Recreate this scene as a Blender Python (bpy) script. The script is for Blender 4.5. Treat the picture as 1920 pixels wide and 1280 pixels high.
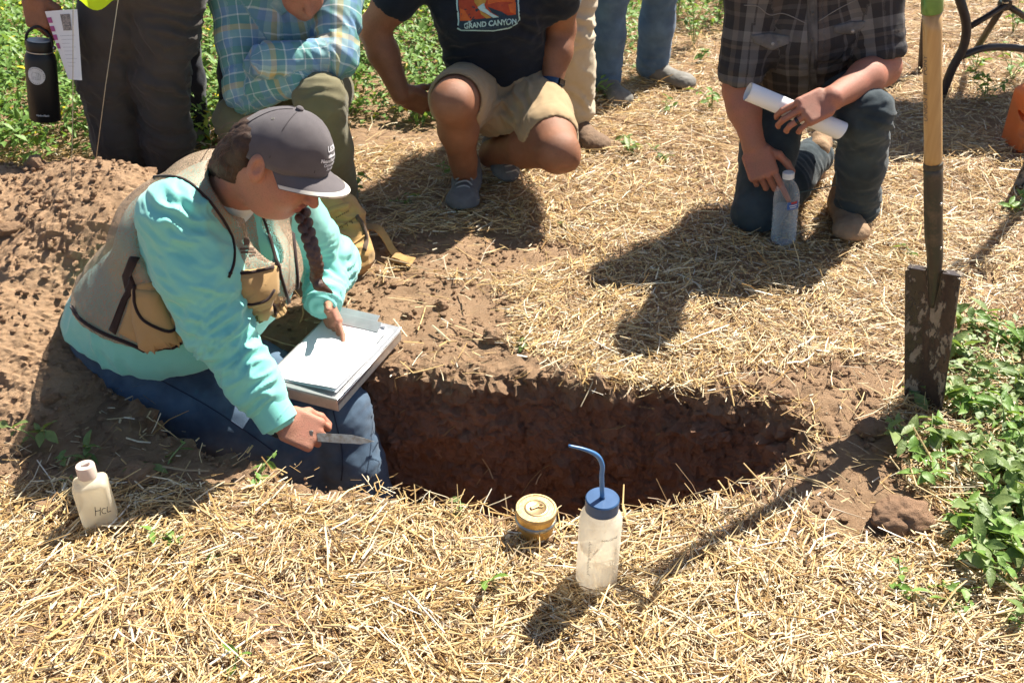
import bpy, bmesh, math, random
import numpy as np
from mathutils import Vector, Matrix
from mathutils.bvhtree import BVHTree

random.seed(7)
rng = np.random.default_rng(7)
sc = bpy.context.scene
for o in list(bpy.data.objects):
    bpy.data.objects.remove(o)

# ------------------------------------------------------------------ camera, sky, sun, exposure
FPX, PITCH, CAMH = 1950.0, math.radians(33.0), 1.7      # focal length in photo pixels (1920 wide)
cam = bpy.data.cameras.new('camera')
cam.sensor_width = 36.0
cam.lens = 36.0 * FPX / 1920.0
cam.clip_start = 0.05
cam.clip_end = 2000
camo = bpy.data.objects.new('camera', cam)
sc.collection.objects.link(camo)
camo.location = (0, 0, CAMH)
camo.rotation_euler = (math.pi / 2 - PITCH, 0, 0)
cam.dof.use_dof = True
cam.dof.focus_distance = 2.45
cam.dof.aperture_fstop = 9.0
sc.camera = camo

SUN_EL, SUN_AZ = math.radians(51.0), math.atan2(0.665, 0.747)      # azimuth measured from +Y to +X
world = bpy.data.worlds.new('World')
sc.world = world
world.use_nodes = True
wn = world.node_tree
sky = wn.nodes.new('ShaderNodeTexSky')
sky.sky_type = 'NISHITA'
sky.sun_disc = False
sky.sun_elevation = SUN_EL
sky.sun_rotation = SUN_AZ
bg = wn.nodes['Background']
bg.inputs['Strength'].default_value = 0.055
wn.links.new(sky.outputs[0], bg.inputs['Color'])
sun = bpy.data.lights.new('sun', 'SUN')
sun.energy = 5.0
sun.angle = math.radians(0.53)
sun.color = (1.0, 0.945, 0.83)
suno = bpy.data.objects.new('sun', sun)
sc.collection.objects.link(suno)
SUN_DIR = Vector((math.sin(SUN_AZ) * math.cos(SUN_EL), math.cos(SUN_AZ) * math.cos(SUN_EL), math.sin(SUN_EL)))
suno.rotation_euler = SUN_DIR.to_track_quat('Z', 'Y').to_euler()
suno.location = (4, 4, 6)
sc.view_settings.view_transform = 'Standard'
sc.view_settings.look = 'None'
sc.view_settings.gamma = 1.0
sc.view_settings.exposure = 1.4
sc.cycles.max_bounces = 8
sc.cycles.transparent_max_bounces = 12
sc.cycles.use_denoising = True

# ------------------------------------------------------------------ pixel to world helpers (used for planning real positions)
CP, SP = math.cos(PITCH), math.sin(PITCH)
def ray(px, py):
    a, b = (px - 960) / FPX, (py - 640) / FPX
    return np.array((a, CP - b * SP, -SP - b * CP))
CAMP = np.array((0, 0, CAMH))
def G(px, py, z=0.0):
    r = ray(px, py); return CAMP + r * ((z - CAMH) / r[2])
def P(px, py, Y):
    r = ray(px, py); return CAMP + r * (Y / r[1])
def T(px, py, t):
    return CAMP + ray(px, py) * t

# ------------------------------------------------------------------ scene bookkeeping
COL = sc.collection
def tag(o, label=None, cat=None, group=None, kind=None):
    if label: o['label'] = label
    if cat: o['category'] = cat
    if group: o['group'] = group
    if kind: o['kind'] = kind
    return o
def empty(name, loc, label=None, cat=None, group=None):
    o = bpy.data.objects.new(name, None)
    o.empty_display_size = 0.05
    COL.objects.link(o)
    o.location = loc
    return tag(o, label, cat, group)
def wmat(o):
    m = Matrix.LocRotScale(o.location, o.rotation_euler, o.scale)
    return m if o.parent is None else wmat(o.parent) @ o.matrix_parent_inverse @ m
def link(name, me, mat=None, parent=None):
    o = bpy.data.objects.new(name, me)
    COL.objects.link(o)
    if mat is not None and len(me.materials) == 0:
        me.materials.append(mat)
    if parent is not None:
        o.parent = parent
        o.matrix_parent_inverse = wmat(parent).inverted()
    return o
def np_mesh(name, V, F, smooth=True, attrs=None):
    """V (n,3), F (m,3|4) or list of such arrays"""
    me = bpy.data.meshes.new(name)
    Fs = F if isinstance(F, list) else [F]
    V = np.asarray(V, np.float32)
    me.vertices.add(len(V)); me.vertices.foreach_set('co', V.ravel())
    loops = np.concatenate([f.astype(np.int32).ravel() for f in Fs])
    tot = np.concatenate([np.full(len(f), f.shape[1], np.int32) for f in Fs])
    start = np.concatenate(([0], np.cumsum(tot)[:-1])).astype(np.int32)
    me.loops.add(len(loops)); me.loops.foreach_set('vertex_index', loops)
    me.polygons.add(len(tot)); me.polygons.foreach_set('loop_start', start); me.polygons.foreach_set('loop_total', tot)
    me.update(calc_edges=True)
    me.polygons.foreach_set('use_smooth', np.full(len(tot), smooth, bool))
    if attrs:
        for k, (typ, data) in attrs.items():
            a = me.attributes.new(k, typ, 'POINT')
            key = {'FLOAT': 'value', 'FLOAT_VECTOR': 'vector', 'FLOAT_COLOR': 'color', 'FLOAT2': 'vector'}[typ]
            a.data.foreach_set(key, np.asarray(data, np.float32).ravel())
    me.validate()
    return me

# ------------------------------------------------------------------ numpy noise
_perm = np.random.default_rng(3).permutation(512).astype(np.int32)
_perm = np.concatenate([_perm, _perm, _perm])
_grad = np.random.default_rng(4).normal(size=(512, 3)).astype(np.float32)
_grad /= np.linalg.norm(_grad, axis=1, keepdims=True)
_gx, _gy, _gz = (np.ascontiguousarray(_grad[:, q]) for q in range(3))
def perlin(Q):
    Q = np.asarray(Q, np.float32)
    i = np.floor(Q).astype(np.int32); f = Q - i; i &= 511
    u = f * f * f * (f * (f * 6 - 15) + 10)
    fx, fy, fz = (np.ascontiguousarray(f[:, q]) for q in range(3)); ix, iy, iz = (np.ascontiguousarray(i[:, q]) for q in range(3))
    hx = (_perm.take(ix) + iy, _perm.take(ix + 1) + iy)
    hy = {(a, b): _perm.take(hx[a] + b) + iz for a in (0, 1) for b in (0, 1)}
    def g(dx, dy, dz):
        h = _perm.take(hy[dx, dy] + dz)
        return _gx.take(h) * (fx - dx) + _gy.take(h) * (fy - dy) + _gz.take(h) * (fz - dz)
    l = lambda a, b, t: a + t * (b - a)
    x00 = l(g(0, 0, 0), g(1, 0, 0), u[:, 0]); x10 = l(g(0, 1, 0), g(1, 1, 0), u[:, 0])
    x01 = l(g(0, 0, 1), g(1, 0, 1), u[:, 0]); x11 = l(g(0, 1, 1), g(1, 1, 1), u[:, 0])
    return 1.5 * l(l(x00, x10, u[:, 1]), l(x01, x11, u[:, 1]), u[:, 2])
def fbm(Q, octv=4, gain=0.5):
    r = 0; a = 1.0; Q = np.asarray(Q, np.float32)
    for k in range(octv):
        r = r + a * perlin(Q + 17.3 * k); Q = Q * 2.03; a *= gain
    return r
def worley(Q):
    Q = np.asarray(Q, np.float32); i = np.floor(Q).astype(np.int32); f = Q - i
    best = np.full(len(Q), 9.0, np.float32)
    for dx in (-1, 0, 1):
        for dy in (-1, 0, 1):
            for dz in (-1, 0, 1):
                c = (i + np.array((dx, dy, dz), np.int32)) & 511
                h = _perm[_perm[_perm[c[:, 0]] + c[:, 1]] + c[:, 2]]
                g = _grad[h]; a = f[:, 0] - (dx + 0.5) - 0.32 * g[:, 0]; b = f[:, 1] - (dy + 0.5) - 0.32 * g[:, 1]; e = f[:, 2] - (dz + 0.5) - 0.32 * g[:, 2]
                best = np.minimum(best, a * a + b * b + e * e)
    return np.sqrt(best)
def lumps(Q):
    return np.sqrt(np.clip(1 - (worley(Q) / 0.75) ** 2, 0, 1))
def vnormals(V, F):
    n = np.zeros_like(V)
    a, b, c = V[F[:, 0]], V[F[:, 1]], V[F[:, 2]]
    fn = np.cross(b - a, (V[F[:, 3]] if F.shape[1] == 4 else c) - a)
    for k in range(F.shape[1]):
        for ax in range(3):
            n[:, ax] += np.bincount(F[:, k], fn[:, ax], len(V))
    return n / (np.linalg.norm(n, axis=1, keepdims=True) + 1e-12)

# ------------------------------------------------------------------ signed distance bodies -> one continuous surface
def A3(v): return np.asarray(v, np.float32)
def unit(v):
    v = np.asarray(v, float); return v / (np.linalg.norm(v) + 1e-12)
class Sdf:
    def __init__(s): s.p = []; s.lo = []; s.hi = []
    def _bb(s, pts, r):
        for q in pts: s.lo.append(A3(q) - r); s.hi.append(A3(q) + r)
    def cap(s, a, b, ra, rb, k=0.02, cut=False):
        s.p.append(('cap', A3(a), A3(b), ra, rb, k, cut))
        if not cut: s._bb((a, b), max(ra, rb))
        return s
    def chain(s, pts, rad, k=0.02):
        for i in range(len(pts) - 1): s.cap(pts[i], pts[i + 1], rad[i], rad[i + 1], k)
        return s
    def ell(s, c, r, axes=None, k=0.03, cut=False):
        ax = np.eye(3) if axes is None else np.array([unit(v) for v in axes])
        s.p.append(('ell', A3(c), A3(r), ax.astype(np.float32), 0, k, cut))
        if not cut: s._bb((c,), max(r))
        return s
    def ecap(s, a, b, w, ra, rb, k=0.03, cut=False):
        a, b = A3(a), A3(b); ab = unit(b - a); w = np.array(w, float); w = unit(w - ab * (w @ ab)); n = np.cross(ab, w)
        s.p.append(('ecap', a, b, (A3(ab), A3(w), A3(n)), (ra, rb), k, cut))
        if not cut: s._bb((a, b), max(*ra, *rb))
        return s
    def box(s, c, half, axes, rad, k=0.01, cut=False):
        ax = np.array([unit(v) for v in axes]).astype(np.float32)
        s.p.append(('box', A3(c), A3(half), ax, rad, k, cut))
        if not cut: s._bb((c,), float(np.linalg.norm(half)) + rad)
        return s
    def plane(s, c, n, k=0.004):           # keep the side the normal points away from
        s.p.append(('plane', A3(c), A3(unit(n)), 0, 0, k, True)); return s
    def one(s, pr, Q):
        kind, a, b, c, e, k, cut = pr
        if kind == 'cap':
            ab = b - a; L = float(ab @ ab) + 1e-9; q = Q - a
            t = np.clip((q @ ab) / L, 0, 1); q -= t[:, None] * ab
            return np.sqrt(np.einsum('ij,ij->i', q, q)) - (c + t * (e - c))
        if kind == 'ell':
            q = ((Q - a) @ c.T) / b
            m = np.sqrt(np.einsum('ij,ij->i', q, q)); q /= b; m2 = np.sqrt(np.einsum('ij,ij->i', q, q)) + 1e-6
            return m * (m - 1) / m2
        if kind == 'ecap':
            ab, w, n = c; ra, rb = e; L = float(np.linalg.norm(b - a)) + 1e-9
            q = Q - a; h = q @ ab; t = np.clip(h / L, 0, 1)
            rw = ra[0] + t * (rb[0] - ra[0]); rn = ra[1] + t * (rb[1] - ra[1]); rm = np.minimum(rw, rn)
            qa = (h - t * L) / rm; x = (q @ w) / rw; y = (q @ n) / rn
            m = np.sqrt(x * x + y * y + qa * qa); m2 = np.sqrt((x / rw) ** 2 + (y / rn) ** 2 + (qa / rm) ** 2) + 1e-6
            return m * (m - 1) / m2
        if kind == 'box':
            q = np.abs((Q - a) @ c.T) - b; q2 = np.maximum(q, 0)
            return np.sqrt(np.einsum('ij,ij->i', q2, q2)) + np.minimum(q.max(1), 0) - e
        return (Q - a) @ b
    def ev(s, Q, masks=None, n=1):
        """distance at Q; masks (one per primitive, one flag per block of n points) skip what is too far to matter"""
        d = np.full(len(Q), 1.0, np.float32); Qb = Q.reshape(-1, n, 3)
        for i, pr in enumerate(s.p):
            kind, k, cut = pr[0], pr[5], pr[6]
            if masks is None: di = s.one(pr, Q); dd = d
            else:
                m = masks[i]
                if not m.any(): continue
                di = s.one(pr, Qb[m].reshape(-1, 3)); db = d.reshape(-1, n); dd = db[m].ravel()
            if cut:
                if kind != 'plane': di = -di
                h = np.clip(0.5 - 0.5 * (di - dd) / k, 0, 1); r = di + (dd - di) * h + k * h * (1 - h)
            else:
                h = np.clip(0.5 + 0.5 * (di - dd) / k, 0, 1); r = di + (dd - di) * h - k * h * (1 - h)
            if masks is None: d = r
            else: db[m] = r.reshape(-1, n)
        return d
    def mesh(s, vox, lo=None, hi=None, fn=None):
        ev = fn or s.ev
        lo = (np.min(s.lo, 0) if lo is None else A3(lo)) - 3 * vox
        hi = (np.max(s.hi, 0) if hi is None else A3(hi)) + 3 * vox
        B = 8; nb = np.maximum(1, np.ceil((hi - lo) / (vox * B)).astype(int)); N = nb * B
        bi = np.stack(np.meshgrid(*[np.arange(n) for n in nb], indexing='ij'), -1).reshape(-1, 3)
        cen = lo + (bi * B + (B - 1) / 2).astype(np.float32) * vox
        dc = ev(cen.astype(np.float32))
        D = np.repeat(np.repeat(np.repeat(np.where(dc < 0, -1, 1).astype(np.float32).reshape(nb), B, 0), B, 1), B, 2)
        near = np.abs(dc) < vox * B * 0.87 * 1.7 + 0.012; act = bi[near]
        off = np.stack(np.meshgrid(*[np.arange(B)] * 3, indexing='ij'), -1).reshape(-1, 3); rad = vox * B * 0.87
        if fn is None:
            ca = cen[near].astype(np.float32); da = dc[near]
            rel = [(np.abs(s.one(pr, ca)) < 2.2 * rad + 1.5 * pr[5] + 0.01) | (False if pr[6] else (s.one(pr, ca) < da + 2.2 * rad + 1.5 * pr[5] + 0.01)) for pr in s.p]
        for i0 in range(0, len(act), 400):
            ids = (act[i0:i0 + 400, None, :] * B + off[None]).reshape(-1, 3); Q = (lo + ids.astype(np.float32) * vox).astype(np.float32)
            D[ids[:, 0], ids[:, 1], ids[:, 2]] = ev(Q) if fn else s.ev(Q, [(r[i0:i0 + 400] if not pr[6] else (r[i0:i0 + 400] | (s.one(pr, ca[i0:i0 + 400]) > -3 * rad if pr[0] == 'plane' else (s.one(pr, ca[i0:i0 + 400]) < 3 * rad)))) for r, pr in zip(rel, s.p)], B ** 3)
        return surface_nets(D, lo, vox)
def surface_nets(D, lo, vox):
    s = (D < 0); n = s.astype(np.uint8)
    c = n[:-1] + n[1:]; c = c[:, :-1] + c[:, 1:]; c = c[:, :, :-1] + c[:, :, 1:]
    act = (c > 0) & (c < 8)
    I = np.argwhere(act); shp = act.shape
    lut = np.full(shp, -1, np.int32); lut[act] = np.arange(len(I))
    cor = [(a, b, d) for a in (0, 1) for b in (0, 1) for d in (0, 1)]
    val = {q: D[I[:, 0] + q[0], I[:, 1] + q[1], I[:, 2] + q[2]] for q in cor}
    acc = np.zeros((len(I), 3), np.float32); cnt = np.zeros(len(I), np.float32)
    for q in cor:
        for ax in range(3):
            if q[ax] == 0:
                q2 = list(q); q2[ax] = 1; q2 = tuple(q2)
                v0, v1 = val[q], val[q2]; m = (v0 < 0) != (v1 < 0)
                t = np.where(m, v0 / (v0 - v1 + 1e-20), 0)
                pt = np.tile(np.array(q, np.float32), (len(I), 1)); pt[:, ax] = t
                acc += pt * m[:, None]; cnt += m
    V = lo + (I + acc / np.maximum(cnt, 1)[:, None]) * vox
    F = []
    for ax in range(3):
        u, w = (ax + 1) % 3, (ax + 2) % 3
        sl0 = [slice(1, -1)] * 3; sl1 = [slice(1, -1)] * 3
        sl0[ax] = slice(0, -1); sl1[ax] = slice(1, None)
        a0, a1 = s[tuple(sl0)], s[tuple(sl1)]
        E = np.argwhere(a0 != a1); flip = a0[a0 != a1]
        base = E.copy(); base[:, u] += 1; base[:, w] += 1
        def g(du, dw):
            q = base.copy(); q[:, u] -= du; q[:, w] -= dw
            return lut[q[:, 0], q[:, 1], q[:, 2]]
        f = np.stack([g(1, 1), g(0, 1), g(0, 0), g(1, 0)], 1)
        f[~flip] = f[~flip][:, ::-1]
        F.append(f[(f >= 0).all(1)])
    return V.astype(np.float32), np.concatenate(F).astype(np.int32)
def smooth_v(V, F, it=1, lam=0.5):
    e = np.concatenate([F[:, [0, 1]], F[:, [1, 2]], F[:, [2, 3]], F[:, [3, 0]]])
    cnt = np.bincount(e[:, 0], minlength=len(V)) + np.bincount(e[:, 1], minlength=len(V))
    for _ in range(it):
        s = np.zeros_like(V)
        for ax in range(3):
            s[:, ax] = np.bincount(e[:, 0], V[e[:, 1], ax], len(V)) + np.bincount(e[:, 1], V[e[:, 0], ax], len(V))
        V = V + lam * (s / np.maximum(cnt, 1)[:, None] - V)
    return V

# ------------------------------------------------------------------ mesh helpers: tubes, lathes, sheets
def frames(pts):
    pts = [np.asarray(p, float) for p in pts]; n = len(pts); tan = []
    for i in range(n):
        tan.append(unit(pts[min(i + 1, n - 1)] - pts[max(i - 1, 0)]))
    up = np.array((0, 0, 1.0)) if abs(tan[0][2]) < 0.9 else np.array((1.0, 0, 0))
    x = unit(np.cross(up, tan[0])); fr = []
    for i in range(n):
        x = unit(x - tan[i] * (x @ tan[i])); fr.append((x, np.cross(tan[i], x), tan[i]))
    return fr
def tube_vf(pts, rad, n=10, capped=True, squash=1.0):
    fr = frames(pts); V = []; F = []
    rad = rad if hasattr(rad, '__len__') else [rad] * len(pts)
    for p, r, (x, y, t) in zip(pts, rad, fr):
        for k in range(n):
            a = 2 * math.pi * k / n
            V.append(np.asarray(p) + r * (math.cos(a) * x + squash * math.sin(a) * y))
    for i in range(len(pts) - 1):
        for k in range(n):
            a, b = i * n + k, i * n + (k + 1) % n
            F.append((a, b, b + n, a + n))
    if capped:
        F.append(tuple(range(n - 1, -1, -1))); m = (len(pts) - 1) * n; F.append(tuple(range(m, m + n)))
    return V, F
def py_mesh(name, V, F, smooth=True):
    me = bpy.data.meshes.new(name); me.from_pydata([tuple(map(float, v)) for v in V], [], [tuple(map(int, f)) for f in F])
    me.update(); me.polygons.foreach_set('use_smooth', np.full(len(me.polygons), smooth, bool)); return me
def tube(name, pts, rad, mat, parent=None, n=10, squash=1.0):
    V, F = tube_vf(pts, rad, n, True, squash)
    return link(name, py_mesh(name, V, F), mat, parent)
def sharp(o, ang=40):
    me = o.data
    bm = bmesh.new(); bm.from_mesh(me)
    for e in bm.edges:
        e.smooth = e.calc_face_angle(0) < math.radians(ang)
    bm.to_mesh(me); bm.free(); return o
def lathe(name, prof, mat, parent=None, base=(0, 0, 0), axis=(0, 0, 1), n=36, ang=35, capped=True):
    """prof: list of (radius, height)"""
    ax = unit(axis); up = np.array((1.0, 0, 0)) if abs(ax[0]) < 0.9 else np.array((0, 1.0, 0))
    x = unit(np.cross(up, ax)); y = np.cross(ax, x); V = []; F = []
    for r, h in prof:
        for k in range(n):
            a = 2 * math.pi * k / n
            V.append(np.asarray(base) + ax * h + r * (math.cos(a) * x + math.sin(a) * y))
    for i in range(len(prof) - 1):
        for k in range(n):
            a, b = i * n + k, i * n + (k + 1) % n
            F.append((a, b, b + n, a + n))
    if capped:
        F.append(tuple(range(n - 1, -1, -1))); m = (len(prof) - 1) * n; F.append(tuple(range(m, m + n)))
    return sharp(link(name, py_mesh(name, V, F), mat, parent), ang)
def smoothpts(pts, sub=6):
    pts = [np.asarray(p, float) for p in pts]; out = []
    Q = [2 * pts[0] - pts[1]] + pts + [2 * pts[-1] - pts[-2]]
    for i in range(1, len(Q) - 2):
        for k in range(sub):
            t = k / sub; a, b, c, d = Q[i - 1], Q[i], Q[i + 1], Q[i + 2]
            out.append(0.5 * ((2 * b) + (c - a) * t + (2 * a - 5 * b + 4 * c - d) * t * t + (3 * b - a - 3 * c + d) * t ** 3))
    out.append(pts[-1]); return out
def obox(name, c, half, axes, mat, parent=None, bev=0.002):
    bm = bmesh.new(); bmesh.ops.create_cube(bm, size=2)
    ax = np.array([unit(v) for v in axes])
    for v in bm.verts:
        q = np.asarray(c) + sum(v.co[i] * half[i] * ax[i] for i in range(3)); v.co = Vector(q)
    if np.linalg.det(ax) < 0: bmesh.ops.reverse_faces(bm, faces=bm.faces)
    if bev: bmesh.ops.bevel(bm, geom=bm.edges[:], offset=bev, segments=2, affect='EDGES', profile=0.5)
    me = bpy.data.meshes.new(name); bm.to_mesh(me); bm.free()
    return link(name, me, mat, parent)
def text_vf(body, size=1.0, bold=0.0):
    cu = bpy.data.curves.new('t', 'FONT'); cu.body = body; cu.size = size; cu.align_x = 'CENTER'; cu.align_y = 'CENTER'
    cu.offset = bold; cu.resolution_u = 3
    o = bpy.data.objects.new('t', cu); COL.objects.link(o)
    dg = bpy.context.evaluated_depsgraph_get(); dg.update()
    me = bpy.data.meshes.new_from_object(o.evaluated_get(dg))
    bm = bmesh.new(); bm.from_mesh(me); bmesh.ops.triangulate(bm, faces=bm.faces)
    bmesh.ops.subdivide_edges(bm, edges=[e for e in bm.edges if e.calc_length() > size * 0.35], cuts=1)
    bmesh.ops.triangulate(bm, faces=bm.faces)
    V = np.array([v.co[:] for v in bm.verts]); bm.verts.index_update(); F = [[v.index for v in f.verts] for f in bm.faces]
    bm.free(); bpy.data.objects.remove(o); bpy.data.curves.remove(cu); bpy.data.meshes.remove(me)
    return V, F
def bvh_of(*objs):
    V = []; F = []
    for o in objs:
        me = o.data; me.calc_loop_triangles(); n = len(V)
        c = np.empty(len(me.vertices) * 3, np.float32); me.vertices.foreach_get('co', c)
        t = np.empty(len(me.loop_triangles) * 3, np.int32); me.loop_triangles.foreach_get('vertices', t)
        V += c.reshape(-1, 3).tolist(); F += (t.reshape(-1, 3) + n).tolist()
    return BVHTree.FromPolygons(V, F, all_triangles=True)
def hit(bvh, px, py):
    """surface point and normal met by the sight line through a photo pixel: lays trim and print on a surface"""
    r = Vector(ray(px, py)).normalized()
    h = bvh.ray_cast(Vector(CAMP), r)
    if h[0] is None:
        h = bvh.find_nearest(Vector(CAMP) + r * 3.0)
        q = Vector(CAMP)
        for _ in range(6):
            t = (h[0] - q).dot(r); h = bvh.find_nearest(q + r * t)
    n = h[1]
    if n.dot(r) > 0: n = -n
    return np.array(h[0]), np.array(n)
def print_on(name, V2, F, mapf, mat, parent, off=0.0012):
    V = [mapf(v[0], v[1], off) for v in V2]
    me = py_mesh(name, V, F, False); return link(name, me, mat, parent)
def piping(name, px, bvh, r, mat, parent, off=0.002, sub=5, n=6, squash=1.0):
    pts = [hit(bvh, *q) for q in smoothpts(px, sub)]
    return tube(name, [p + nn * off for p, nn in pts], r, mat, parent, n)
def in_poly(x, y, poly):
    c = False; j = len(poly) - 1
    for i in range(len(poly)):
        (xi, yi), (xj, yj) = poly[i], poly[j]
        if (yi > y) != (yj > y) and x < (xj - xi) * (y - yi) / (yj - yi) + xi: c = not c
        j = i
    return c
def cloth_patch(name, poly, bvh, thick, mat, parent, res=7, bulge=0.0, inner=0.0):
    """a sewn-on piece of cloth: outline given over the surface, thickened along the surface normals"""
    c = np.mean(poly, 0); P0 = [np.array(p, float) for p in poly]; rings = 6
    pts2 = []; n = 0; dense = []
    for i in range(len(P0)):
        a, b = P0[i], P0[(i + 1) % len(P0)]; m = max(1, int(np.linalg.norm(b - a) / res))
        dense += [a + (b - a) * k / m for k in range(m)]
    n = len(dense); V = []; F = []
    fr = [1.0, 0.97, 0.8, 0.6, 0.38, 0.18]
    for ri, s in enumerate(fr):
        for q in dense:
            w = c + (q - c) * s; p, nn = hit(bvh, *w)
            h = inner if ri == 0 else thick + bulge * (1 - s * s)
            V.append(p + nn * h)
    p, nn = hit(bvh, *c); V.append(p + nn * (thick + bulge))
    for ri in range(len(fr) - 1):
        for k in range(n):
            a, b = ri * n + k, ri * n + (k + 1) % n
            F.append((a, b, b + n, a + n))
    m = (len(fr) - 1) * n
    for k in range(n): F.append((m + k, m + (k + 1) % n, len(V) - 1))
    o = link(name, py_mesh(name, V, F), mat, parent)
    bm = bmesh.new(); bm.from_mesh(o.data); bmesh.ops.recalc_face_normals(bm, faces=bm.faces); bm.to_mesh(o.data); bm.free()
    return o
# ------------------------------------------------------------------ materials
def newmat(name):
    m = bpy.data.materials.new(name); m.use_nodes = True
    nt = m.node_tree; b = nt.nodes['Principled BSDF']; return m, nt, b
def nd(nt, typ, **kw):
    n = nt.nodes.new(typ)
    for k, v in kw.items():
        if k in n.inputs: n.inputs[k].default_value = v
        else: setattr(n, k, v)
    return n
def rgba(c): return (c[0], c[1], c[2], 1.0)
def mixc(nt, fac, a, b, mode='MIX'):
    n = nt.nodes.new('ShaderNodeMix'); n.data_type = 'RGBA'; n.blend_type = mode
    for s, v in ((n.inputs[0], fac), (n.inputs[6], a), (n.inputs[7], b)):
        if isinstance(v, bpy.types.NodeSocket): nt.links.new(v, s)
        elif hasattr(v, '__len__'): s.default_value = rgba(v)
        else: s.default_value = v
    return n.outputs[2]
def ramp(nt, src, stops):
    n = nt.nodes.new('ShaderNodeValToRGB'); e = n.color_ramp.elements
    while len(e) < len(stops): e.new(0.5)
    for q, (p, c) in zip(e, stops):
        q.position = p; q.color = rgba(c) if hasattr(c, '__len__') else (c, c, c, 1)
    nt.links.new(src, n.inputs[0]); return n.outputs[0]
def noise(nt, vec, scale, detail=4, rough=0.55):
    n = nd(nt, 'ShaderNodeTexNoise'); n.inputs['Scale'].default_value = scale; n.inputs['Detail'].default_value = detail
    n.inputs['Roughness'].default_value = rough; nt.links.new(vec, n.inputs['Vector']); return n.outputs[0]
def objco(nt):
    return nd(nt, 'ShaderNodeTexCoord').outputs['Object']
def add_bump(nt, b, h, dist, strength=1.0, prev=None):
    n = nd(nt, 'ShaderNodeBump'); n.inputs['Distance'].default_value = dist; n.inputs['Strength'].default_value = strength
    nt.links.new(h, n.inputs['Height'])
    if prev is not None: nt.links.new(prev, n.inputs['Normal'])
    nt.links.new(n.outputs[0], b.inputs['Normal']); return n.outputs[0]
def simple(name, c1, c2=None, scale=30, rough=0.75, spec=0.3, bump=0.0, bscale=400, metal=0.0, detail=4, dirt=None):
    m, nt, b = newmat(name); co = objco(nt)
    b.inputs['Roughness'].default_value = rough; b.inputs['Specular IOR Level'].default_value = spec; b.inputs['Metallic'].default_value = metal
    if c2 is None: c2 = tuple(0.8 * x for x in c1)
    col = mixc(nt, ramp(nt, noise(nt, co, scale, detail), [(0.35, 0.0), (0.65, 1.0)]), c1, c2)
    if dirt:
        col = mixc(nt, ramp(nt, noise(nt, co, scale * 0.4 + 7, 8, 0.7), [(0.52, 0.0), (0.68, 0.8)]), col, dirt)
    nt.links.new(col, b.inputs['Base Color'])
    if bump: add_bump(nt, b, noise(nt, co, bscale, 3), bump)
    return m
def cloth(name, c1, c2=None, weave=900, rough=0.85, var=14, bump=0.0006, sheen=0.15):
    m = simple(name, c1, c2, var, rough, 0.15, bump, weave, detail=6)
    m.node_tree.nodes['Principled BSDF'].inputs['Sheen Weight'].default_value = sheen
    return m
def skin_mat(name, base, red, rough=0.5):
    m, nt, b = newmat(name); co = objco(nt)
    col = mixc(nt, ramp(nt, noise(nt, co, 22, 6), [(0.38, 0.0), (0.66, 1.0)]), base, red)
    col = mixc(nt, ramp(nt, noise(nt, co, 240, 4), [(0.5, 0.0), (0.75, 0.45)]), col, tuple(0.55 * x for x in base))
    at = nd(nt, 'ShaderNodeAttribute'); at.attribute_name = 'tint'
    col = mixc(nt, at.outputs['Alpha'], col, at.outputs['Color'])
    nt.links.new(col, b.inputs['Base Color'])
    b.inputs['Roughness'].default_value = rough; b.inputs['Specular IOR Level'].default_value = 0.4
    b.inputs['Subsurface Weight'].default_value = 0.12; b.inputs['Subsurface Radius'].default_value = (0.012, 0.005, 0.003)
    b.inputs['Subsurface Scale'].default_value = 0.4
    h = noise(nt, co, 420, 4, 0.7); add_bump(nt, b, h, 0.0016)
    return m

def soil_material(name, lift=1.0):
    m, nt, b = newmat(name); co = objco(nt)
    at = nd(nt, 'ShaderNodeAttribute'); at.attribute_name = 'moist'
    dry = mixc(nt, ramp(nt, noise(nt, co, 9, 8, 0.65), [(0.3, 0.0), (0.7, 1.0)]), tuple(lift * q for q in (0.46, 0.30, 0.185)), tuple(lift * q for q in (0.37, 0.232, 0.138)))
    dry = mixc(nt, ramp(nt, noise(nt, co, 90, 5, 0.7), [(0.5, 0.0), (0.75, 0.6)]), dry, (0.50, 0.36, 0.245))
    wet = mixc(nt, ramp(nt, noise(nt, co, 6, 8, 0.7), [(0.3, 0.0), (0.7, 1.0)]), (0.43, 0.245, 0.16), (0.33, 0.185, 0.122))  # moist reddish subsoil, its colour raised further to brighten the shaded pit walls
    wet = mixc(nt, ramp(nt, noise(nt, co, 40, 6, 0.7), [(0.45, 0.0), (0.7, 0.7)]), wet, (0.47, 0.28, 0.19))
    col = mixc(nt, at.outputs['Fac'], dry, wet)
    nt.links.new(col, b.inputs['Base Color'])
    b.inputs['Roughness'].default_value = 0.95; b.inputs['Specular IOR Level'].default_value = 0.1
    n1 = add_bump(nt, b, noise(nt, co, 55, 9, 0.8), 0.02)
    add_bump(nt, b, noise(nt, co, 300, 6, 0.8), 0.006, prev=n1)
    return m
MAT_SOIL = soil_material('soil')
MAT_SOIL_LIFTED = soil_material('lightened_spoil', 1.32)  # same soil, lightened on the mound to offset its lumps' self-shadow
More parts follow.
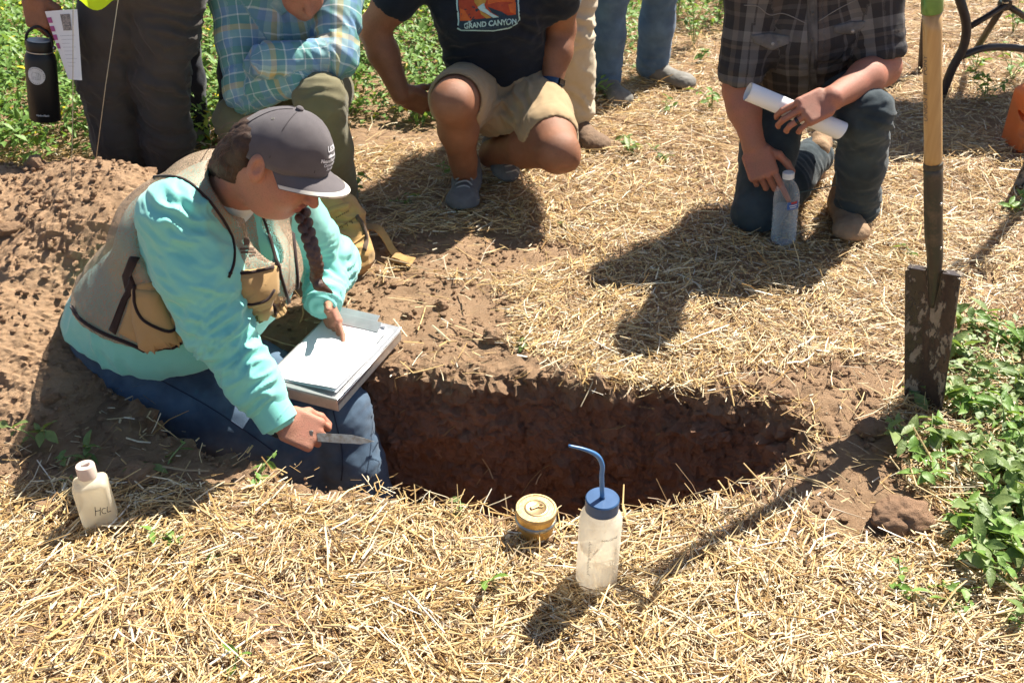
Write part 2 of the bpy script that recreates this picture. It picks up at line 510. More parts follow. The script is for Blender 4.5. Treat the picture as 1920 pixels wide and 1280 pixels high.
def straw_material():
    m, nt, b = newmat('straw'); at = nd(nt, 'ShaderNodeAttribute'); at.attribute_name = 'tint'
    co = objco(nt)
    col = mixc(nt, ramp(nt, noise(nt, co, 160, 4), [(0.4, 0.0), (0.72, 0.4)]), at.outputs['Color'], (0.34, 0.22, 0.10))
    nt.links.new(col, b.inputs['Base Color'])
    b.inputs['Roughness'].default_value = 0.45; b.inputs['Specular IOR Level'].default_value = 0.45
    tr = nd(nt, 'ShaderNodeBsdfTranslucent'); nt.links.new(col, tr.inputs['Color'])
    mx = nd(nt, 'ShaderNodeMixShader'); mx.inputs[0].default_value = 0.16
    nt.links.new(b.outputs[0], mx.inputs[1]); nt.links.new(tr.outputs[0], mx.inputs[2])
    nt.links.new(mx.outputs[0], nt.nodes['Material Output'].inputs['Surface']); return m
MAT_STRAW = straw_material()
def leaf_material(name, c1, c2, vein=(0.30, 0.38, 0.16), use_attr=False):
    m, nt, b = newmat(name); co = objco(nt)
    if use_attr:
        at = nd(nt, 'ShaderNodeAttribute'); at.attribute_name = 'tint'; col = at.outputs['Color']
    else:
        oi = nd(nt, 'ShaderNodeObjectInfo')
        col = mixc(nt, oi.outputs['Random'], c1, c2)
        col = mixc(nt, ramp(nt, noise(nt, co, 70, 4), [(0.4, 0.0), (0.75, 0.5)]), col, tuple(0.6 * x for x in c1))
    nt.links.new(col, b.inputs['Base Color'])
    b.inputs['Roughness'].default_value = 0.48; b.inputs['Specular IOR Level'].default_value = 0.4
    tr = nd(nt, 'ShaderNodeBsdfTranslucent')
    tc = mixc(nt, 0.55, col, (0.28, 0.42, 0.03)); nt.links.new(tc, tr.inputs['Color'])
    mx = nd(nt, 'ShaderNodeMixShader'); mx.inputs[0].default_value = 0.3
    nt.links.new(b.outputs[0], mx.inputs[1]); nt.links.new(tr.outputs[0], mx.inputs[2])
    nt.links.new(mx.outputs[0], nt.nodes['Material Output'].inputs['Surface'])
    add_bump(nt, b, noise(nt, co, 160, 3), 0.0015)
    return m
MAT_LEAF = leaf_material('pea_leaf', (0.14, 0.215, 0.06), (0.235, 0.30, 0.10))
MAT_LEAF_BRIGHT = leaf_material('young_leaf', (0.14, 0.27, 0.05), (0.21, 0.34, 0.07))
MAT_FIELD = leaf_material('field_leaf', (0.1, 0.2, 0.05), (0.1, 0.2, 0.05), use_attr=True)
MAT_STEM = simple('stem', (0.2, 0.29, 0.1), (0.26, 0.32, 0.13), 40, 0.5)
# ------------------------------------------------------------------ ground, pit, mound
PIT = np.array([(-1.10, 2.40), (-0.94, 2.19), (-0.76, 2.085), (-0.60, 2.015), (-0.34, 1.925), (-0.12, 1.85), (0.10, 1.80), (0.34, 1.845), (0.56, 1.925), (0.70, 2.00), (0.80, 2.12),
                (0.80, 2.27), (0.68, 2.36), (0.42, 2.40), (0.14, 2.415), (-0.16, 2.435), (-0.42, 2.47), (-0.68, 2.56), (-0.92, 2.66), (-1.08, 2.60)])
def pit_sd(x, y):
    px, py = x[:, None], y[:, None]
    a = PIT; b = np.roll(PIT, -1, 0); e = b - a
    wx, wy = px - a[None, :, 0], py - a[None, :, 1]
    t = np.clip((wx * e[:, 0] + wy * e[:, 1]) / (e ** 2).sum(1), 0, 1)
    d = np.sqrt(((wx - t * e[:, 0]) ** 2 + (wy - t * e[:, 1]) ** 2).min(1))
    c1 = (py >= a[:, 1]) & (py < b[:, 1]) & (e[:, 0] * wy > e[:, 1] * wx)
    c2 = (py < a[:, 1]) & (py >= b[:, 1]) & (e[:, 0] * wy < e[:, 1] * wx)
    ins = (c1.sum(1) - c2.sum(1)) != 0
    return np.where(ins, -d, d)
def q3(x, y, z=0.0): return np.stack([x, y, np.full_like(x, z)], 1)
def base_h(x, y):
    """smooth lie of the land"""
    h = 0.016 * perlin(q3(x * 1.3, y * 1.3)) + 0.008 * perlin(q3(x * 4, y * 4, 5.0))
    return h
def mound_h(x, y):
    x = np.asarray(x, float); y = np.asarray(y, float)
    # ridge running left to right behind the sitter, slope falling to the camera
    cx = np.clip(x, -2.6, -1.22)
    ridge_y = 2.98 + 0.10 * np.sin(cx * 2.2)
    dx = x - cx; front = np.clip((ridge_y - y) / 0.98, 0, 2); back = np.clip((y - ridge_y) / 0.42, 0, 2)
    u = np.sqrt(np.maximum(front, back) ** 2 + np.maximum(0, dx / 0.55) ** 2)
    s = np.clip(1 - u, 0, 1)
    s = s * (1 - 0.75 * np.clip((x + 1.42) / 0.35, 0, 1) * np.clip((2.72 - y) / 0.2, 0, 1))
    h = 0.41 * (s * s * (3 - 2 * s)) ** 0.85
    return h + 0.05 * perlin(q3(x * 2.5, y * 2.5, 9.0)) * np.clip(s * 2, 0, 1)
def soil_mask(x, y):
    """1 where bare soil shows, 0 where straw lies"""
    sd = pit_sd(x, y)
    n = 0.09 * fbm(q3(x * 6, y * 6, 3.0), 3)
    far = (y > 2.2)
    # width of the bare rim differs along the pit
    rim = np.where(far, np.interp(x, [-0.6, -0.2, 0.1, 0.28, 0.5, 0.62, 0.8, 1.0], [0.45, 0.26, 0.10, -0.02, -0.025, 0.06, 0.14, 0.2]),
                   np.interp(x, [-0.9, -0.35, -0.2, 0.5, 0.65, 0.8, 1.0], [0.12, 0.05, -0.01, -0.01, 0.05, 0.15, 0.22]))
    m = sd < rim + np.where((x > 0.05) & (x < 0.6), 0.25, 0.7) * n
    m |= (mound_h(x, y) > 0.012 + 0.1 * n)
    m |= (x < -0.42 + n) & (y > 1.965 + 0.3 * n - 0.05 * np.clip(-x - 0.8, 0, 1)) & (y < 2.9)
    m |= ((x + 0.42) / 0.42) ** 2 + ((y - 2.72) / 0.30) ** 2 < 1 + 4 * n
    m |= ((x + 0.2) / 0.5) ** 2 + ((y - 3.16) / 0.17) ** 2 < 0.8 + 6 * n
    m |= ((x - 0.95) / 0.2) ** 2 + ((y - 2.4) / 0.1) ** 2 < 1 + 4 * n
    m |= ((x - 0.86) / 0.17) ** 2 + ((y - 1.86) / 0.12) ** 2 < 0.8 + 5 * n
    return m
def soil_disp(Q, amp=1.0):
    w = Q + 0.012 * np.stack([perlin(Q * 30), perlin(Q * 30 + 50), perlin(Q * 30 + 90)], 1)
    d = 0.020 * (lumps(w * 10.0) - 0.5) * np.clip(0.3 + perlin(Q * 4.0 + 7), 0, 1.2) + 0.009 * (lumps(w * 30.0) - 0.5) + 0.026 * np.abs(fbm(w * 13, 4, 0.66)) - 0.011 + 0.012 * np.abs(perlin(w * 52)) + 0.006 * perlin(Q * 95) - 0.009 * np.clip(perlin(w * 26) - 0.28, 0, 1)
    return amp * d
def ground_h(x, y, m=None):
    if m is None: m = soil_mask(x, y).astype(np.float32)
    return base_h(x, y) + np.where(m > 0.5, 1.0, 0.45) * (0.010 * (lumps(q3(x * 22, y * 22, 1.0)) - 0.5) + 0.010 * fbm(q3(x * 12, y * 12, 2.0), 3))

def grid_mesh(x0, x1, y0, y1, step):
    xs = np.arange(x0, x1 + step * 0.5, step, dtype=np.float32); ys = np.arange(y0, y1 + step * 0.5, step, dtype=np.float32)
    X, Y = np.meshgrid(xs, ys, indexing='ij'); i = np.arange(X.size).reshape(X.shape)
    F = np.stack([i[:-1, :-1], i[1:, :-1], i[1:, 1:], i[:-1, 1:]], -1).reshape(-1, 4)
    return X.ravel(), Y.ravel(), F
def near_ground():
    parts = []
    x, y, F = grid_mesh(-3.6, 3.6, 0.9, 7.5, 0.025)
    z = ground_h(x, y)
    mh = mound_h(x, y); z = z - np.where(mh > 0.05, 0.05, 0)
    sd = pit_sd(x, y); z = z - 0.03 * np.clip((0.105 - sd) / 0.02, 0, 1)
    keep = (sd[F] > 0.06).any(1)
    F = F[keep]; used = np.unique(F); lut = np.full(len(x), -1); lut[used] = np.arange(len(used))
    V = np.stack([x, y, z], 1)[used]
    me = np_mesh('ground', V, lut[F], True, {'moist': ('FLOAT', np.full(len(V), 0.0))})
    o = link('ground', me, MAT_SOIL); tag(o, kind='structure')
near_ground()
def far_ground():
    # one sheet out to the horizon, with an opening under the finely modelled ground
    xs = [-600, -60, -12, -3.55, 3.55, 12, 60, 600]; ys = [-600, -30, -3, 0.95, 7.45, 14, 60, 900]
    V = []; F = []
    for x in xs:
        for y in ys: V.append((x, y, -0.02 if -13 < x < 13 and -4 < y < 15 else -0.05))
    for i in range(7):
        for j in range(7):
            if i == 3 and j == 3: continue
            a = i * 8 + j; F.append((a, a + 8, a + 9, a + 1))
    me = np_mesh('field', np.array(V, float), np.array(F), True, {'moist': ('FLOAT', np.zeros(len(V)))})
    tag(link('field', me, MAT_SOIL), kind='structure')
far_ground()
def soil_pit():
    def ev(Q):
        x, y, z = Q[:, 0], Q[:, 1], Q[:, 2]
        sd = pit_sd(x, y)
        g = (z - base_h(x, y))
        slope = np.interp(x, [0.35, 0.62, 0.8], [0.10, 0.45, 0.75]) * np.clip(-z, 0, 1) + 0.04 * fbm(Q * 7, 3)
        shelf = np.interp(x, [-1.3, -1.0, -0.78, -0.62], [0.16, 0.17, 0.30, 0.56]) + 0.03 * perlin(Q * 4)
        pit = np.maximum((sd + slope), -(z + shelf))
        k = 0.045
        a, b = g, -pit
        h = np.clip(0.5 - 0.5 * (b - a) / k, 0, 1)
        return b + (a - b) * h + k * h * (1 - h)
    S = Sdf()
    V, F = S.mesh(0.0105, lo=(-1.42, 1.70, -0.66), hi=(1.04, 2.86, 0.06), fn=ev)
    n = vnormals(V, F)
    depth = np.clip(-V[:, 2] / 0.12, 0, 1)
    gm = ground_h(V[:, 0], V[:, 1]) - base_h(V[:, 0], V[:, 1])
    d = soil_disp(V, 1.0)
    w = np.clip(-pit_sd(V[:, 0], V[:, 1]) / 0.05 + 1.2, 0, 1)
    wall = np.where(depth > 0.9, 1.05, 1.15)
    d = d + np.where(depth > 0.5, 0.016 * (np.abs(np.sin(V[:, 0] * 8.5 + 2.2 * perlin(V * np.array((2, 2, 1.2), np.float32)))) - 0.6), 0) + np.where(depth < 0.95, 0.02 * fbm(V * 16 + 5, 2), 0)
    sdv = pit_sd(V[:, 0], V[:, 1])
    V = V + n * (w * d * wall)[:, None] + np.array((0, 0, 1.0), np.float32) * ((1 - w) * gm + 0.004 - 0.03 * np.clip((sdv - 0.11) / 0.03, 0, 1))[:, None]
    moist = np.clip((-V[:, 2] - 0.015 + 0.03 * fbm(V * 12, 3)) / 0.08, 0, 1)
    me = np_mesh('soil_pit', V, F, False, {'moist': ('FLOAT', moist)})
    tag(link('soil_pit', me, MAT_SOIL), kind='structure')
soil_pit()
def soil_mound():
    x, y, F = grid_mesh(-2.5, -0.52, 1.85, 3.45, 0.0075)
    h = mound_h(x, y); V = np.stack([x, y, h - 0.006], 1).astype(np.float32)
    n = vnormals(V, F)
    edge = np.clip(h / 0.05, 0, 1)
    V = V + n * ((soil_disp(V, 1.0) * np.clip(0.42 + 0.45 * fbm(V * 3.3 + 40, 2), 0.12, 0.8) + 0.014 * fbm(V * 4.5, 2)) * edge)[:, None]; V[:, 2] -= (1 - edge) * 0.03
    keep = (h[F] > 0.002).any(1) & (pit_sd(x, y)[F] > 0.03).all(1)
    F = F[keep]; used = np.unique(F); lut = np.full(len(x), -1); lut[used] = np.arange(len(used))
    moist = np.clip(-0.05 + 0.25 * fbm(V * 5, 3), 0, 0.15)
    me = np_mesh('soil_mound', V[used], lut[F], False, {'moist': ('FLOAT', moist[used])})
    o = link('soil_mound', me, MAT_SOIL_LIFTED); tag(o, kind='structure'); return o
MOUND = soil_mound()

def ico(sub):
    bm = bmesh.new(); bmesh.ops.create_icosphere(bm, subdivisions=sub, radius=1.0)
    V = np.array([v.co[:] for v in bm.verts], np.float32); F = np.array([[v.index for v in f.verts] for f in bm.faces]); bm.free(); return V, F
def surf_z(x, y):
    z = ground_h(x, y); mh = mound_h(x, y); return np.where(mh > 0.01, np.maximum(z, mh), z)
def clods():
    V0, F0 = ico(1); VB, FB = ico(3); VS, FS = V0, F0; Vs = []; Fs = []; mo = []; n = 0
    def put(x, y, r, sink=0.35, big=False):
        nonlocal n
        V0, F0 = (VB, FB) if big else (VS, FS)
        z = surf_z(x, y)
        for i in range(len(x)):
            s = r[i] * np.array((1, 0.85, 0.7)) * (1 + 0.25 * rng.normal(size=3))
            a = rng.uniform(0, 6.28); c, q = math.cos(a), math.sin(a)
            sd_ = rng.uniform(0, 90, 3); U = V0 * (1 + 0.22 * perlin(V0 * 1.7 + sd_) + (0.25 * (lumps(V0 * 2.2 + sd_) - 0.5) + 0.10 * perlin(V0 * 6 + sd_) if big else 0))[:, None] * s
            U = np.stack([U[:, 0] * c - U[:, 1] * q, U[:, 0] * q + U[:, 1] * c, U[:, 2]], 1)
            Vs.append(U + np.array((x[i], y[i], z[i] + r[i] * sink))); Fs.append(F0 + n); n += len(V0); mo.append(np.full(len(V0), rng.uniform(0, 0.3)))
    def sample(k, x0, x1, y0, y1):
        x = rng.uniform(x0, x1, k); y = rng.uniform(y0, y1, k)
        ok = soil_mask(x, y) & (pit_sd(x, y) > 0.005); return x[ok], y[ok]
    x, y = sample(13000, -1.75, 1.1, 1.75, 3.35); put(x, y, 0.0022 + 0.010 * rng.random(len(x)) ** 4, 0.3)
    x, y = sample(90, -1.75, 1.0, 1.85, 3.15); put(x, y, 0.010 + 0.026 * rng.random(len(x)) ** 1.6, 0.1, True)
    me = np_mesh('soil_crumbs', np.concatenate(Vs), np.concatenate(Fs), False, {'moist': ('FLOAT', np.concatenate(mo))})
    tag(link('soil_crumbs', me, MAT_SOIL), 'loose brown soil crumbs scattered over the bare soil around the pit', 'soil', kind='stuff')
clods()
def clod(px, py, r, label, seed, moist=0.2):
    c = G(px, py); V, F = ico(4); V = V.astype(np.float32)
    V = V * np.array((1.1, 0.9, 0.62), np.float32)
    d = 0.16 * fbm(V * 1.6 + seed * 7.7, 3) + 0.30 * (lumps(V * 1.9 + seed * 3.1) - 0.5) + 0.12 * (lumps(V * 5 + seed) - 0.5)
    V = V * (1 + d)[:, None] * r
    V[:, 2] = np.maximum(V[:, 2], -0.25 * r)
    me = np_mesh('soil_clod', V, F, True, {'moist': ('FLOAT', np.full(len(V), moist))})
    o = link('soil_clod', me, MAT_SOIL); o.location = (c[0], c[1], float(surf_z(np.array([c[0]]), np.array([c[1]]))[0]) + r * 0.22)
    tag(o, label, 'soil clod', 'soil clods lying around the pit')
clod(1690, 985, 0.062, 'large dark crumbly soil clod in the straw left of the pea leaves', 1, 0.5)
clod(1628, 815, 0.036, 'rounded soil clod beside the foot of the upright spade', 2, 0.3)
clod(262, 900, 0.042, 'pale cracked soil clod just behind the small bottle marked HCL', 3, 0.05)
clod(90, 968, 0.034, 'flat soil clod at the left edge, left of the bottle marked HCL', 4, 0.15)
clod(1465, 745, 0.030, 'soil clod on the far right rim of the pit', 5, 0.3)
clod(975, 548, 0.018, 'small lone soil clod on the straw behind the pit', 6, 0.1)

# ------------------------------------------------------------------ straw mulch
STRAW_COL = np.array([(0.66, 0.46, 0.20), (0.75, 0.59, 0.33), (0.57, 0.36, 0.14), (0.82, 0.72, 0.50), (0.43, 0.26, 0.10), (0.70, 0.51, 0.24), (0.25, 0.15, 0.07), (0.38, 0.28, 0.17), (0.86, 0.81, 0.68)])
STRAW_P = np.array([0.20, 0.15, 0.15, 0.10, 0.12, 0.13, 0.07, 0.04, 0.04])
def straw_vf(x, y, z, yaw, pitch, L, W, bend, curl, st=(-0.5, 0.0, 0.5)):
    """every stalk is a folded strip with two or three stations of three points; some snap at the middle"""
    n = len(x); m_ = len(st)
    d = np.stack([np.cos(yaw) * np.cos(pitch), np.sin(yaw) * np.cos(pitch), np.sin(pitch)], 1)
    s = np.stack([-np.sin(yaw), np.cos(yaw), np.zeros(n)], 1); roll = rng.uniform(-0.9, 0.9, n)
    u = np.cross(d, s); s2 = s * np.cos(roll)[:, None] + u * np.sin(roll)[:, None]; u2 = np.cross(d, s2); u2 *= np.sign(u2[:, 2:3] + 1e-9)
    c = np.stack([x, y, z], 1); V = np.empty((n, 3 * m_, 3), np.float32); ridge = rng.uniform(0.08, 0.45, n)
    for k, t in enumerate(st):
        off = (0.25 - t * t) * 4
        m = c + d * (t * L)[:, None] + s * (bend * L * off)[:, None] + np.array((0, 0, 1.0)) * (curl * L * off)[:, None]
        w = W * (1.0 if t < 0.4 else 0.8)
        V[:, k * 3] = m - s2 * w[:, None] * 0.5
        V[:, k * 3 + 1] = m + u2 * (W * ridge)[:, None]
        V[:, k * 3 + 2] = m + s2 * w[:, None] * 0.5
    f = np.array([(q * 3 + a, q * 3 + a + 1, q * 3 + a + 4, q * 3 + a + 3) for q in range(m_ - 1) for a in (0, 1)])
    F = (np.arange(n)[:, None, None] * 3 * m_ + f[None]).reshape(-1, 4)
    return V.reshape(-1, 3), F
def straw_field():
    Vs = []; Fs = []; Cs = []; base = 0
    # (y0, y1, count per square metre, length scale)
    for y0, y1, dens, ls in ((1.15, 1.75, 19500, 1.0), (1.75, 2.6, 15000, 1.0), (2.6, 3.6, 10500, 1.0), (3.6, 5.0, 6000, 1.15), (5.0, 7.3, 2900, 1.4)):
        xw = 0.56 * y1 + 0.5
        n = int(2 * xw * (y1 - y0) * dens)
        x = rng.uniform(-xw, xw, n); y = rng.uniform(y0, y1, n)
        m = soil_mask(x, y); sd = pit_sd(x, y)
        thin = fbm(q3(x * 2.2, y * 2.2, 8.0), 3)
        p = np.clip(0.90 + 0.65 * thin, 0.3, 1)
        p = np.where((x < 0.55 - 0.0 * y) & (y > 4.1) & (x < -0.2), p * 0.25, p)
        p = np.where(m, np.where((mound_h(x, y) > 0.02) | (sd < -0.03), 0.0, 0.045), p)
        ok = rng.random(n) < p
        x, y, m = x[ok], y[ok], m[ok]; n = len(x)
        z0 = ground_h(x, y, m.astype(np.float32))
        chip = rng.random(n) < 0.58
        L = np.where(chip, rng.uniform(0.008, 0.036, n), np.clip(rng.gamma(4, 0.017, n), 0.03, 0.22)) * ls
        W = np.where(chip, 0.0012 + 0.0048 * rng.random(n) ** 1.8, 0.0010 + 0.0040 * rng.random(n) ** 1.7) * (0.75 + 0.25 * ls)
        big = rng.random(n) < 0.02; W = np.where(big, W * 1.7, W)
        clump = 3.0 * fbm(q3(x * 3, y * 3, 4.0), 2)
        yaw = 0.5 + clump + rng.normal(0, 0.85, n)
        pitch = np.where(rng.random(n) < 0.05, rng.normal(0, 0.4, n), rng.normal(0, 0.09, n))
        lift = 0.026 * rng.random(n) ** 1.3 * np.clip(1.0 + 0.7 * fbm(q3(x * 7, y * 7, 6.0), 2), 0.3, 2.2)
        z = z0 + 0.004 + lift + np.abs(np.sin(pitch)) * L * 0.5
        dsd = pit_sd(x, y); hang = (dsd < 0.03)
        ci = rng.choice(len(STRAW_COL), n, p=STRAW_P)
        C = STRAW_COL[ci] * rng.uniform(0.82, 1.08, (n, 1))
        C = np.where((chip & (rng.random(n) < 0.28))[:, None], C * 0.5 + 0.5 * np.array((0.84, 0.76, 0.58)), C)
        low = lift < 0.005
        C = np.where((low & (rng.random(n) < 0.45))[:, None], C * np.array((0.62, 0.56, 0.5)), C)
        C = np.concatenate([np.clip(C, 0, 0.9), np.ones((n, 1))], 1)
        snap = rng.random(n) < 0.12; bend = np.where(snap, rng.normal(0, 0.16, n), rng.normal(0, 0.045, n))
        for sel, st in ((chip, (-0.5, 0.5)), (~chip, (-0.5, 0.0, 0.5))):
            V, F = straw_vf(x[sel], y[sel], z[sel], yaw[sel], pitch[sel], L[sel], W[sel], bend[sel], rng.normal(0.0, 0.025, int(sel.sum())), st)
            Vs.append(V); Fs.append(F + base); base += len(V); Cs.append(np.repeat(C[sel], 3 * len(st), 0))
    # stalks sticking out over the near and far edge of the pit, and fallen ones in it
    k = 700
    i = rng.integers(0, len(PIT), k); t = rng.random(k)
    a, b = PIT[i], np.roll(PIT, -1, 0)[i]; q = a + (b - a) * t[:, None]
    x, y = q[:, 0] + rng.normal(0, 0.02, k), q[:, 1] + rng.normal(0, 0.02, k)
    ok = (x > -0.4) & ~((y > 2.2) & (x < 0.12)) & ~((x > 0.7) & (rng.random(k) < 0.5)); x, y = x[ok], y[ok]; k = len(x)
    V, F = straw_vf(x, y, base_h(x, y) + rng.uniform(-0.01, 0.03, k), rng.uniform(0, 6.28, k), rng.normal(0.1, 0.45, k), np.clip(rng.gamma(5, 0.014, k), 0.03, 0.14), rng.uniform(0.002, 0.0045, k), rng.normal(0, 0.06, k), rng.normal(0, 0.05, k))
    C = np.concatenate([STRAW_COL[rng.choice(len(STRAW_COL), k, p=STRAW_P)], np.ones((k, 1))], 1)
    Vs.append(V); Fs.append(F + base); base += len(V); Cs.append(np.repeat(C, 9, 0))
    # loose stalks that dropped into the pit and stuck to its far wall
    k = 420; x = rng.uniform(-0.35, 0.82, k); dep = rng.random(k) ** 1.5 * 0.45
    yw = np.interp(x, PIT[11:18, 0][::-1], PIT[11:18, 1][::-1]) - 0.10 * dep - 0.018
    keep = rng.random(k) < np.interp(x, [-0.35, 0.2, 0.5, 0.82], [0.12, 0.15, 0.3, 0.8]); x, dep, yw = x[keep], dep[keep], yw[keep]; k = len(x)
    V, F = straw_vf(x, yw + rng.normal(0, 0.008, k), -dep, rng.normal(0, 0.5, k) + np.where(rng.random(k) < 0.5, 0, 3.14), rng.normal(0, 0.8, k), np.clip(rng.gamma(4, 0.012, k), 0.015, 0.10), rng.uniform(0.0016, 0.004, k), rng.normal(0, 0.06, k), rng.normal(0, 0.05, k))
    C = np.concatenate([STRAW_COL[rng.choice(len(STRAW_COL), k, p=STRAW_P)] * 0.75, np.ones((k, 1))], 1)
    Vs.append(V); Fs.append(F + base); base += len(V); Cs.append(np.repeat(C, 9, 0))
    me = np_mesh('straw_mulch', np.concatenate(Vs), np.concatenate(Fs), False, {'tint': ('FLOAT_COLOR', np.concatenate(Cs))})
    o = link('straw_mulch', me, MAT_STRAW)
    tag(o, 'pale golden chopped straw mulch covering the ground around the pit', 'straw', kind='stuff')
    return len(me.polygons)
print('straw faces', straw_field())
# ------------------------------------------------------------------ people: shared builders
def folds(V, specs, gen=0.0, gscale=9.0):
    d = np.zeros(len(V), np.float32)
    if gen: d += gen * (np.abs(fbm(V * gscale, 3)) * -1.6 + 0.5)
    for i, (c, dr, wl, amp, rad) in enumerate(specs):
        q = V - A3(c); w = np.exp(-(q * q).sum(1) / rad ** 2); a = unit(dr); b = unit(np.cross(a, (0.31, 0.52, 0.79))); e = np.cross(a, b)
        Q = np.stack([q @ A3(a) / wl, q @ A3(b) / (wl * 4.6), q @ A3(e) / (wl * 4.6)], 1) * 1.25
        Q = Q + 0.35 * np.stack([perlin(q * 14 + i), perlin(q * 14 + 31 + i), perlin(q * 14 + 63)], 1)
        d += amp * w * (0.75 - 2.6 * np.abs(perlin(Q + 11.7 * i)))
    return d
def sdf_obj(name, S, vox, mat, parent, disp=None, sm=3, attrs=None, cutoff=None):
    V, F = S.mesh(vox)
    if sm: V = smooth_v(V, F, sm)
    if disp is not None:
        V = V + vnormals(V, F) * disp(V)[:, None]
    at = attrs(V) if attrs else None
    return link(name, np_mesh(name, V, F, True, at), mat, parent)
def body_obj(S, hands, mat, parent, vox=0.0075, tint=None, hvox=0.0029):
    """one skin mesh: body grid plus finer grids for the hands, in one object"""
    V, F = S.mesh(vox); V = smooth_v(V, F, 1); Vs = [V]; Fs = [F]; n = len(V)
    for H in hands:
        v, f = H.mesh(hvox); v = smooth_v(v, f, 1, 0.25); Vs.append(v); Fs.append(f + n); n += len(v)
    V = np.concatenate(Vs); C = np.zeros((len(V), 4), np.float32)
    if tint: tint(V, C)
    return link('body', np_mesh('body', V, np.concatenate(Fs), True, {'tint': ('FLOAT_COLOR', C)}), mat, parent)
def hand(wrist, fwd, back, right, curls, thumb=None, size=1.0, arm=None, spread=4.0, wr=0.027):
    """palm, four jointed fingers, thumb; returns the signed distance body and fingertip positions"""
    S = Sdf(); f = unit(fwd); n = np.asarray(back, float); n = unit(n - f * (n @ f)); s = np.cross(n, f) if right else np.cross(f, n)
    w = np.asarray(wrist, float); z = size
    if arm is not None: S.cap(arm[0], w, arm[1], wr * z, 0.01)
    S.ecap(w, w + f * 0.03 * z, s, (wr * z, 0.019 * z), (0.032 * z, 0.017 * z), 0.012)
    S.box(w + f * 0.056 * z, (0.030 * z, 0.031 * z, 0.004 * z), (f, s, n), 0.010 * z, 0.012)
    S.ell(w + f * 0.035 * z + s * 0.024 * z - n * 0.010 * z, (0.030 * z, 0.018 * z, 0.016 * z), (f, s, n), 0.012)
    spec = [(0.0290, 0.088, (0.044, 0.026, 0.020), 0.0092), (0.0098, 0.093, (0.048, 0.030, 0.021), 0.0094), (-0.0098, 0.089, (0.045, 0.028, 0.020), 0.0089), (-0.0285, 0.080, (0.035, 0.021, 0.018), 0.0078)]
    tips = []
    for i, (so, fo, L, r) in enumerate(spec):
        c1, c2, c3 = curls[i]; p = w + (f * fo + s * so) * z; ang = 0.0; sp = math.radians(spread) * (1.5 - i)
        fd = unit(f * math.cos(sp) + s * math.sin(sp)); S.ell(p + n * 0.003 * z, (0.0115 * z, 0.0105 * z, 0.0095 * z), (f, s, n), 0.006)
        for j, (l, c) in enumerate(zip(L, (c1, c2, c3))):
            ang += math.radians(c); d = fd * math.cos(ang) - n * math.sin(ang); q = p + d * l * z
            S.cap(p, q, r * z * (1 - 0.10 * j), r * z * (1 - 0.10 * (j + 1)), 0.002); p = q
        tips.append(p)
    th = thumb or [(0.55, 0.75, -0.3), (0.85, 0.3, -0.35), (0.95, 0.05, -0.3)]
    p = w + (f * 0.022 + s * 0.020 - n * 0.006) * z
    for j, (d, l, r) in enumerate(zip(th, (0.042, 0.032, 0.026), (0.0135, 0.0108, 0.0098))):
        q = p + unit(f * d[0] + s * d[1] + n * d[2]) * l * z; S.cap(p, q, r * z, r * z * 0.9, 0.006); p = q
    tips.append(p); S.tips = tips; S.frame = (w, f, s, n)
    return S
FIST = [(70, 85, 50), (72, 88, 50), (74, 88, 50), (76, 86, 50)]
RELAX = [(18, 28, 16), (22, 32, 18), (26, 36, 20), (30, 38, 22)]
def head_sdf(S, c, f, u, full=1.0, ears=True):
    c = np.asarray(c, float); f = unit(f); u = unit(np.asarray(u, float) - f * (np.asarray(u, float) @ f)); s = np.cross(u, f)     # s: towards the person's left... sign is symmetric
    L = lambda a, b, d=0.0: c + f * a + u * b + s * d
    ax = (f, u, s)
    S.ell(L(-0.006, 0.032), (0.098, 0.092, 0.077), ax, 0.03)
    S.ell(L(0.030, -0.040), (0.066, 0.078, 0.062 * full), ax, 0.03)
    S.ell(L(0.064, -0.098), (0.026, 0.022, 0.028), ax, 0.028)
    for q in (-1, 1):
        S.ell(L(0.050, -0.045, q * 0.034), (0.040, 0.042, 0.032 * full), ax, 0.02)
        S.ell(L(0.098, -0.043, q * 0.012), (0.012, 0.009, 0.0085), ax, 0.006)
        S.ell(L(0.083, 0.004, q * 0.033), (0.012, 0.013, 0.018), ax, 0.008)
    S.ell(L(0.082, 0.026), (0.018, 0.012, 0.050), ax, 0.02)
    S.chain([L(0.088, 0.010), L(0.104, -0.018), L(0.118, -0.040)], [0.008, 0.010, 0.0130], 0.010)
    S.ell(L(0.093, -0.064), (0.014, 0.0065, 0.024), ax, 0.006)
    S.ell(L(0.089, -0.078), (0.014, 0.0075, 0.021), ax, 0.006)
    S.cap(L(0.108, -0.0705, -0.024), L(0.108, -0.0705, 0.024), 0.0035, 0.0035, 0.004, cut=True)
    if ears:
        for q in (-1, 1):
            S.ell(L(-0.024, -0.012, q * 0.088), (0.021, 0.034, 0.012), (unit(f + 0.25 * u), unit(u - 0.25 * f), s), 0.004)
            S.ell(L(-0.016, -0.036, q * 0.084), (0.010, 0.012, 0.009), ax, 0.004)
            S.ell(L(-0.020, -0.006, q * 0.101), (0.0125, 0.022, 0.010), ax, 0.002, cut=True)
    return L, s
def lip_tint(L, f, u, r=0.020, col=(0.36, 0.095, 0.075)):
    def t(V, C):
        for q, rad in ((L(0.104, -0.065), 0.014), (L(0.100, -0.078), 0.014)):
            for o in (-0.012, 0.0, 0.012):
                d = np.linalg.norm(V - A3(q + np.cross(u, f) * o), axis=1)
                C[:, 3] = np.maximum(C[:, 3], np.clip((rad - d) / 0.005, 0, 0.75))
        C[:, :3] = col
    return t
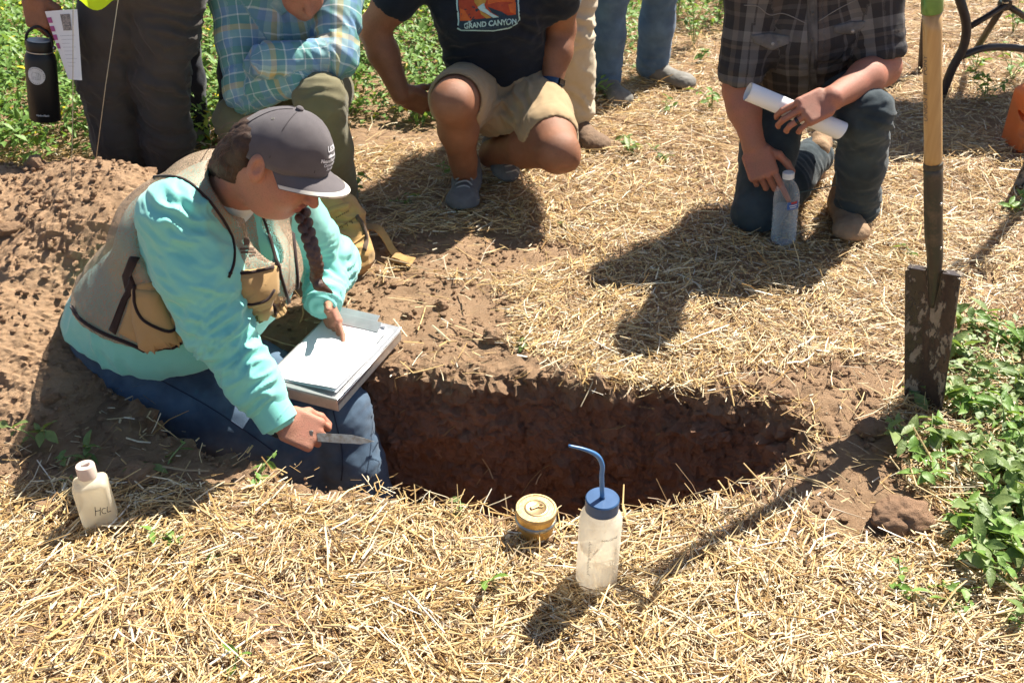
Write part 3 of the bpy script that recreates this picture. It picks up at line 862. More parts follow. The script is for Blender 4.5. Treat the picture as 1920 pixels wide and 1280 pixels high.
def shoe(name, heel, toe, mat, solemat, parent, up=(0, 0, 1), w=0.046, h=0.055, ankle=None, lace=None, collar=0.045, k=1.0):
    heel, toe = A3(heel), A3(toe); d = unit(toe - heel); up = np.asarray(up, float); up = unit(up - d * (up @ d)); s = np.cross(up, d)
    L = float(np.linalg.norm(toe - heel)); S = Sdf()
    S.ecap(heel + d * (0.035 * k) + up * (0.030 * k), heel + d * (0.10 * k) + up * (0.036 * k), s, ((0.036 * k), (0.040 * k)), ((0.040 * k), (0.042 * k)), (0.03 * k))
    S.ecap(heel + d * (0.10 * k) + up * (0.034 * k), toe - d * (0.05 * k) + up * (0.026 * k), s, ((0.040 * k), (0.040 * k)), (w * k, (0.030 * k)), (0.03 * k))
    S.ell(toe - d * (0.045 * k) + up * (0.024 * k), ((0.045 * k), w * k, (0.028 * k)), (d, s, up), (0.03 * k))
    S.cap(heel + d * (0.055 * k) + up * (0.04 * k), heel + d * (0.06 * k) + up * ((0.04 * k) + collar * k), (0.043 * k), (0.040 * k), (0.02 * k))
    S.plane(heel + up * (0.014 * k), -up)
    o = sdf_obj(name, S, 0.006, mat, parent, lambda V: (0.0015 * k) * fbm(V * 60, 2))
    S2 = Sdf(); S2.ecap(heel + d * (0.036 * k) + up * (0.012 * k), heel + d * (0.11 * k) + up * (0.012 * k), s, ((0.039 * k), (0.012 * k)), ((0.040 * k), (0.012 * k)), (0.02 * k))
    S2.ecap(heel + d * (0.11 * k) + up * (0.012 * k), toe - d * (0.046 * k) + up * (0.012 * k), s, ((0.040 * k), (0.012 * k)), (w * k + (0.003 * k), (0.012 * k)), (0.02 * k))
    S2.plane(heel + up * (0.018 * k), up); S2.plane(heel + up * (0.0005 * k), -up)
    sdf_obj('sole', S2, 0.010, solemat, o)
    if lace is not None:
        for kk in range(5):
            q = heel + d * ((0.115 * k) + (0.021 * k) * kk) + up * ((0.088 * k) - (0.0065 * k) * kk)
            tube('lace', smoothpts([q - s * (0.026 * k) - up * (0.010 * k), q - s * (0.01 * k) + up * (0.002 * k) + d * (0.005 * k), q + s * (0.01 * k) + up * (0.002 * k) - d * (0.003 * k), q + s * (0.026 * k) - up * (0.010 * k)], 3), (0.0028 * k), lace, o, 6)
    return o
def limb_uv(limbs):
    """cloth coordinates: along and around each sleeve, or across the trunk"""
    def at(V):
        best = np.full(len(V), 9.0, np.float32); uv = np.zeros((len(V), 3), np.float32)
        for a, b, ref, off, bias in limbs:
            a, b = A3(a), A3(b); ab = unit(b - a); L = float(np.linalg.norm(b - a)); ref = np.asarray(ref, float); x = unit(ref - ab * (ref @ ab)); y = np.cross(ab, x)
            q = V - a; h = q @ A3(ab); t = np.clip(h, 0, L); r = np.linalg.norm(q - t[:, None] * A3(ab), axis=1) - bias
            m = r < best; best = np.where(m, r, best)
            ang = np.arctan2(q @ A3(y), q @ A3(x))
            rad = max(bias, 0.05)
            uv[m] = np.stack([ang * rad + off, h + off * 0.7, np.zeros(len(V))], 1)[m]
        return {'cloth_uv': ('FLOAT_VECTOR', uv)}
    return at
def plaid(name, period, ru, rv, mixf=0.5, rough=0.85, tint=None):
    m, nt, b = newmat(name); at = nd(nt, 'ShaderNodeAttribute'); at.attribute_name = 'cloth_uv'
    sx = nd(nt, 'ShaderNodeSeparateXYZ'); nt.links.new(at.outputs['Vector'], sx.inputs[0])
    def band(sock, stops):
        a = nd(nt, 'ShaderNodeMath', operation='DIVIDE'); nt.links.new(sock, a.inputs[0]); a.inputs[1].default_value = period
        f = nd(nt, 'ShaderNodeMath', operation='FRACT'); nt.links.new(a.outputs[0], f.inputs[0])
        n = nt.nodes.new('ShaderNodeValToRGB'); n.color_ramp.interpolation = 'CONSTANT'; e = n.color_ramp.elements
        while len(e) < len(stops): e.new(0.5)
        for q, (p, c) in zip(e, stops): q.position = p; q.color = rgba(c)
        nt.links.new(f.outputs[0], n.inputs[0]); return n.outputs[0]
    col = mixc(nt, mixf, band(sx.outputs[0], ru), band(sx.outputs[1], rv))
    co = objco(nt); col = mixc(nt, ramp(nt, noise(nt, co, 25, 5), [(0.4, 0.0), (0.8, 0.25)]), col, tuple(0.5 * x for x in ru[0][1]))
    nt.links.new(col, b.inputs['Base Color']); b.inputs['Roughness'].default_value = rough; b.inputs['Specular IOR Level'].default_value = 0.15
    add_bump(nt, b, noise(nt, co, 900, 2), 0.0005); return m

MAT_SKIN_W = skin_mat('skin_fair_tan', (0.40, 0.19, 0.12), (0.46, 0.19, 0.125))
MAT_SKIN_B = skin_mat('skin_brown', (0.25, 0.105, 0.055), (0.30, 0.125, 0.068), 0.55)
MAT_SKIN_K = skin_mat('skin_ruddy', (0.36, 0.155, 0.10), (0.42, 0.16, 0.105), 0.55)
MAT_TEAL = cloth('aqua_shirt_cloth', (0.22, 0.60, 0.53), (0.20, 0.57, 0.50), 1400, 0.55, 6, 0.0003, 0.3)
MAT_JEAN = cloth('blue_denim', (0.048, 0.076, 0.12), (0.09, 0.14, 0.205), 700, 0.9, 11)
MAT_JEAN2 = cloth('green_black_denim', (0.024, 0.034, 0.042), (0.046, 0.062, 0.072), 700, 0.9, 12)
MAT_JEAN3 = cloth('mid_blue_denim', (0.06, 0.105, 0.18), (0.10, 0.165, 0.26), 700, 0.9, 12)
MAT_TAN = cloth('tan_canvas', (0.44, 0.285, 0.13), (0.40, 0.25, 0.11), 800, 0.85, 10)
MAT_TRIM = cloth('dark_brown_binding', (0.035, 0.02, 0.018), None, 900)
MAT_WHITE = cloth('white_cotton', (0.75, 0.75, 0.76), (0.68, 0.69, 0.72), 900)
MAT_CAP = cloth('grey_cap_twill', (0.115, 0.10, 0.105), (0.095, 0.083, 0.088), 1200, 0.8, 18)
MAT_CAPEDGE = cloth('cream_cap_edge', (0.62, 0.58, 0.52), (0.56, 0.52, 0.46), 1200)
MAT_THREAD = simple('white_thread', (0.75, 0.75, 0.8), None, 50, 0.6)
MAT_HAIR = simple('brown_hair', (0.055, 0.026, 0.018), (0.10, 0.045, 0.028), 70, 0.35, 0.6, 0.002, 500)
MAT_HAIRDK = simple('dark_hair', (0.015, 0.011, 0.010), (0.03, 0.02, 0.016), 70, 0.4, 0.5, 0.002, 400)
MAT_GREYP = cloth('charcoal_trouser_cloth', (0.072, 0.06, 0.054), (0.058, 0.049, 0.045), 1000, 0.8, 9)
MAT_NAVY = cloth('navy_cloth', (0.012, 0.014, 0.026), None, 900)
MAT_KHAKI = cloth('khaki_shorts_cloth', (0.38, 0.265, 0.15), (0.34, 0.235, 0.13), 900, 0.85, 10)
MAT_STONE = cloth('stone_trouser_cloth', (0.56, 0.47, 0.34), (0.50, 0.41, 0.29), 900, 0.85, 10)
MAT_OLIVE = cloth('olive_trouser_cloth', (0.17, 0.15, 0.085), (0.145, 0.128, 0.072), 900, 0.85, 10)
MAT_TSHIRT = cloth('black_navy_cotton', (0.016, 0.02, 0.03), (0.011, 0.014, 0.021), 1000, 0.9, 10, 0.0004, 0.1)
MAT_SHOE = cloth('grey_knit_shoe', (0.16, 0.155, 0.16), (0.12, 0.115, 0.12), 500, 0.85, 30, 0.0012)
MAT_SOLE = simple('grey_rubber_sole', (0.20, 0.19, 0.18), None, 40, 0.8)
MAT_BOOT = simple('tan_suede_boot', (0.36, 0.24, 0.15), (0.28, 0.18, 0.11), 25, 0.9, 0.2, 0.002, 200)
MAT_BOOTSOLE = simple('dark_boot_sole', (0.13, 0.10, 0.08), None, 40, 0.85)
def vest_mesh_material():
    """fine net: small holes between brown threads"""
    m, nt, b = newmat('tan_net_fabric'); co = objco(nt)
    v = nd(nt, 'ShaderNodeTexVoronoi', feature='DISTANCE_TO_EDGE'); v.inputs['Scale'].default_value = 230; v.inputs['Randomness'].default_value = 0.95
    nt.links.new(co, v.inputs['Vector'])
    hole = ramp(nt, v.outputs['Distance'], [(0.09, 0.0), (0.13, 1.0)])
    col = mixc(nt, ramp(nt, noise(nt, co, 12, 3), [(0.4, 0.0), (0.7, 1.0)]), (0.36, 0.25, 0.17), (0.31, 0.21, 0.14))
    nt.links.new(col, b.inputs['Base Color']); b.inputs['Roughness'].default_value = 0.6
    tr = nd(nt, 'ShaderNodeBsdfTransparent'); mx = nd(nt, 'ShaderNodeMixShader')
    sc_ = nd(nt, 'ShaderNodeMath', operation='MULTIPLY'); nt.links.new(hole, sc_.inputs[0]); sc_.inputs[1].default_value = 0.78
    nt.links.new(sc_.outputs[0], mx.inputs[0]); nt.links.new(b.outputs[0], mx.inputs[1]); nt.links.new(tr.outputs[0], mx.inputs[2])
    nt.links.new(mx.outputs[0], nt.nodes['Material Output'].inputs['Surface']); return m
MAT_NET = vest_mesh_material()

MAT_TRIM_FADE = cloth('faded_print', (0.13, 0.085, 0.06), None, 900)
MAT_SEAM = simple('denim_seam', (0.03, 0.045, 0.08), None, 300, 0.9)
MAT_CAPSEAM = simple('cap_seam', (0.075, 0.065, 0.07), None, 300, 0.9)
MAT_CAPSEAM2 = simple('cap_eyelet', (0.2, 0.19, 0.17), None, 300, 0.7)
MAT_HAIRDK2 = simple('dark_brown_hair', (0.036, 0.020, 0.014), (0.07, 0.038, 0.024), 70, 0.6, 0.3, 0.002, 400)
# ------------------------------------------------------------------ the sitting woman with clipboard and knife
def woman():
    E = empty('person', (-1.08, 2.53, -0.15), 'person in aqua shirt, tan vest and grey cap sitting at the pit', 'person')
    SCW = 1.13; Tw = lambda a, b, t: T(a, b, t * SCW); Wp = lambda q: CAMP + (np.asarray(q, float) - CAMP) * SCW      # how far off she sits
    w = unit((0.157, 0.300, -0.05)); fd = unit((0.886, -0.46, 0.0)); Z = np.array((0, 0, 1.0))
    pel, bel, che, yok = (Wp(q) for q in ((-0.985, 2.27, 0.15), (-0.905, 2.235, 0.34), (-0.755, 2.20, 0.565), (-0.675, 2.185, 0.665)))
    shR, elR, wrR = Tw(335, 415, 2.27), Tw(408, 612, 2.33), Tw(516, 780, 2.36)
    shL, elL, wrL = Wp((-0.575, 2.345, 0.615)), Wp((-0.50, 2.50, 0.33)), Tw(606, 560, 2.71)
    hc = Tw(530, 300, 2.2); hf = unit((0.78, -0.24, -0.58)); hu = unit((0.58, 0.0, 0.80))
    def torso(S, e):
        e = e + 0.016
        S.ecap(pel + fd * 0.03, bel + fd * 0.03, w, (0.19 + e, 0.165 + e), (0.20 + e, 0.178 + e), 0.06)
        S.ell(bel + fd * 0.15 + Z * 0.03, (0.185 + e, 0.175 + e, 0.165 + e), None, 0.06)
        S.ell(che + fd * 0.11 - Z * 0.09, (0.155 + e, 0.155 + e, 0.14 + e), None, 0.06)
        S.ecap(bel + fd * 0.03, che + fd * 0.008, w, (0.20 + e, 0.178 + e), (0.18 + e, 0.140 + e), 0.06)
        S.ecap(che, yok, w, (0.18 + e, 0.14 + e), (0.14 + e, 0.085 + e), 0.06)
        for q in (-1, 1): S.ell(che + fd * 0.11 + w * q * 0.075 - Z * 0.06, (0.085 + e, 0.085 + e, 0.085 + e), None, 0.06)
        return S
    # skin
    B = torso(Sdf(), -0.045)
    Hd = Sdf(); L, hs = head_sdf(Hd, hc, hf, hu, 1.10)
    Hd.chain([(yok + hc) / 2 + Z * 0.01, hc - hu * 0.05 - hf * 0.03], [0.064, 0.068], 0.04); Hd.ell(hc - hu * 0.105 + hf * 0.02, (0.05, 0.045, 0.05), None, 0.04)
    B.chain([yok, (yok + hc) / 2 + Z * 0.01, hc - hu * 0.05 - hf * 0.03], [0.075, 0.064, 0.068], 0.04)
    B.ell(hc - hu * 0.105 + hf * 0.02, (0.05, 0.045, 0.05), None, 0.04)
    B.chain([shR, elR, wrR], [0.055, 0.042, 0.03]); B.chain([shL, elL, wrL], [0.055, 0.042, 0.03])
    hipR, knR, anR = Wp((-0.945, 2.16, 0.165)), Wp((-0.575, 2.075, 0.035)), Wp((-0.49, 2.10, -0.24))
    hipL, knL, anL = Wp((-0.93, 2.37, 0.145)), P(632, 772, 2.40), P(698, 955, 2.30)
    B.chain([hipR, knR, anR], [0.095, 0.065, 0.045]); B.chain([hipL, knL, anL], [0.095, 0.065, 0.045])
    tipR = Tw(586, 816, 2.375)
    Hr = hand(Tw(522, 785, 2.365), tipR - Tw(522, 785, 2.36) + np.array((0, 0.0, 0.005)), (-0.05, -0.62, 0.78), True, [(62, 78, 30), (68, 82, 40), (72, 84, 45), (78, 84, 45)],
              [(0.75, 0.55, -0.35), (0.95, 0.1, -0.4), (0.9, -0.25, -0.45)], 1.16, (elR * 0.35 + wrR * 0.65, 0.033))
    thumbp = Tw(640, 600, 2.75)
    Hl = hand(wrL, (0.30, -0.42, -0.50), (0.25, 0.75, 0.35), False, [(8, 12, 8), (10, 14, 8), (12, 16, 10), (14, 18, 10)], [(0.35, 0.80, -0.35), (0.45, 0.75, -0.5), (0.35, 0.8, -0.5)], 0.96, (elL * 0.3 + wrL * 0.7, 0.032))
    body_obj(B, [Hr, Hl, Hd], MAT_SKIN_W, E, 0.010, lip_tint(L, hf, hu))
    # eye on the near side, half closed
    for q in (-1, 1):
        lathe('eye', [(0.001, -0.011), (0.008, -0.008), (0.011, 0.0), (0.008, 0.008), (0.001, 0.011)], MAT_WHITE, E, L(0.086, 0.006, q * 0.033), hf, 14)
        a, b = L(0.092, 0.024, q * 0.018), L(0.082, 0.026, q * 0.054)
        tube('eyebrow', smoothpts([a, (a + b) / 2 + hu * 0.005 + hf * 0.006, b], 4), [0.0035] * 4 + [0.003] * 4 + [0.0015], MAT_HAIR, E, 6)
    # shirt
    S = torso(Sdf(), 0.0)
    S.ecap(pel + Z * 0.02 + fd * 0.03, pel + Z * 0.16 + fd * 0.03, w, (0.205, 0.186), (0.206, 0.190), 0.04)
    nk = che + fd * 0.17 + Z * 0.04
    S.plane((-0.984, 2.3, 0.085), (-0.20, 0, -1.0), 0.003); S.plane((-0.95, 2.3, 0.078), (0.30, 0, -1.0), 0.003)
    S.chain([shR + (shR - elR) * 0.02, elR * 0.5 + shR * 0.5, elR, elR * 0.4 + wrR * 0.6, wrR], [0.098, 0.094, 0.076, 0.062, 0.050], 0.05)
    S.chain([shL, elL, wrL], [0.092, 0.076, 0.052], 0.05)
    S.chain([shR, yok + w * -0.02, shL], [0.07, 0.075, 0.07], 0.06)
    S.cap(wrR, wrR + unit(wrR - elR) * 0.2, 0.030, 0.030, 0.004, cut=True)
    S.cap(yok + fd * 0.09 + Z * 0.09, nk - Z * 0.10 + fd * 0.06, 0.060, 0.024, 0.008, cut=True)
    S.cap(yok + Z * 0.02, hc - hu * 0.05, 0.066, 0.085, 0.008, cut=True)
    ax = unit(elR - shR); ax2 = unit(wrR - elR)
    sp = [(Tw(330, 420, 2.2), (0.6, 0.2, 0.9), 0.040, 0.0085, 0.085), (Tw(400, 480, 2.2), (0.7, 0, 0.7), 0.045, 0.009, 0.09), (Tw(380, 560, 2.25), (0.3, 0, 1), 0.05, 0.008, 0.09),
          (elR, ax + 0.4 * w, 0.038, 0.011, 0.10), (Tw(440, 660, 2.3), ax2 + 0.6 * Z, 0.042, 0.010, 0.08), (Tw(480, 740, 2.3), ax2, 0.035, 0.007, 0.07), (wrL, unit(elL - wrL), 0.03, 0.010, 0.1), (elL, (0.3, 0, 1), 0.035, 0.012, 0.14),
          (Tw(240, 670, 2.6), (1, 0.3, 0), 0.07, 0.007, 0.2), (Tw(420, 640, 2.25), ax2 + 0.3 * w, 0.022, 0.0040, 0.10), (Tw(350, 400, 2.2), (0.8, 0.1, 0.5), 0.026, 0.0032, 0.10), (Tw(330, 520, 2.25), (0.5, 0, 0.8), 0.03, 0.003, 0.14)]
    shirt = sdf_obj('shirt', S, 0.0058, MAT_TEAL, E, lambda V: 1.7 * folds(V, sp, 0.0016, 6.0))
    # cuff, sleeve tab
    cu = unit(wrR - elR)
    lathe('cuff', [(0.049, -0.075), (0.053, -0.07), (0.052, -0.03), (0.0515, 0.0), (0.049, 0.002), (0.046, 0.0), (0.046, -0.06)], MAT_TEAL, E, wrR + cu * 0.022, cu, 30)
    # white undershirt
    U = Sdf(); U.ecap(che + fd * 0.012, yok + fd * 0.02, w, (0.165, 0.135), (0.10, 0.07), 0.05); U.cap(yok, (yok + hc) / 2, 0.07, 0.066, 0.03); U.cap((yok + hc) / 2 + hu * 0.02, hc, 0.062, 0.09, 0.005, cut=True)
    sdf_obj('undershirt', U, 0.009, MAT_WHITE, E, lambda V: 0.003 * fbm(V * 15, 2))
    # vest: net upper, canvas lower, cut for arms, neck and front opening
    Vt = torso(Sdf(), 0.018)
    Vt.chain([shR + w * 0.045 + Z * 0.012, yok - w * 0.01 + Z * 0.005, shL - w * 0.03], [0.094, 0.102, 0.082], 0.06)
    Vt.cap(shR - w * 0.055 - Z * 0.02, shR + (elR - shR) * 1.0 - w * 0.01, 0.102, 0.112, 0.012, cut=True)
    Vt.cap(shL + w * 0.005, shL + (elL - shL) * 1.0, 0.088, 0.10, 0.012, cut=True)
    Vt.cap(yok + Z * 0.03 + fd * 0.01, hc - hu * 0.03, 0.078, 0.10, 0.01, cut=True)
    Vt.cap(yok + fd * 0.11 + Z * 0.08 + w * 0.01, nk - Z * 0.07 + w * 0.012 + fd * 0.07, 0.062, 0.036, 0.008, cut=True)
    Vt.cap(nk - Z * 0.07 + w * 0.012 + fd * 0.07, bel + fd * 0.335 + Z * 0.0 + w * 0.03, 0.034, 0.014, 0.006, cut=True)
    Vt.plane((-0.984, 2.3, 0.212), (-0.18, 0, -1.0), 0.003); Vt.plane((-0.95, 2.3, 0.200), (0.30, 0, -1.0), 0.003)
    vest = sdf_obj('vest', Vt, 0.0062, MAT_NET, E, lambda V: folds(V, [(Tw(200, 520, 2.6), (0.6, 0, 1), 0.07, 0.007, 0.16), (Tw(480, 440, 2.3), (1, 0, 0.4), 0.05, 0.005, 0.1)], 0.003, 6.0) + 0.001)
    bv = bvh_of(vest)
    bvs = bvh_of(vest, shirt)
    # canvas lower panel with pockets
    cloth_patch('canvas_panel', [(252, 535), (285, 528), (345, 545), (425, 535), (432, 505), (515, 505), (522, 560), (562, 600), (560, 640), (480, 660), (365, 682), (312, 670), (262, 645), (222, 624), (234, 590)], bv, 0.004, MAT_TAN, vest)
    p1 = cloth_patch('chest_pocket', [(430, 512), (512, 500), (514, 545), (505, 575), (470, 590), (435, 585)], bv, 0.012, MAT_TAN, vest, 6, 0.010)
    cloth_patch('pocket_flap', [(432, 511), (513, 499), (514, 545), (498, 564), (465, 570), (445, 556)], bv, 0.026, MAT_TAN, p1, 6, 0.006, 0.010)
    p2 = cloth_patch('lower_pocket', [(422, 590), (508, 568), (516, 610), (500, 640), (470, 658), (440, 650), (430, 620)], bv, 0.012, MAT_TAN, vest, 6, 0.018)
    p3 = cloth_patch('side_pocket', [(250, 538), (296, 545), (330, 620), (345, 668), (300, 670), (262, 650), (250, 600)], bv, 0.010, MAT_TAN, vest, 6, 0.016)
    cloth_patch('front_pocket', [(515, 575), (556, 590), (560, 622), (548, 636), (520, 630)], bv, 0.010, MAT_TAN, vest, 6, 0.020)
    bv2 = bvh_of(vest, *[o for o in vest.children])
    pip = lambda n, px, r=0.0045, par=vest, off=0.003, b=bv: piping(n, px, b, r, MAT_TRIM, par, off)
    pip('armhole_binding', [(222, 365), (250, 344), (300, 331), (345, 338), (385, 370), (418, 412), (436, 450), (438, 490), (428, 520)], 0.0036, vest, 0.002, bvs)
    pip('hem_binding', [(136, 575), (152, 598), (190, 622), (240, 642), (262, 652), (312, 678), (362, 690)], 0.0052)
    cloth_patch('side_binding', [(245, 480), (262, 482), (247, 515), (257, 540), (240, 562), (217, 628), (205, 620), (229, 560), (241, 538), (231, 516)], bv, 0.0055, MAT_TRIM, vest, 6)
    pip('neck_binding', [(424, 262), (440, 300), (462, 345), (490, 400), (505, 440), (520, 500), (540, 560), (548, 572)], 0.0035, vest, 0.002, bvs)
    bf = bvh_of(vest, *[c for o in vest.children for c in (o, *o.children)])
    pip('pocket_binding', [(431, 513), (470, 511), (513, 501)], 0.0042, p1, 0.002, bf)
    pip('pocket_binding', [(437, 520), (446, 556), (466, 570), (498, 563), (514, 543)], 0.0036, p1, 0.002, bf)
    pip('pocket_binding', [(430, 625), (465, 624), (500, 612), (516, 592), (512, 570)], 0.0042, p2, 0.002, bf)
    pip('pocket_binding', [(252, 536), (254, 570), (270, 600), (310, 620), (330, 618)], 0.0042, p3, 0.002, bf)
    pip('zip_edge', [(505, 440), (522, 500), (540, 560), (546, 575)], 0.0045, vest, 0.004, bf)
    pip('front_binding', [(547, 430), (552, 480), (556, 530), (552, 570)], 0.0042, vest, 0.004, bv)
    # faded print on the vest chest
    for k, (cx, cy, wd, hg) in enumerate([(462, 452, 10, 14), (463, 466, 26, 4), (466, 472, 28, 4), (472, 478, 12, 4)]):
        cloth_patch('faded_print', [(cx - wd / 2, cy - hg / 2 + 1), (cx + wd / 2, cy - hg / 2), (cx + wd / 2, cy + hg / 2), (cx - wd / 2, cy + hg / 2 + 1)], bv, 0.0012, MAT_TRIM_FADE, vest, 6)
    # jeans
    Jn = Sdf(); Jn.ecap(pel + Z * 0.05 + fd * 0.03, pel + Z * 0.15 + fd * 0.03, w, (0.175, 0.15), (0.195, 0.178), 0.04)
    Jn.chain([hipR, hipR * 0.45 + knR * 0.55, knR, knR * 0.5 + anR * 0.5, anR], [0.118, 0.106, 0.090, 0.082, 0.074], 0.04)
    Jn.chain([hipL, hipL * 0.45 + knL * 0.55, knL, knL * 0.5 + anL * 0.5, anL], [0.135, 0.110, 0.090, 0.080, 0.074], 0.04)
    Jn.plane(anR - Z * 0.03, (0, 0, -1)) if False else None
    sj = [(knL, unit(anL - knL), 0.035, 0.007, 0.12), (knL * 0.4 + anL * 0.6, unit(anL - knL), 0.05, 0.006, 0.12), (knR, unit(anR - knR), 0.035, 0.007, 0.12), (hipR, unit(knR - hipR), 0.05, 0.008, 0.15), (Tw(400, 760, 2.6), (1, 0, -0.7), 0.09, 0.006, 0.15)]
    jeans = sdf_obj('jeans', Jn, 0.0078, MAT_JEAN, E, lambda V: folds(V, sj, 0.003, 10.0))
    bj = bvh_of(jeans)
    piping('seam', [(625, 770), (632, 800), (640, 835), (643, 870), (640, 900)], bj, 0.0022, MAT_SEAM, jeans, 0.001)
    piping('seam', [(300, 712), (380, 755), (450, 800), (520, 850)], bj, 0.0018, MAT_SEAM, jeans, 0.001)
    for a, d in ((anR, (0.75, -0.1, 0)), (anL, (0.8, -0.15, 0))):
        hl = a + np.array((-0.06, 0, -0.085)); shoe('boot', hl, hl + unit(d) * 0.27, MAT_BOOT, MAT_BOOTSOLE, E)
    # cap, tipped back a little on the head
    cf_, cu_ = unit(hf + 0.20 * hu), unit(hu - 0.20 * hf)
    cc = hc + cu_ * 0.030 - cf_ * 0.004
    s = hs; N, Mr = 48, 12
    V = []; F = []
    for i in range(Mr + 1):
        ph = (i / Mr) * math.radians(100)
        for k in range(N):
            th = 2 * math.pi * k / N; cf, cs = math.cos(th), math.sin(th)
            rr = math.sin(ph); q = 1 + 0.012 * math.sin(3 * th + 0.5) * rr
            crease = -0.004 * math.exp(-((abs(cs) - 0.75) / 0.2) ** 2) * rr * (cf < 0)
            V.append(cc + cf_ * (cf * rr * (0.116 if cf > 0 else 0.117) * q) + s * (cs * rr * (0.095 + crease) * q) + cu_ * (0.112 * math.cos(ph) * (1 + 0.06 * cf * rr) + 0.012 * cf * rr - 0.008))
    for i in range(Mr):
        for k in range(N):
            a, b = i * N + k, i * N + (k + 1) % N
            F.append((a, b, b + N, a + N)) if i else F.append((k + N, 0 * N + k, b + N)) if False else F.append((a, b, b + N, a + N))
    me = py_mesh('cap_crown', V, F); cap = empty('cap', tuple(cc)); cap.parent = E; cap.matrix_parent_inverse = Matrix()
    cap.matrix_parent_inverse = wmat(E).inverted()
    def lk(name, me_, m_, par):
        o = bpy.data.objects.new(name, me_); COL.objects.link(o); me_.materials.append(m_) if len(me_.materials) == 0 else None
        o.parent = par; o.matrix_parent_inverse = wmat(par).inverted(); return o
    bm = bmesh.new(); bm.from_mesh(me); bmesh.ops.remove_doubles(bm, verts=bm.verts, dist=1e-5); bmesh.ops.dissolve_degenerate(bm, edges=bm.edges, dist=1e-6)
    bmesh.ops.recalc_face_normals(bm, faces=bm.faces)
    for v in bm.verts:
        v.co += v.normal * float(0.0035 * fbm(np.array([v.co[:]]) * 18 + 3, 3)[0] - 0.001)
    bmesh.ops.solidify(bm, geom=bm.faces[:], thickness=0.0025); bm.to_mesh(me); bm.free()
    me.polygons.foreach_set('use_smooth', np.ones(len(me.polygons), bool))
    crown = lk('crown', me, MAT_CAP, cap)
    bc = bvh_of(crown)
    # brim: curved sheet in front of the crown
    def brim_pt(t, r):
        th = t * math.radians(82); base = cc + cf_ * (math.cos(th) * 0.1125) + s * (math.sin(th) * 0.092) + cu_ * (-0.0145)
        ext = 0.067 * max(0.0, math.cos(th * 0.98)) ** 0.45
        return base + cf_ * ext * r + s * (math.sin(th) * 0.006 * r) + cu_ * (-0.030 * (t * t) * (0.4 + 0.6 * r) - 0.012 * r)
    def sheet(name, r0, r1, m_, nr, lift, th_, par):
        V = []; F = []; nt_ = 33
        for a in range(nr + 1):
            for b in range(nt_):
                V.append(brim_pt(-1 + 2 * b / (nt_ - 1), r0 + (r1 - r0) * a / nr) + cu_ * lift)
        for a in range(nr):
            for b in range(nt_ - 1): q = a * nt_ + b; F.append((q, q + 1, q + 1 + nt_, q + nt_))
        me_ = py_mesh(name, V, F); bm = bmesh.new(); bm.from_mesh(me_); bmesh.ops.recalc_face_normals(bm, faces=bm.faces); bmesh.ops.solidify(bm, geom=bm.faces[:], thickness=th_); bm.to_mesh(me_); bm.free()
        me_.polygons.foreach_set('use_smooth', np.ones(len(me_.polygons), bool)); return sharp(lk(name, me_, m_, par))
    sheet('brim', -0.05, 1.0, MAT_CAP, 8, 0.0, 0.004, cap)
    sheet('brim_edge', 0.80, 1.02, MAT_CAPEDGE, 3, 0.0022, 0.008, cap)
    top = cc + cu_ * 0.105
    o = lathe('cap_button', [(0.009, -0.002), (0.009, 0.003), (0.006, 0.006), (0.001, 0.007)], MAT_CAP, None, top, cu_, 16); o.parent = cap; o.matrix_parent_inverse = wmat(cap).inverted()
    for k in range(6):
        th = math.radians(90 + 60 * k) if True else 0; pts = []
        for i in range(1, 12):
            ph = (i / 12) * math.radians(98); d = (cf_ * math.cos(th) * 0.109 + s * math.sin(th) * 0.09) * math.sin(ph) + cu_ * 0.100 * math.cos(ph)
            r = bc.find_nearest(Vector(cc + d * 1.02)); pts.append(np.array(r[0]) + np.array(r[1]) * 0.0004)
        o = tube('panel_seam', pts, 0.0014, MAT_CAPSEAM, None, 5); o.parent = cap; o.matrix_parent_inverse = wmat(cap).inverted()
        th2 = th + math.radians(30); ph = math.radians(42); d = (cf_ * math.cos(th2) * 0.109 + s * math.sin(th2) * 0.09) * math.sin(ph) + cu_ * 0.1 * math.cos(ph)
        r = bc.find_nearest(Vector(cc + d)); nn = np.array(r[1]); nn = nn if nn @ d > 0 else -nn
        o = lathe('eyelet', [(0.0035, 0), (0.0035, 0.001), (0.0022, 0.0012), (0.0014, 0.0)], MAT_CAPSEAM2, None, np.array(r[0]), nn, 12); o.parent = cap; o.matrix_parent_inverse = wmat(cap).inverted()
    # lettering on the cap front
    def cap_map(a0, u0, sc_):
        def f(x, y, off):
            th = a0 + x * sc_ / 0.10; d = cf_ * math.cos(th) * 0.109 + s * math.sin(th) * 0.09 + cu_ * (u0 + y * sc_)
            r = bc.ray_cast(Vector(cc + cu_ * (u0 + y * sc_) + (d - cu_ * (u0 + y * sc_)) * 2), Vector(-(d - cu_ * (u0 + y * sc_))).normalized())
            q = r[0] if r[0] is not None else bc.find_nearest(Vector(cc + d))[0]
            return np.array(q) + unit(d) * off
        return f
    sg = -1.0 if (s @ np.array((0, -1, 0))) > 0 else 1.0
    for txt, u0, sz in (('USDA', 0.056, 0.018), ('Natural Resources', 0.030, 0.0115), ('Conservation', 0.0195, 0.0115), ('Service', 0.009, 0.0115)):
        V2, F2 = text_vf(txt, sz, sz * 0.035); V2 = V2 * np.array((sg, 1, 1))
        o = print_on('cap_lettering', V2, F2, cap_map(0.0, u0, 1.0), MAT_THREAD, None); o.parent = cap; o.matrix_parent_inverse = wmat(cap).inverted()
    sw = np.array([(-0.020, -0.004), (0.020, -0.004), (0.020, 0.000), (0.006, 0.004), (-0.008, 0.002), (-0.020, 0.003)]); 
    vv = []; ff = []
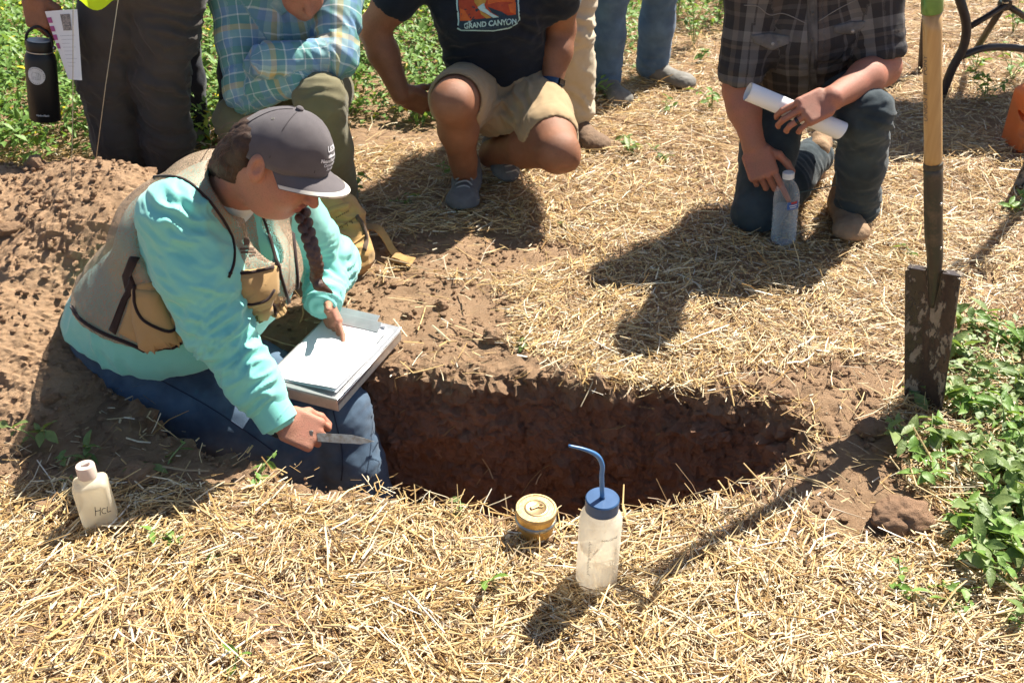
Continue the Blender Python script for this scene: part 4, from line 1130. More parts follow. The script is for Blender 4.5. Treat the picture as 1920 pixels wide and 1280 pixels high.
    for i in range(13):
        x = -0.020 + 0.040 * i / 12; vv += [(x * sg, -0.004, 0), (x * sg, 0.002 + 0.002 * math.sin(i * 0.6), 0)]
    ff = [(2 * i, 2 * i + 2, 2 * i + 3, 2 * i + 1) for i in range(12)]
    o = print_on('cap_emblem', np.array(vv), ff, cap_map(0.0, 0.041, 1.0), MAT_THREAD, None); o.parent = cap; o.matrix_parent_inverse = wmat(cap).inverted()
    # hair below the cap, wisps and the braid
    Hh = Sdf(); Hh.ell(hc - hf * 0.070 - hu * 0.006, (0.056, 0.072, 0.084), (hf, hu, s), 0.02)
    Hh.chain([hc - hf * 0.075 - hu * 0.02, hc - hf * 0.09 - hu * 0.075, yok + np.array((0.02, 0.01, 0.08))], [0.062, 0.050, 0.045], 0.03)
    for q in (-1, 1): Hh.ell(hc + hf * 0.020 + hu * 0.020 + s * q * 0.066, (0.028, 0.034, 0.020), (hf, hu, s), 0.012)
    for q in (-1, 1): Hh.ell(hc - hf * 0.022 - hu * 0.014 + s * q * 0.094, (0.034, 0.048, 0.034), (hf, hu, s), 0.008, cut=True)
    hair = sdf_obj('hair', Hh, 0.0045, MAT_HAIRDK2, E, lambda V: 0.0045 * perlin(np.stack([V @ A3(hf) * 14, V @ A3(hu) * 40, V @ A3(s) * 110], 1)))
    VV = []; FF = []
    r0 = np.random.default_rng(5)
    for k in range(120):
        a = hc - hf * (0.05 + 0.05 * r0.random()) + hu * r0.uniform(-0.02, 0.03) - s * 0 + s * r0.uniform(-0.07, 0.07)
        b = a - hf * r0.uniform(0.015, 0.045) - hu * r0.uniform(0.01, 0.05) + r0.normal(0, 0.006, 3); c = b - hu * r0.uniform(0.03, 0.07) - hf * r0.uniform(-0.02, 0.02) + r0.normal(0, 0.006, 3)
        v, f = tube_vf(smoothpts([a, b, c], 4), 0.0007, 4, False); n0 = len(VV); VV += v; FF += [tuple(i + n0 for i in q) for q in f]
    link('hair_wisps', py_mesh('hair_wisps', VV, FF), MAT_HAIR, hair)
    path = smoothpts([Tw(560, 372, 2.30), Tw(572, 420, 2.24), Tw(585, 465, 2.22), Tw(594, 500, 2.23), Tw(592, 522, 2.26)], 5)
    Bd = Sdf()
    fr = frames(path)
    for i, (p, (x, y, t)) in enumerate(zip(path, fr)):
        q = 1 if i % 2 else -1; r = 0.0165 - 0.005 * i / len(path)
        Bd.ell(p + x * q * r * 0.5, (r * 0.8, r * 0.8, r * 1.15), (unit(x + 0.5 * q * t), y, unit(t - 0.5 * q * x)), 0.0012)
    Bd.chain([Tw(592, 518, 2.26), Tw(598, 535, 2.26), Tw(622, 548, 2.28)], [0.012, 0.014, 0.004], 0.006)
    sdf_obj('braid', Bd, 0.0026, MAT_HAIR, hair, lambda V: 0.0008 * perlin(V * 220), 1)
    return E
woman()
# ------------------------------------------------------------------ the other people
Z3 = np.array((0, 0, 1.0))
def v3(*a): return np.array(a, float)
def trousers(E, name, mat, pel, w, legs, rad, pr=(0.17, 0.12), vox=0.006, sp=(), gen=0.003, low=None):
    S = Sdf(); S.ecap(pel - Z3 * 0.03, pel + Z3 * 0.05, w, pr, pr, 0.04)
    for (h, k, a), (rh, rm, rk, rc, ra) in zip(legs, rad):
        S.chain([h, h * 0.5 + k * 0.5, k, k * 0.5 + a * 0.5, a], [rh, rm, rk, rc, ra], 0.035)
    if low is not None:
        for c, n in low: S.plane(c, n)
    s2 = list(sp)
    for h, k, a in legs:
        s2 += [(k, unit(a - h), 0.04, 0.008, 0.12), (a, unit(k - a), 0.035, 0.008, 0.11), (h, unit(k - h), 0.05, 0.006, 0.14)]
    return sdf_obj(name, S, vox, mat, E, lambda V: folds(V, s2, gen, 9.0))
def upper(S, pel, che, shR, shL, e=0.0, pw=(0.165, 0.115), cw=(0.175, 0.12), sw=0.075):
    w = unit(shL - shR)
    S.ecap(pel, che, w, (pw[0] + e, pw[1] + e), (cw[0] + e, cw[1] + e), 0.05)
    S.ecap(che, (shR + shL) / 2 - Z3 * 0.005, w, (cw[0] + e, cw[1] + e), (cw[0] * 0.8 + e, 0.075 + e), 0.05)
    S.chain([shR, (shR + shL) / 2 + Z3 * 0.03, shL], [sw + e, sw + e, sw + e], 0.05)
    return S
def plain_head(E, B, hc, hf, hu, neck, hairmat, mat=None):
    L, s = head_sdf(B, hc, hf, hu)
    B.chain([neck, hc - unit(hu) * 0.05 - unit(hf) * 0.025], [0.062, 0.058], 0.03)
    H = Sdf(); u, f = unit(hu), unit(hf)
    H.ell(hc + u * 0.036 - f * 0.012, (0.104, 0.096, 0.084), (f, u, s), 0.02)
    H.plane(hc + u * 0.035 + f * 0.05, unit(f * 0.8 - u * 0.7), 0.01)
    sdf_obj('hair', H, 0.008, hairmat, E, lambda V: 0.004 * perlin(V * 60))
    return L

# ---- crouching man in dark T-shirt and khaki shorts
def shorts_man():
    E = empty('person', (-0.1, 3.65, 0.0), 'person crouching in dark printed T-shirt, khaki shorts and grey shoes', 'person')
    hipR, hipL = v3(-0.155, 3.87, 0.32), v3(0.06, 3.87, 0.30); knR, anR = P(850, 190, 3.45), P(872, 322, 3.66); knL, anL = P(1046, 283, 3.45), P(918, 280, 3.80)
    pel, che = v3(-0.05, 3.88, 0.36), v3(-0.085, 3.79, 0.68); shR, shL = v3(-0.315, 3.76, 0.83), v3(0.15, 3.76, 0.83); w = unit(shL - shR)
    elR, wrR = P(700, 55, 3.76), P(752, 178, 3.72); elL, wrL = P(1052, 55, 3.88), P(1032, 172, 3.76)
    B = upper(Sdf(), pel, che, shR, shL, -0.02)
    B.chain([hipR, knR * 0.75 + hipR * 0.25, knR], [0.105, 0.086, 0.074], 0.04); B.chain([hipL, knL * 0.75 + hipL * 0.25, knL], [0.105, 0.088, 0.074], 0.04)
    for k, a, h, fwd in ((knR, anR, hipR, v3(0, -1, 0.35)), (knL, anL, hipL, v3(0.5, -0.8, -0.2))):
        B.ell(k + unit(fwd) * 0.014 + unit(a - k) * 0.01, (0.066, 0.066, 0.064), None, 0.03)
        for q in (-1, 1): B.ell(k + unit(fwd) * 0.040 + v3(q * 0.024, 0, -0.012), (0.030, 0.030, 0.034), None, 0.03)
        m = k * 0.62 + a * 0.38 - unit(fwd) * 0.020; B.chain([k, m, a * 0.82 + k * 0.18, a - Z3 * 0.03], [0.064, 0.070, 0.046, 0.043], 0.03); B.chain([k, (k + a) / 2 + unit(fwd) * 0.012, a], [0.050, 0.042, 0.034], 0.03)
    B.chain([shR, shR * 0.4 + elR * 0.6, elR, elR * 0.65 + wrR * 0.35, wrR], [0.072, 0.066, 0.052, 0.054, 0.036], 0.03)
    B.chain([shL, shL * 0.4 + elL * 0.6, elL, elL * 0.65 + wrL * 0.35, wrL], [0.072, 0.066, 0.052, 0.054, 0.036], 0.03)
    hc = v3(-0.08, 3.66, 1.06); plain_head(E, B, hc, (0.05, -0.8, -0.45), (0, -0.4, 0.85), v3(-0.085, 3.76, 0.86), MAT_HAIRDK)
    HR = hand(wrR, (0.70, 0.22, -0.36), (-0.35, -0.85, -0.15), True, [(25, 30, 20)] * 4, [(0.7, 0.3, -0.4), (0.9, 0.1, -0.4), (0.9, 0, -0.4)], 1.2, (elR * 0.35 + wrR * 0.65, 0.044), wr=0.031)
    HL = hand(wrL, (-0.45, 0.20, -0.6), (0.5, -0.6, 0.25), False, [(35, 45, 25)] * 4, None, 1.2, (elL * 0.35 + wrL * 0.65, 0.044), wr=0.031)
    body_obj(B, [HR, HL], MAT_SKIN_B, E, 0.0085, None, 0.0042)
    # T-shirt
    S = upper(Sdf(), pel + Z3 * 0.06 + v3(-0.01, -0.01, 0), che, shR, shL, 0.006, (0.185, 0.13), (0.195, 0.125), 0.082)
    slR, slL = shR * 0.45 + elR * 0.55, shL * 0.45 + elL * 0.55
    S.chain([shR, slR], [0.086, 0.082], 0.05); S.chain([shL, slL], [0.086, 0.082], 0.05)
    for a, b in ((slR, elR), (slL, elL)): S.cap(a + (a - b) * 0.15, b, 0.062, 0.062, 0.006, cut=True); S.plane(a + unit(b - a) * 0.05, unit(b - a)) if False else None
    S.cap(v3(-0.085, 3.72, 0.91), v3(-0.085, 3.68, 1.1), 0.07, 0.09, 0.01, cut=True)
    sp = [(pel + v3(0.1, -0.14, 0.22), (0.3, 0, 1), 0.06, 0.010, 0.16), (pel + v3(-0.1, -0.12, 0.16), (-0.4, 0, 1), 0.05, 0.010, 0.14), (che + v3(0.16, -0.1, -0.05), (0.7, 0, 0.6), 0.05, 0.009, 0.11), (che + v3(-0.16, -0.1, -0.05), (0.7, 0, -0.6), 0.05, 0.008, 0.10)]
    ts = sdf_obj('t_shirt', S, 0.0075, MAT_TSHIRT, E, lambda V: folds(V, sp, 0.004, 7.0))
    # shorts
    K = Sdf(); K.ecap(pel - Z3 * 0.05, pel + Z3 * 0.10, w, (0.185, 0.145), (0.180, 0.135), 0.04)
    eR, eL = hipR * 0.22 + knR * 0.78, hipL * 0.30 + knL * 0.70
    K.chain([hipR, hipR * 0.5 + eR * 0.5, eR], [0.125, 0.112, 0.106], 0.04); K.chain([hipL, hipL * 0.5 + eL * 0.5, eL], [0.13, 0.122, 0.112], 0.05)
    K.ell((hipR + hipL) / 2 + v3(0.02, -0.10, -0.05), (0.10, 0.11, 0.085), None, 0.05)
    K.chain([eR + v3(0.0, 0.02, -0.03), eR + v3(0.012, 0.03, -0.085)], [0.085, 0.07], 0.03)
    K.chain([eL + v3(0.0, 0.02, -0.02), eL + v3(-0.02, 0.03, -0.05)], [0.095, 0.085], 0.03)
    for e_, h_, r_ in ((eR, hipR, 0.086), (eL, hipL, 0.090)):
        d = unit(e_ - h_); K.cap(e_ - d * 0.05, e_ + d * 0.25, r_ - 0.006, r_ + 0.02, 0.006, cut=True)
    K.cap(knR * 0.9 + anR * 0.1, anR, 0.072, 0.066, 0.006, cut=True); K.cap(knL * 0.9 + anL * 0.1, anL, 0.072, 0.066, 0.006, cut=True)
    sp = [((hipL + eL) / 2 + v3(-0.06, -0.05, 0.05), (0.5, -0.3, 0.8), 0.045, 0.011, 0.14), (hipL + v3(-0.05, -0.15, 0.03), (0.2, 0, 1), 0.04, 0.010, 0.10), ((hipR + eR) / 2 + v3(0.06, -0.03, -0.03), (0.2, -0.4, 1), 0.05, 0.009, 0.12)]
    sh = sdf_obj('shorts', K, 0.0062, MAT_KHAKI, E, lambda V: folds(V, sp, 0.0035, 9.0))
    shoe('shoe', v3(-0.166, 3.80, 0.0), v3(-0.188, 3.475, 0.0), MAT_SHOE, MAT_SOLE, E, lace=MAT_LACE, w=0.046, k=1.22)
    shoe('shoe', v3(-0.105, 3.93, 0.10), v3(-0.02, 3.725, 0.0), MAT_SHOE, MAT_SOLE, E, up=(0.1, 0.35, 0.9), lace=MAT_LACE, w=0.046, k=1.15)
    # sock band on the rear foot
    lathe('sock', [(0.044, 0.0), (0.045, 0.05), (0.041, 0.07)], MAT_WHITE, E, anL + v3(0.0, 0.02, -0.02), unit(knL - anL), 20)
    # wristband
    d = unit(wrL - elL); q = wrL - d * 0.035
    b = lathe('wristband', [(0.0405, -0.012), (0.0435, -0.011), (0.0435, 0.011), (0.0405, 0.012)], MAT_NAVYBAND, E, q, d, 28)
    f = unit(np.cross(d, (1, 0, 0.2))); f = f if f[1] < 0 else -f
    f = unit(v3(0.75, -0.65, 0.1) - d * (d @ v3(0.75, -0.65, 0.1)))
    obox('band_screen', q + f * 0.0445, (0.015, 0.010, 0.003), (np.cross(d, f), d, f), MAT_BLACKGLASS, b, 0.0015)
    # chest print: badge with canyon and river
    bv = bvh_of(ts)
    def badge(o): return [(855 - o, -70), (858 - o, 10), (861 - o, 40), (859 - o, 52 + o), (864, 56 + o), (925, 57 + o), (955, 52 + o), (968 + o, 44 + o * 0.5), (973 + o, 38), (971 + o, 10), (966 + o, -70)]
    r = cloth_patch('badge_border', badge(2.5), bv, 0.0012, MAT_PRINT_PALE, ts, 5)
    cloth_patch('badge_ground', badge(0.5), bv, 0.0020, MAT_PRINT_NAVY, ts, 5)
    cloth_patch('badge_canyon', [(856, -70), (859, 8), (863, 40), (895, 37), (930, 32), (968, 28), (966, 0), (962, -70)], bv, 0.0026, MAT_PRINT_RED, ts, 5)
    cloth_patch('badge_cliff', [(862, 14), (872, 20), (884, 39), (863, 40)], bv, 0.0031, MAT_PRINT_ORANGE, ts, 4)
    cloth_patch('badge_cliff', [(912, -20), (968, -20), (966, 6), (940, 3), (914, 9)], bv, 0.0031, MAT_PRINT_ORANGE, ts, 4)
    cloth_patch('badge_cliff', [(952, 8), (967, 4), (967, 27), (957, 23)], bv, 0.0031, MAT_PRINT_ORANGE, ts, 4)
    cloth_patch('badge_canyon_floor', [(885, -20), (912, -20), (912, 2), (908, 12), (896, 14), (890, 6)], bv, 0.0031, MAT_PRINT_GOLD, ts, 4)
    cloth_patch('badge_shade', [(914, 13), (940, 22), (952, 29), (936, 31), (922, 24)], bv, 0.0031, MAT_PRINT_NAVY, ts, 4)
    cloth_patch('badge_river', [(903, 8), (908, 6), (903, 13), (912, 17), (920, 24), (936, 33), (925, 34), (912, 26), (899, 19), (895, 14)], bv, 0.0036, MAT_PRINT_PALE, ts, 4)
    cloth_patch('badge_river_bank', [(899, 19), (912, 27), (922, 34), (912, 35), (902, 27)], bv, 0.0036, MAT_PRINT_GOLD, ts, 4)
    def tm(cx, cy, sx, sy, skew):
        def f_(x, y, off):
            p, n = hit(bv, cx + x * sx, cy - y * sy + x * skew); return p + n * (off + 0.0026)
        return f_
    V2, F2 = text_vf('GRAND CANYON', 1.0, 0.03); wd = V2[:, 0].max() - V2[:, 0].min()
    print_on('badge_lettering', V2, F2, tm(919, 44.5, 97.0 / wd, 13.5, -9.0 / wd), MAT_PRINT_PALE, ts)
    V2, F2 = text_vf('NATIONAL PARK', 1.0, 0.0); wd = V2[:, 0].max() - V2[:, 0].min()
    print_on('badge_small_lettering', V2, F2, tm(917, 52.0, 36.0 / wd, 4.5, -3.5 / wd), MAT_PRINT_DIM, ts)
MAT_LACE = simple('grey_lace', (0.36, 0.35, 0.35), None, 80, 0.8)
MAT_NAVYBAND = simple('blue_strap', (0.02, 0.05, 0.12), None, 50, 0.5)
MAT_BLACKGLASS = simple('black_glass', (0.01, 0.01, 0.012), None, 20, 0.12, 0.5)
MAT_PRINT_PALE = simple('pale_aqua_print', (0.42, 0.62, 0.64), (0.36, 0.55, 0.58), 60, 0.8)
MAT_PRINT_NAVY = simple('navy_print', (0.02, 0.045, 0.075), None, 60, 0.8)
MAT_PRINT_RED = simple('red_rock_print', (0.38, 0.065, 0.03), (0.30, 0.045, 0.025), 40, 0.8)
MAT_PRINT_ORANGE = simple('orange_rock_print', (0.55, 0.13, 0.035), (0.47, 0.10, 0.03), 40, 0.8)
MAT_PRINT_GOLD = simple('gold_print', (0.46, 0.27, 0.06), None, 60, 0.8)
MAT_PRINT_DIM = simple('dim_blue_print', (0.06, 0.11, 0.16), None, 60, 0.8)
shorts_man()

# ---- kneeling man in grey plaid shirt
MAT_PLAID_K = plaid('charcoal_plaid', 0.15,
    [(0.0, (0.043, 0.040, 0.043)), (0.20, (0.132, 0.124, 0.127)), (0.26, (0.043, 0.040, 0.043)), (0.44, (0.202, 0.194, 0.194)), (0.66, (0.043, 0.040, 0.043)), (0.78, (0.116, 0.096, 0.087)), (0.90, (0.031, 0.031, 0.034))],
    [(0.0, (0.034, 0.033, 0.036)), (0.30, (0.155, 0.149, 0.149)), (0.52, (0.046, 0.043, 0.043)), (0.62, (0.109, 0.090, 0.078)), (0.70, (0.034, 0.033, 0.036)), (0.9, (0.078, 0.074, 0.078))])
def kneeling_man():
    E = empty('person', (1.05, 3.5, 0.0), 'person kneeling on one knee in charcoal plaid shirt and dark jeans', 'person')
    hipR, hipL = v3(0.97, 3.66, 0.43), v3(1.16, 3.66, 0.43); knR, anR = P(1420, 395, 3.37), v3(1.16, 3.74, 0.12); knL, anL = P(1622, 215, 3.28), P(1608, 385, 3.42)
    pel, che = v3(1.065, 3.67, 0.46), v3(1.0, 3.53, 0.68); shR, shL = v3(0.79, 3.50, 0.815), v3(1.195, 3.50, 0.815); w = unit(shL - shR)
    elR, wrR = P(1386, 168, 3.47), P(1413, 272, 3.36); elL, wrL = P(1655, 128, 3.42), P(1562, 184, 3.19)
    B = upper(Sdf(), pel, che, shR, shL, -0.02)
    for h, k, a in ((hipR, knR, anR), (hipL, knL, anL)): B.chain([h, k, a], [0.085, 0.055, 0.038], 0.03)
    B.chain([shR, shR * 0.4 + elR * 0.6, elR, elR * 0.65 + wrR * 0.35, wrR], [0.068, 0.062, 0.053, 0.054, 0.036], 0.03)
    B.chain([shL, shL * 0.4 + elL * 0.6, elL, elL * 0.65 + wrL * 0.35, wrL], [0.068, 0.062, 0.056, 0.057, 0.037], 0.03)
    hc = v3(0.98, 3.30, 1.05); plain_head(E, B, hc, (-0.25, -0.75, -0.6), (-0.1, -0.55, 0.8), v3(0.995, 3.46, 0.86), MAT_HAIR)
    # right hand: index finger and thumb at the water bottle
    HR = hand(wrR, P(1438, 345, 3.27) - wrR, (-0.30, -0.9, 0.25), True, [(6, 8, 4), (45, 50, 30), (52, 55, 30), (56, 58, 30)], [(0.62, 0.75, -0.15), (0.88, 0.40, -0.25), (0.95, 0.2, -0.35)], 1.26, (elR * 0.35 + wrR * 0.65, 0.045), wr=0.030)
    # left hand: closed round the paper roll
    HL = hand(wrL, P(1500, 214, 3.15) - wrL, (0.05, -0.70, 0.70), False, [(22, 48, 34), (26, 50, 34), (30, 52, 34), (34, 54, 34)], [(0.75, 0.45, -0.6), (0.9, 0.2, -0.6), (0.85, 0.0, -0.7)], 1.22, (elL * 0.35 + wrL * 0.65, 0.047), wr=0.031)
    body_obj(B, [HR, HL], MAT_SKIN_K, E, 0.0095)
    w0, f0, s0, n0 = HL.frame
    # ring
    q = w0 + (f0 * 0.089 + s0 * -0.0098) * 1.22; a_ = math.radians(30); d_ = f0 * math.cos(a_) - n0 * math.sin(a_)
    lathe('ring', [(0.0112, -0.005), (0.0128, -0.0045), (0.0128, 0.0045), (0.0112, 0.005)], MAT_BLACKGLASS, E, q + d_ * 0.030, d_, 18)
    # shirt
    S = upper(Sdf(), pel + v3(-0.01, -0.03, 0.01), che, shR, shL, 0.008, (0.175, 0.125), (0.185, 0.125), 0.078)
    slR, slL = shR * 0.15 + elR * 0.85, shL * 0.22 + elL * 0.78
    S.chain([shR, slR], [0.082, 0.078], 0.05); S.chain([shL, slL], [0.082, 0.080], 0.05)
    for a, b, sh_ in ((slR, elR, shR), (slL, elL, shL)):
        d = unit(a - sh_); S.cap(a - d * 0.03, a + d * 0.2, 0.062, 0.062, 0.005, cut=True); S.ell(a + d * 0.088, (0.11, 0.11, 0.075), (np.cross(d, (0.9, 0.1, 0.3)), np.cross(d, np.cross(d, (0.9, 0.1, 0.3))), d), 0.004, cut=True)
    S.cap(v3(0.99, 3.40, 0.90), v3(0.98, 3.34, 1.05), 0.07, 0.1, 0.01, cut=True)
    sp = [(pel + v3(-0.05, -0.14, 0.1), (0.2, 0, 1), 0.05, 0.010, 0.14), (slR, unit(elR - shR), 0.04, 0.007, 0.1), (slL, unit(elL - shL), 0.04, 0.007, 0.1), (che + v3(-0.12, -0.1, -0.06), (0.7, 0, 0.5), 0.05, 0.008, 0.1), (che + v3(0.14, -0.1, -0.08), (0.7, 0, -0.5), 0.05, 0.008, 0.1)]
    front = v3(0, 1, 0.2)
    st = sdf_obj('shirt', S, 0.007, MAT_PLAID_K, E, lambda V: folds(V, sp, 0.0035, 8.0), attrs=limb_uv([(pel, (shR + shL) / 2 + Z3 * 0.05, front, 0.05, 0.17), (shR, elR, front, 0.31, 0.075), (shL, elL, front, 0.57, 0.075)]))
    bv = bvh_of(st)
    for poly in ([(1408, 66), (1445, 62), (1480, 68), (1480, 82), (1448, 94), (1412, 80)], [(1562, 50), (1600, 40), (1622, 40), (1620, 52), (1600, 64), (1565, 62)]):
        f = cloth_patch('pocket_flap', poly, bv, 0.005, MAT_FLAP, st, 5, 0.004)
        c = np.mean(poly, 0) + np.array((2, 6)); p, n = hit(bv, *c); lathe('snap', [(0.0055, 0.004), (0.0055, 0.0075), (0.003, 0.009), (0.0005, 0.009)], MAT_SNAP, f, p + n * 0.003, n, 14)
    pl = cloth_patch('placket', [(1513, -40), (1531, -40), (1533, 60), (1532, 170), (1516, 170), (1514, 60)], bv, 0.004, MAT_FLAP2, st, 6)
    for y in (25, 74, 122):
        p, n = hit(bv, 1523, y); lathe('button', [(0.005, 0.003), (0.005, 0.006), (0.003, 0.007), (0.0005, 0.007)], MAT_SNAPDK, pl, p + n * 0.002, n, 14)
    piping('yoke_seam', [(1395, 10), (1420, 12), (1442, 28), (1470, 26), (1511, 44)], bv, 0.0016, MAT_PALESTITCH, st, 0.0008)
    piping('yoke_seam', [(1535, 40), (1570, 18), (1605, 0)], bv, 0.0016, MAT_PALESTITCH, st, 0.0008)
    # jeans
    legs = [(hipR, knR, anR), (hipL, knL, anL)]
    jn = trousers(E, 'jeans', MAT_JEAN2, pel - Z3 * 0.02, w, legs, [(0.115, 0.098, 0.084, 0.082, 0.072), (0.115, 0.094, 0.084, 0.080, 0.074)], (0.175, 0.125), 0.0078,
             [(knL + v3(0.03, 0, -0.05), (0.4, 0, 1), 0.05, 0.010, 0.14), ((knR + anR) / 2, unit(anR - knR), 0.05, 0.010, 0.16), (anL, (0, 0, 1), 0.045, 0.012, 0.12)], 0.004, [(anL - Z3 * 0.045, (0, 0, -1))])
    bj = bvh_of(jn)
    piping('seam', [(1495, 400), (1525, 365), (1555, 325)], bj, 0.0022, MAT_SEAM2, jn, 0.001)
    shoe('boot', v3(1.225, 3.56, 0.0), G(1598, 462), MAT_BOOT, MAT_BOOTSOLE, E, w=0.048, collar=0.08, k=1.2)
    shoe('boot', v3(1.20, 3.80, 0.21), v3(1.17, 3.775, -0.02), MAT_BOOT, MAT_BOOTSOLE, E, up=(-0.3, -1, 0.1), w=0.048)
MAT_FLAP = simple('grey_plaid_flap', (0.16, 0.155, 0.155), (0.09, 0.087, 0.088), 25, 0.9)
MAT_FLAP2 = simple('charcoal_placket', (0.12, 0.115, 0.115), (0.06, 0.057, 0.058), 22, 0.9)
MAT_SNAP = simple('pearl_snap', (0.3, 0.29, 0.28), None, 30, 0.25, 0.5)
MAT_SNAPDK = simple('dark_button', (0.06, 0.055, 0.05), None, 30, 0.3, 0.5)
MAT_PALESTITCH = simple('pale_stitching', (0.22, 0.21, 0.20), None, 90, 0.9)
MAT_SEAM2 = simple('pale_denim_seam', (0.12, 0.17, 0.17), None, 200, 0.9)
kneeling_man()

# ---- crouching man in blue and yellow plaid shirt, behind the sitter
TQ, BL, YE, WH, LB = (0.13, 0.29, 0.28), (0.16, 0.27, 0.44), (0.60, 0.45, 0.20), (0.62, 0.68, 0.66), (0.32, 0.46, 0.50)
MAT_PLAID_B = plaid('blue_yellow_plaid', 0.19,
    [(0.0, TQ), (0.12, WH), (0.14, TQ), (0.30, BL), (0.44, LB), (0.56, YE), (0.66, WH), (0.70, LB), (0.84, BL), (0.93, WH), (0.95, TQ)],
    [(0.0, TQ), (0.16, BL), (0.30, WH), (0.33, TQ), (0.48, YE), (0.58, LB), (0.70, WH), (0.72, BL), (0.86, TQ), (0.97, WH)], 0.5)
def plaid_man():
    E = empty('person', (-0.75, 3.6, 0.0), 'person crouching with crossed arms in blue and yellow plaid shirt', 'person')
    pel, che = v3(-0.79, 3.80, 0.40), v3(-0.775, 3.62, 0.68); shR, shL = P(437, -20, 3.6), P(636, -20, 3.6); w = unit(shL - shR)
    hipR, hipL = v3(-0.90, 3.78, 0.37), v3(-0.70, 3.78, 0.37); knL, anL = P(600, 185, 3.32), v3(-0.63, 3.46, 0.09); knR, anR = P(447, 228, 3.46), v3(-0.93, 3.76, 0.10)
    elR, wrR = P(462, 172, 3.42), P(560, 150, 3.34); elL, wrL = P(632, 108, 3.42), P(500, 112, 3.31)
    B = upper(Sdf(), pel, che, shR, shL, -0.02)
    for h, k, a in ((hipR, knR, anR), (hipL, knL, anL)): B.chain([h, k, a], [0.085, 0.055, 0.038], 0.03)
    for s_, e_, w_ in ((shR, elR, wrR), (shL, elL, wrL)): B.chain([s_, e_, w_], [0.052, 0.042, 0.029], 0.03)
    hc = P(560, -42, 3.44) ; plain_head(E, B, hc, (0.35, -0.75, -0.55), (0.15, -0.5, 0.8), (shR + shL) / 2 + v3(0, -0.02, 0.05), MAT_HAIRDK)
    HR = hand(wrR, elL - wrR, (0.1, -0.8, 0.5), True, RELAX, None, 1.0, (elR * 0.3 + wrR * 0.7, 0.034))
    HL = hand(wrL, elR - wrL + v3(0, 0, 0.06), (0, -0.8, 0.5), False, RELAX, None, 1.0, (elL * 0.3 + wrL * 0.7, 0.034))
    body_obj(B, [HR, HL], MAT_SKIN_K, E, 0.012, None, 0.005)
    S = upper(Sdf(), pel + Z3 * 0.02, che, shR, shL, 0.01, (0.175, 0.13), (0.18, 0.125), 0.08)
    S.chain([shR, shR * 0.5 + elR * 0.5, elR, wrR], [0.082, 0.075, 0.066, 0.052], 0.03); S.chain([shL, shL * 0.5 + elL * 0.5, elL, wrL - unit(wrL - elL) * 0.0], [0.082, 0.075, 0.064, 0.050], 0.02)
    S.chain([wrL, wrL + unit(elR - wrL + v3(0, 0, 0.06)) * 0.09], [0.048, 0.040], 0.02)
    S.cap((shR + shL) / 2 + v3(0.02, -0.1, 0.06), hc, 0.062, 0.09, 0.01, cut=True)
    sp = [(elR, unit(wrR - shR), 0.045, 0.013, 0.13), (elL, unit(wrL - shL), 0.045, 0.013, 0.13), (wrR, unit(wrR - elR), 0.04, 0.010, 0.1), (wrL, unit(wrL - elL), 0.04, 0.010, 0.1), (che, (0.7, 0, 0.6), 0.06, 0.010, 0.15)]
    fr = v3(0, 1, 0.3)
    st = sdf_obj('shirt', S, 0.007, MAT_PLAID_B, E, lambda V: folds(V, sp, 0.004, 8.0),
            attrs=limb_uv([(pel, (shR + shL) / 2 + Z3 * 0.05, fr, 0.0, 0.165), (shR, elR, fr, 0.2, 0.075), (elR, wrR, fr, 0.43, 0.06), (shL, elL, fr, 0.66, 0.075), (elL, wrL, fr, 0.9, 0.06)]))
    bv = bvh_of(st)
    cloth_patch('collar', [(519, -6), (536, 0), (545, 18), (528, 30), (505, 10)], bv, 0.006, MAT_COLLAR, st, 5)
    cloth_patch('collar', [(590, -4), (606, -2), (600, 14), (585, 26), (578, 12)], bv, 0.006, MAT_COLLAR, st, 5)
    trousers(E, 'trousers', MAT_OLIVE, pel, w, [(hipR, knR, anR), (hipL, knL, anL)], [(0.105, 0.09, 0.078, 0.075, 0.07), (0.105, 0.092, 0.080, 0.076, 0.07)], (0.17, 0.125), 0.0085, (), 0.004)
    shoe('shoe', v3(-0.635, 3.50, 0.0), v3(-0.60, 3.22, 0.0), MAT_REDSHOE, MAT_BOOTSOLE, E)
    shoe('shoe', v3(-0.94, 3.86, 0.12), v3(-0.95, 3.62, 0.0), MAT_REDSHOE, MAT_BOOTSOLE, E, up=(0, 0.4, 0.9))
MAT_COLLAR = simple('blue_collar', (0.16, 0.32, 0.38), (0.34, 0.44, 0.42), 22, 0.85)
MAT_REDSHOE = simple('brown_leather_shoe', (0.09, 0.04, 0.03), None, 30, 0.6)
plaid_man()

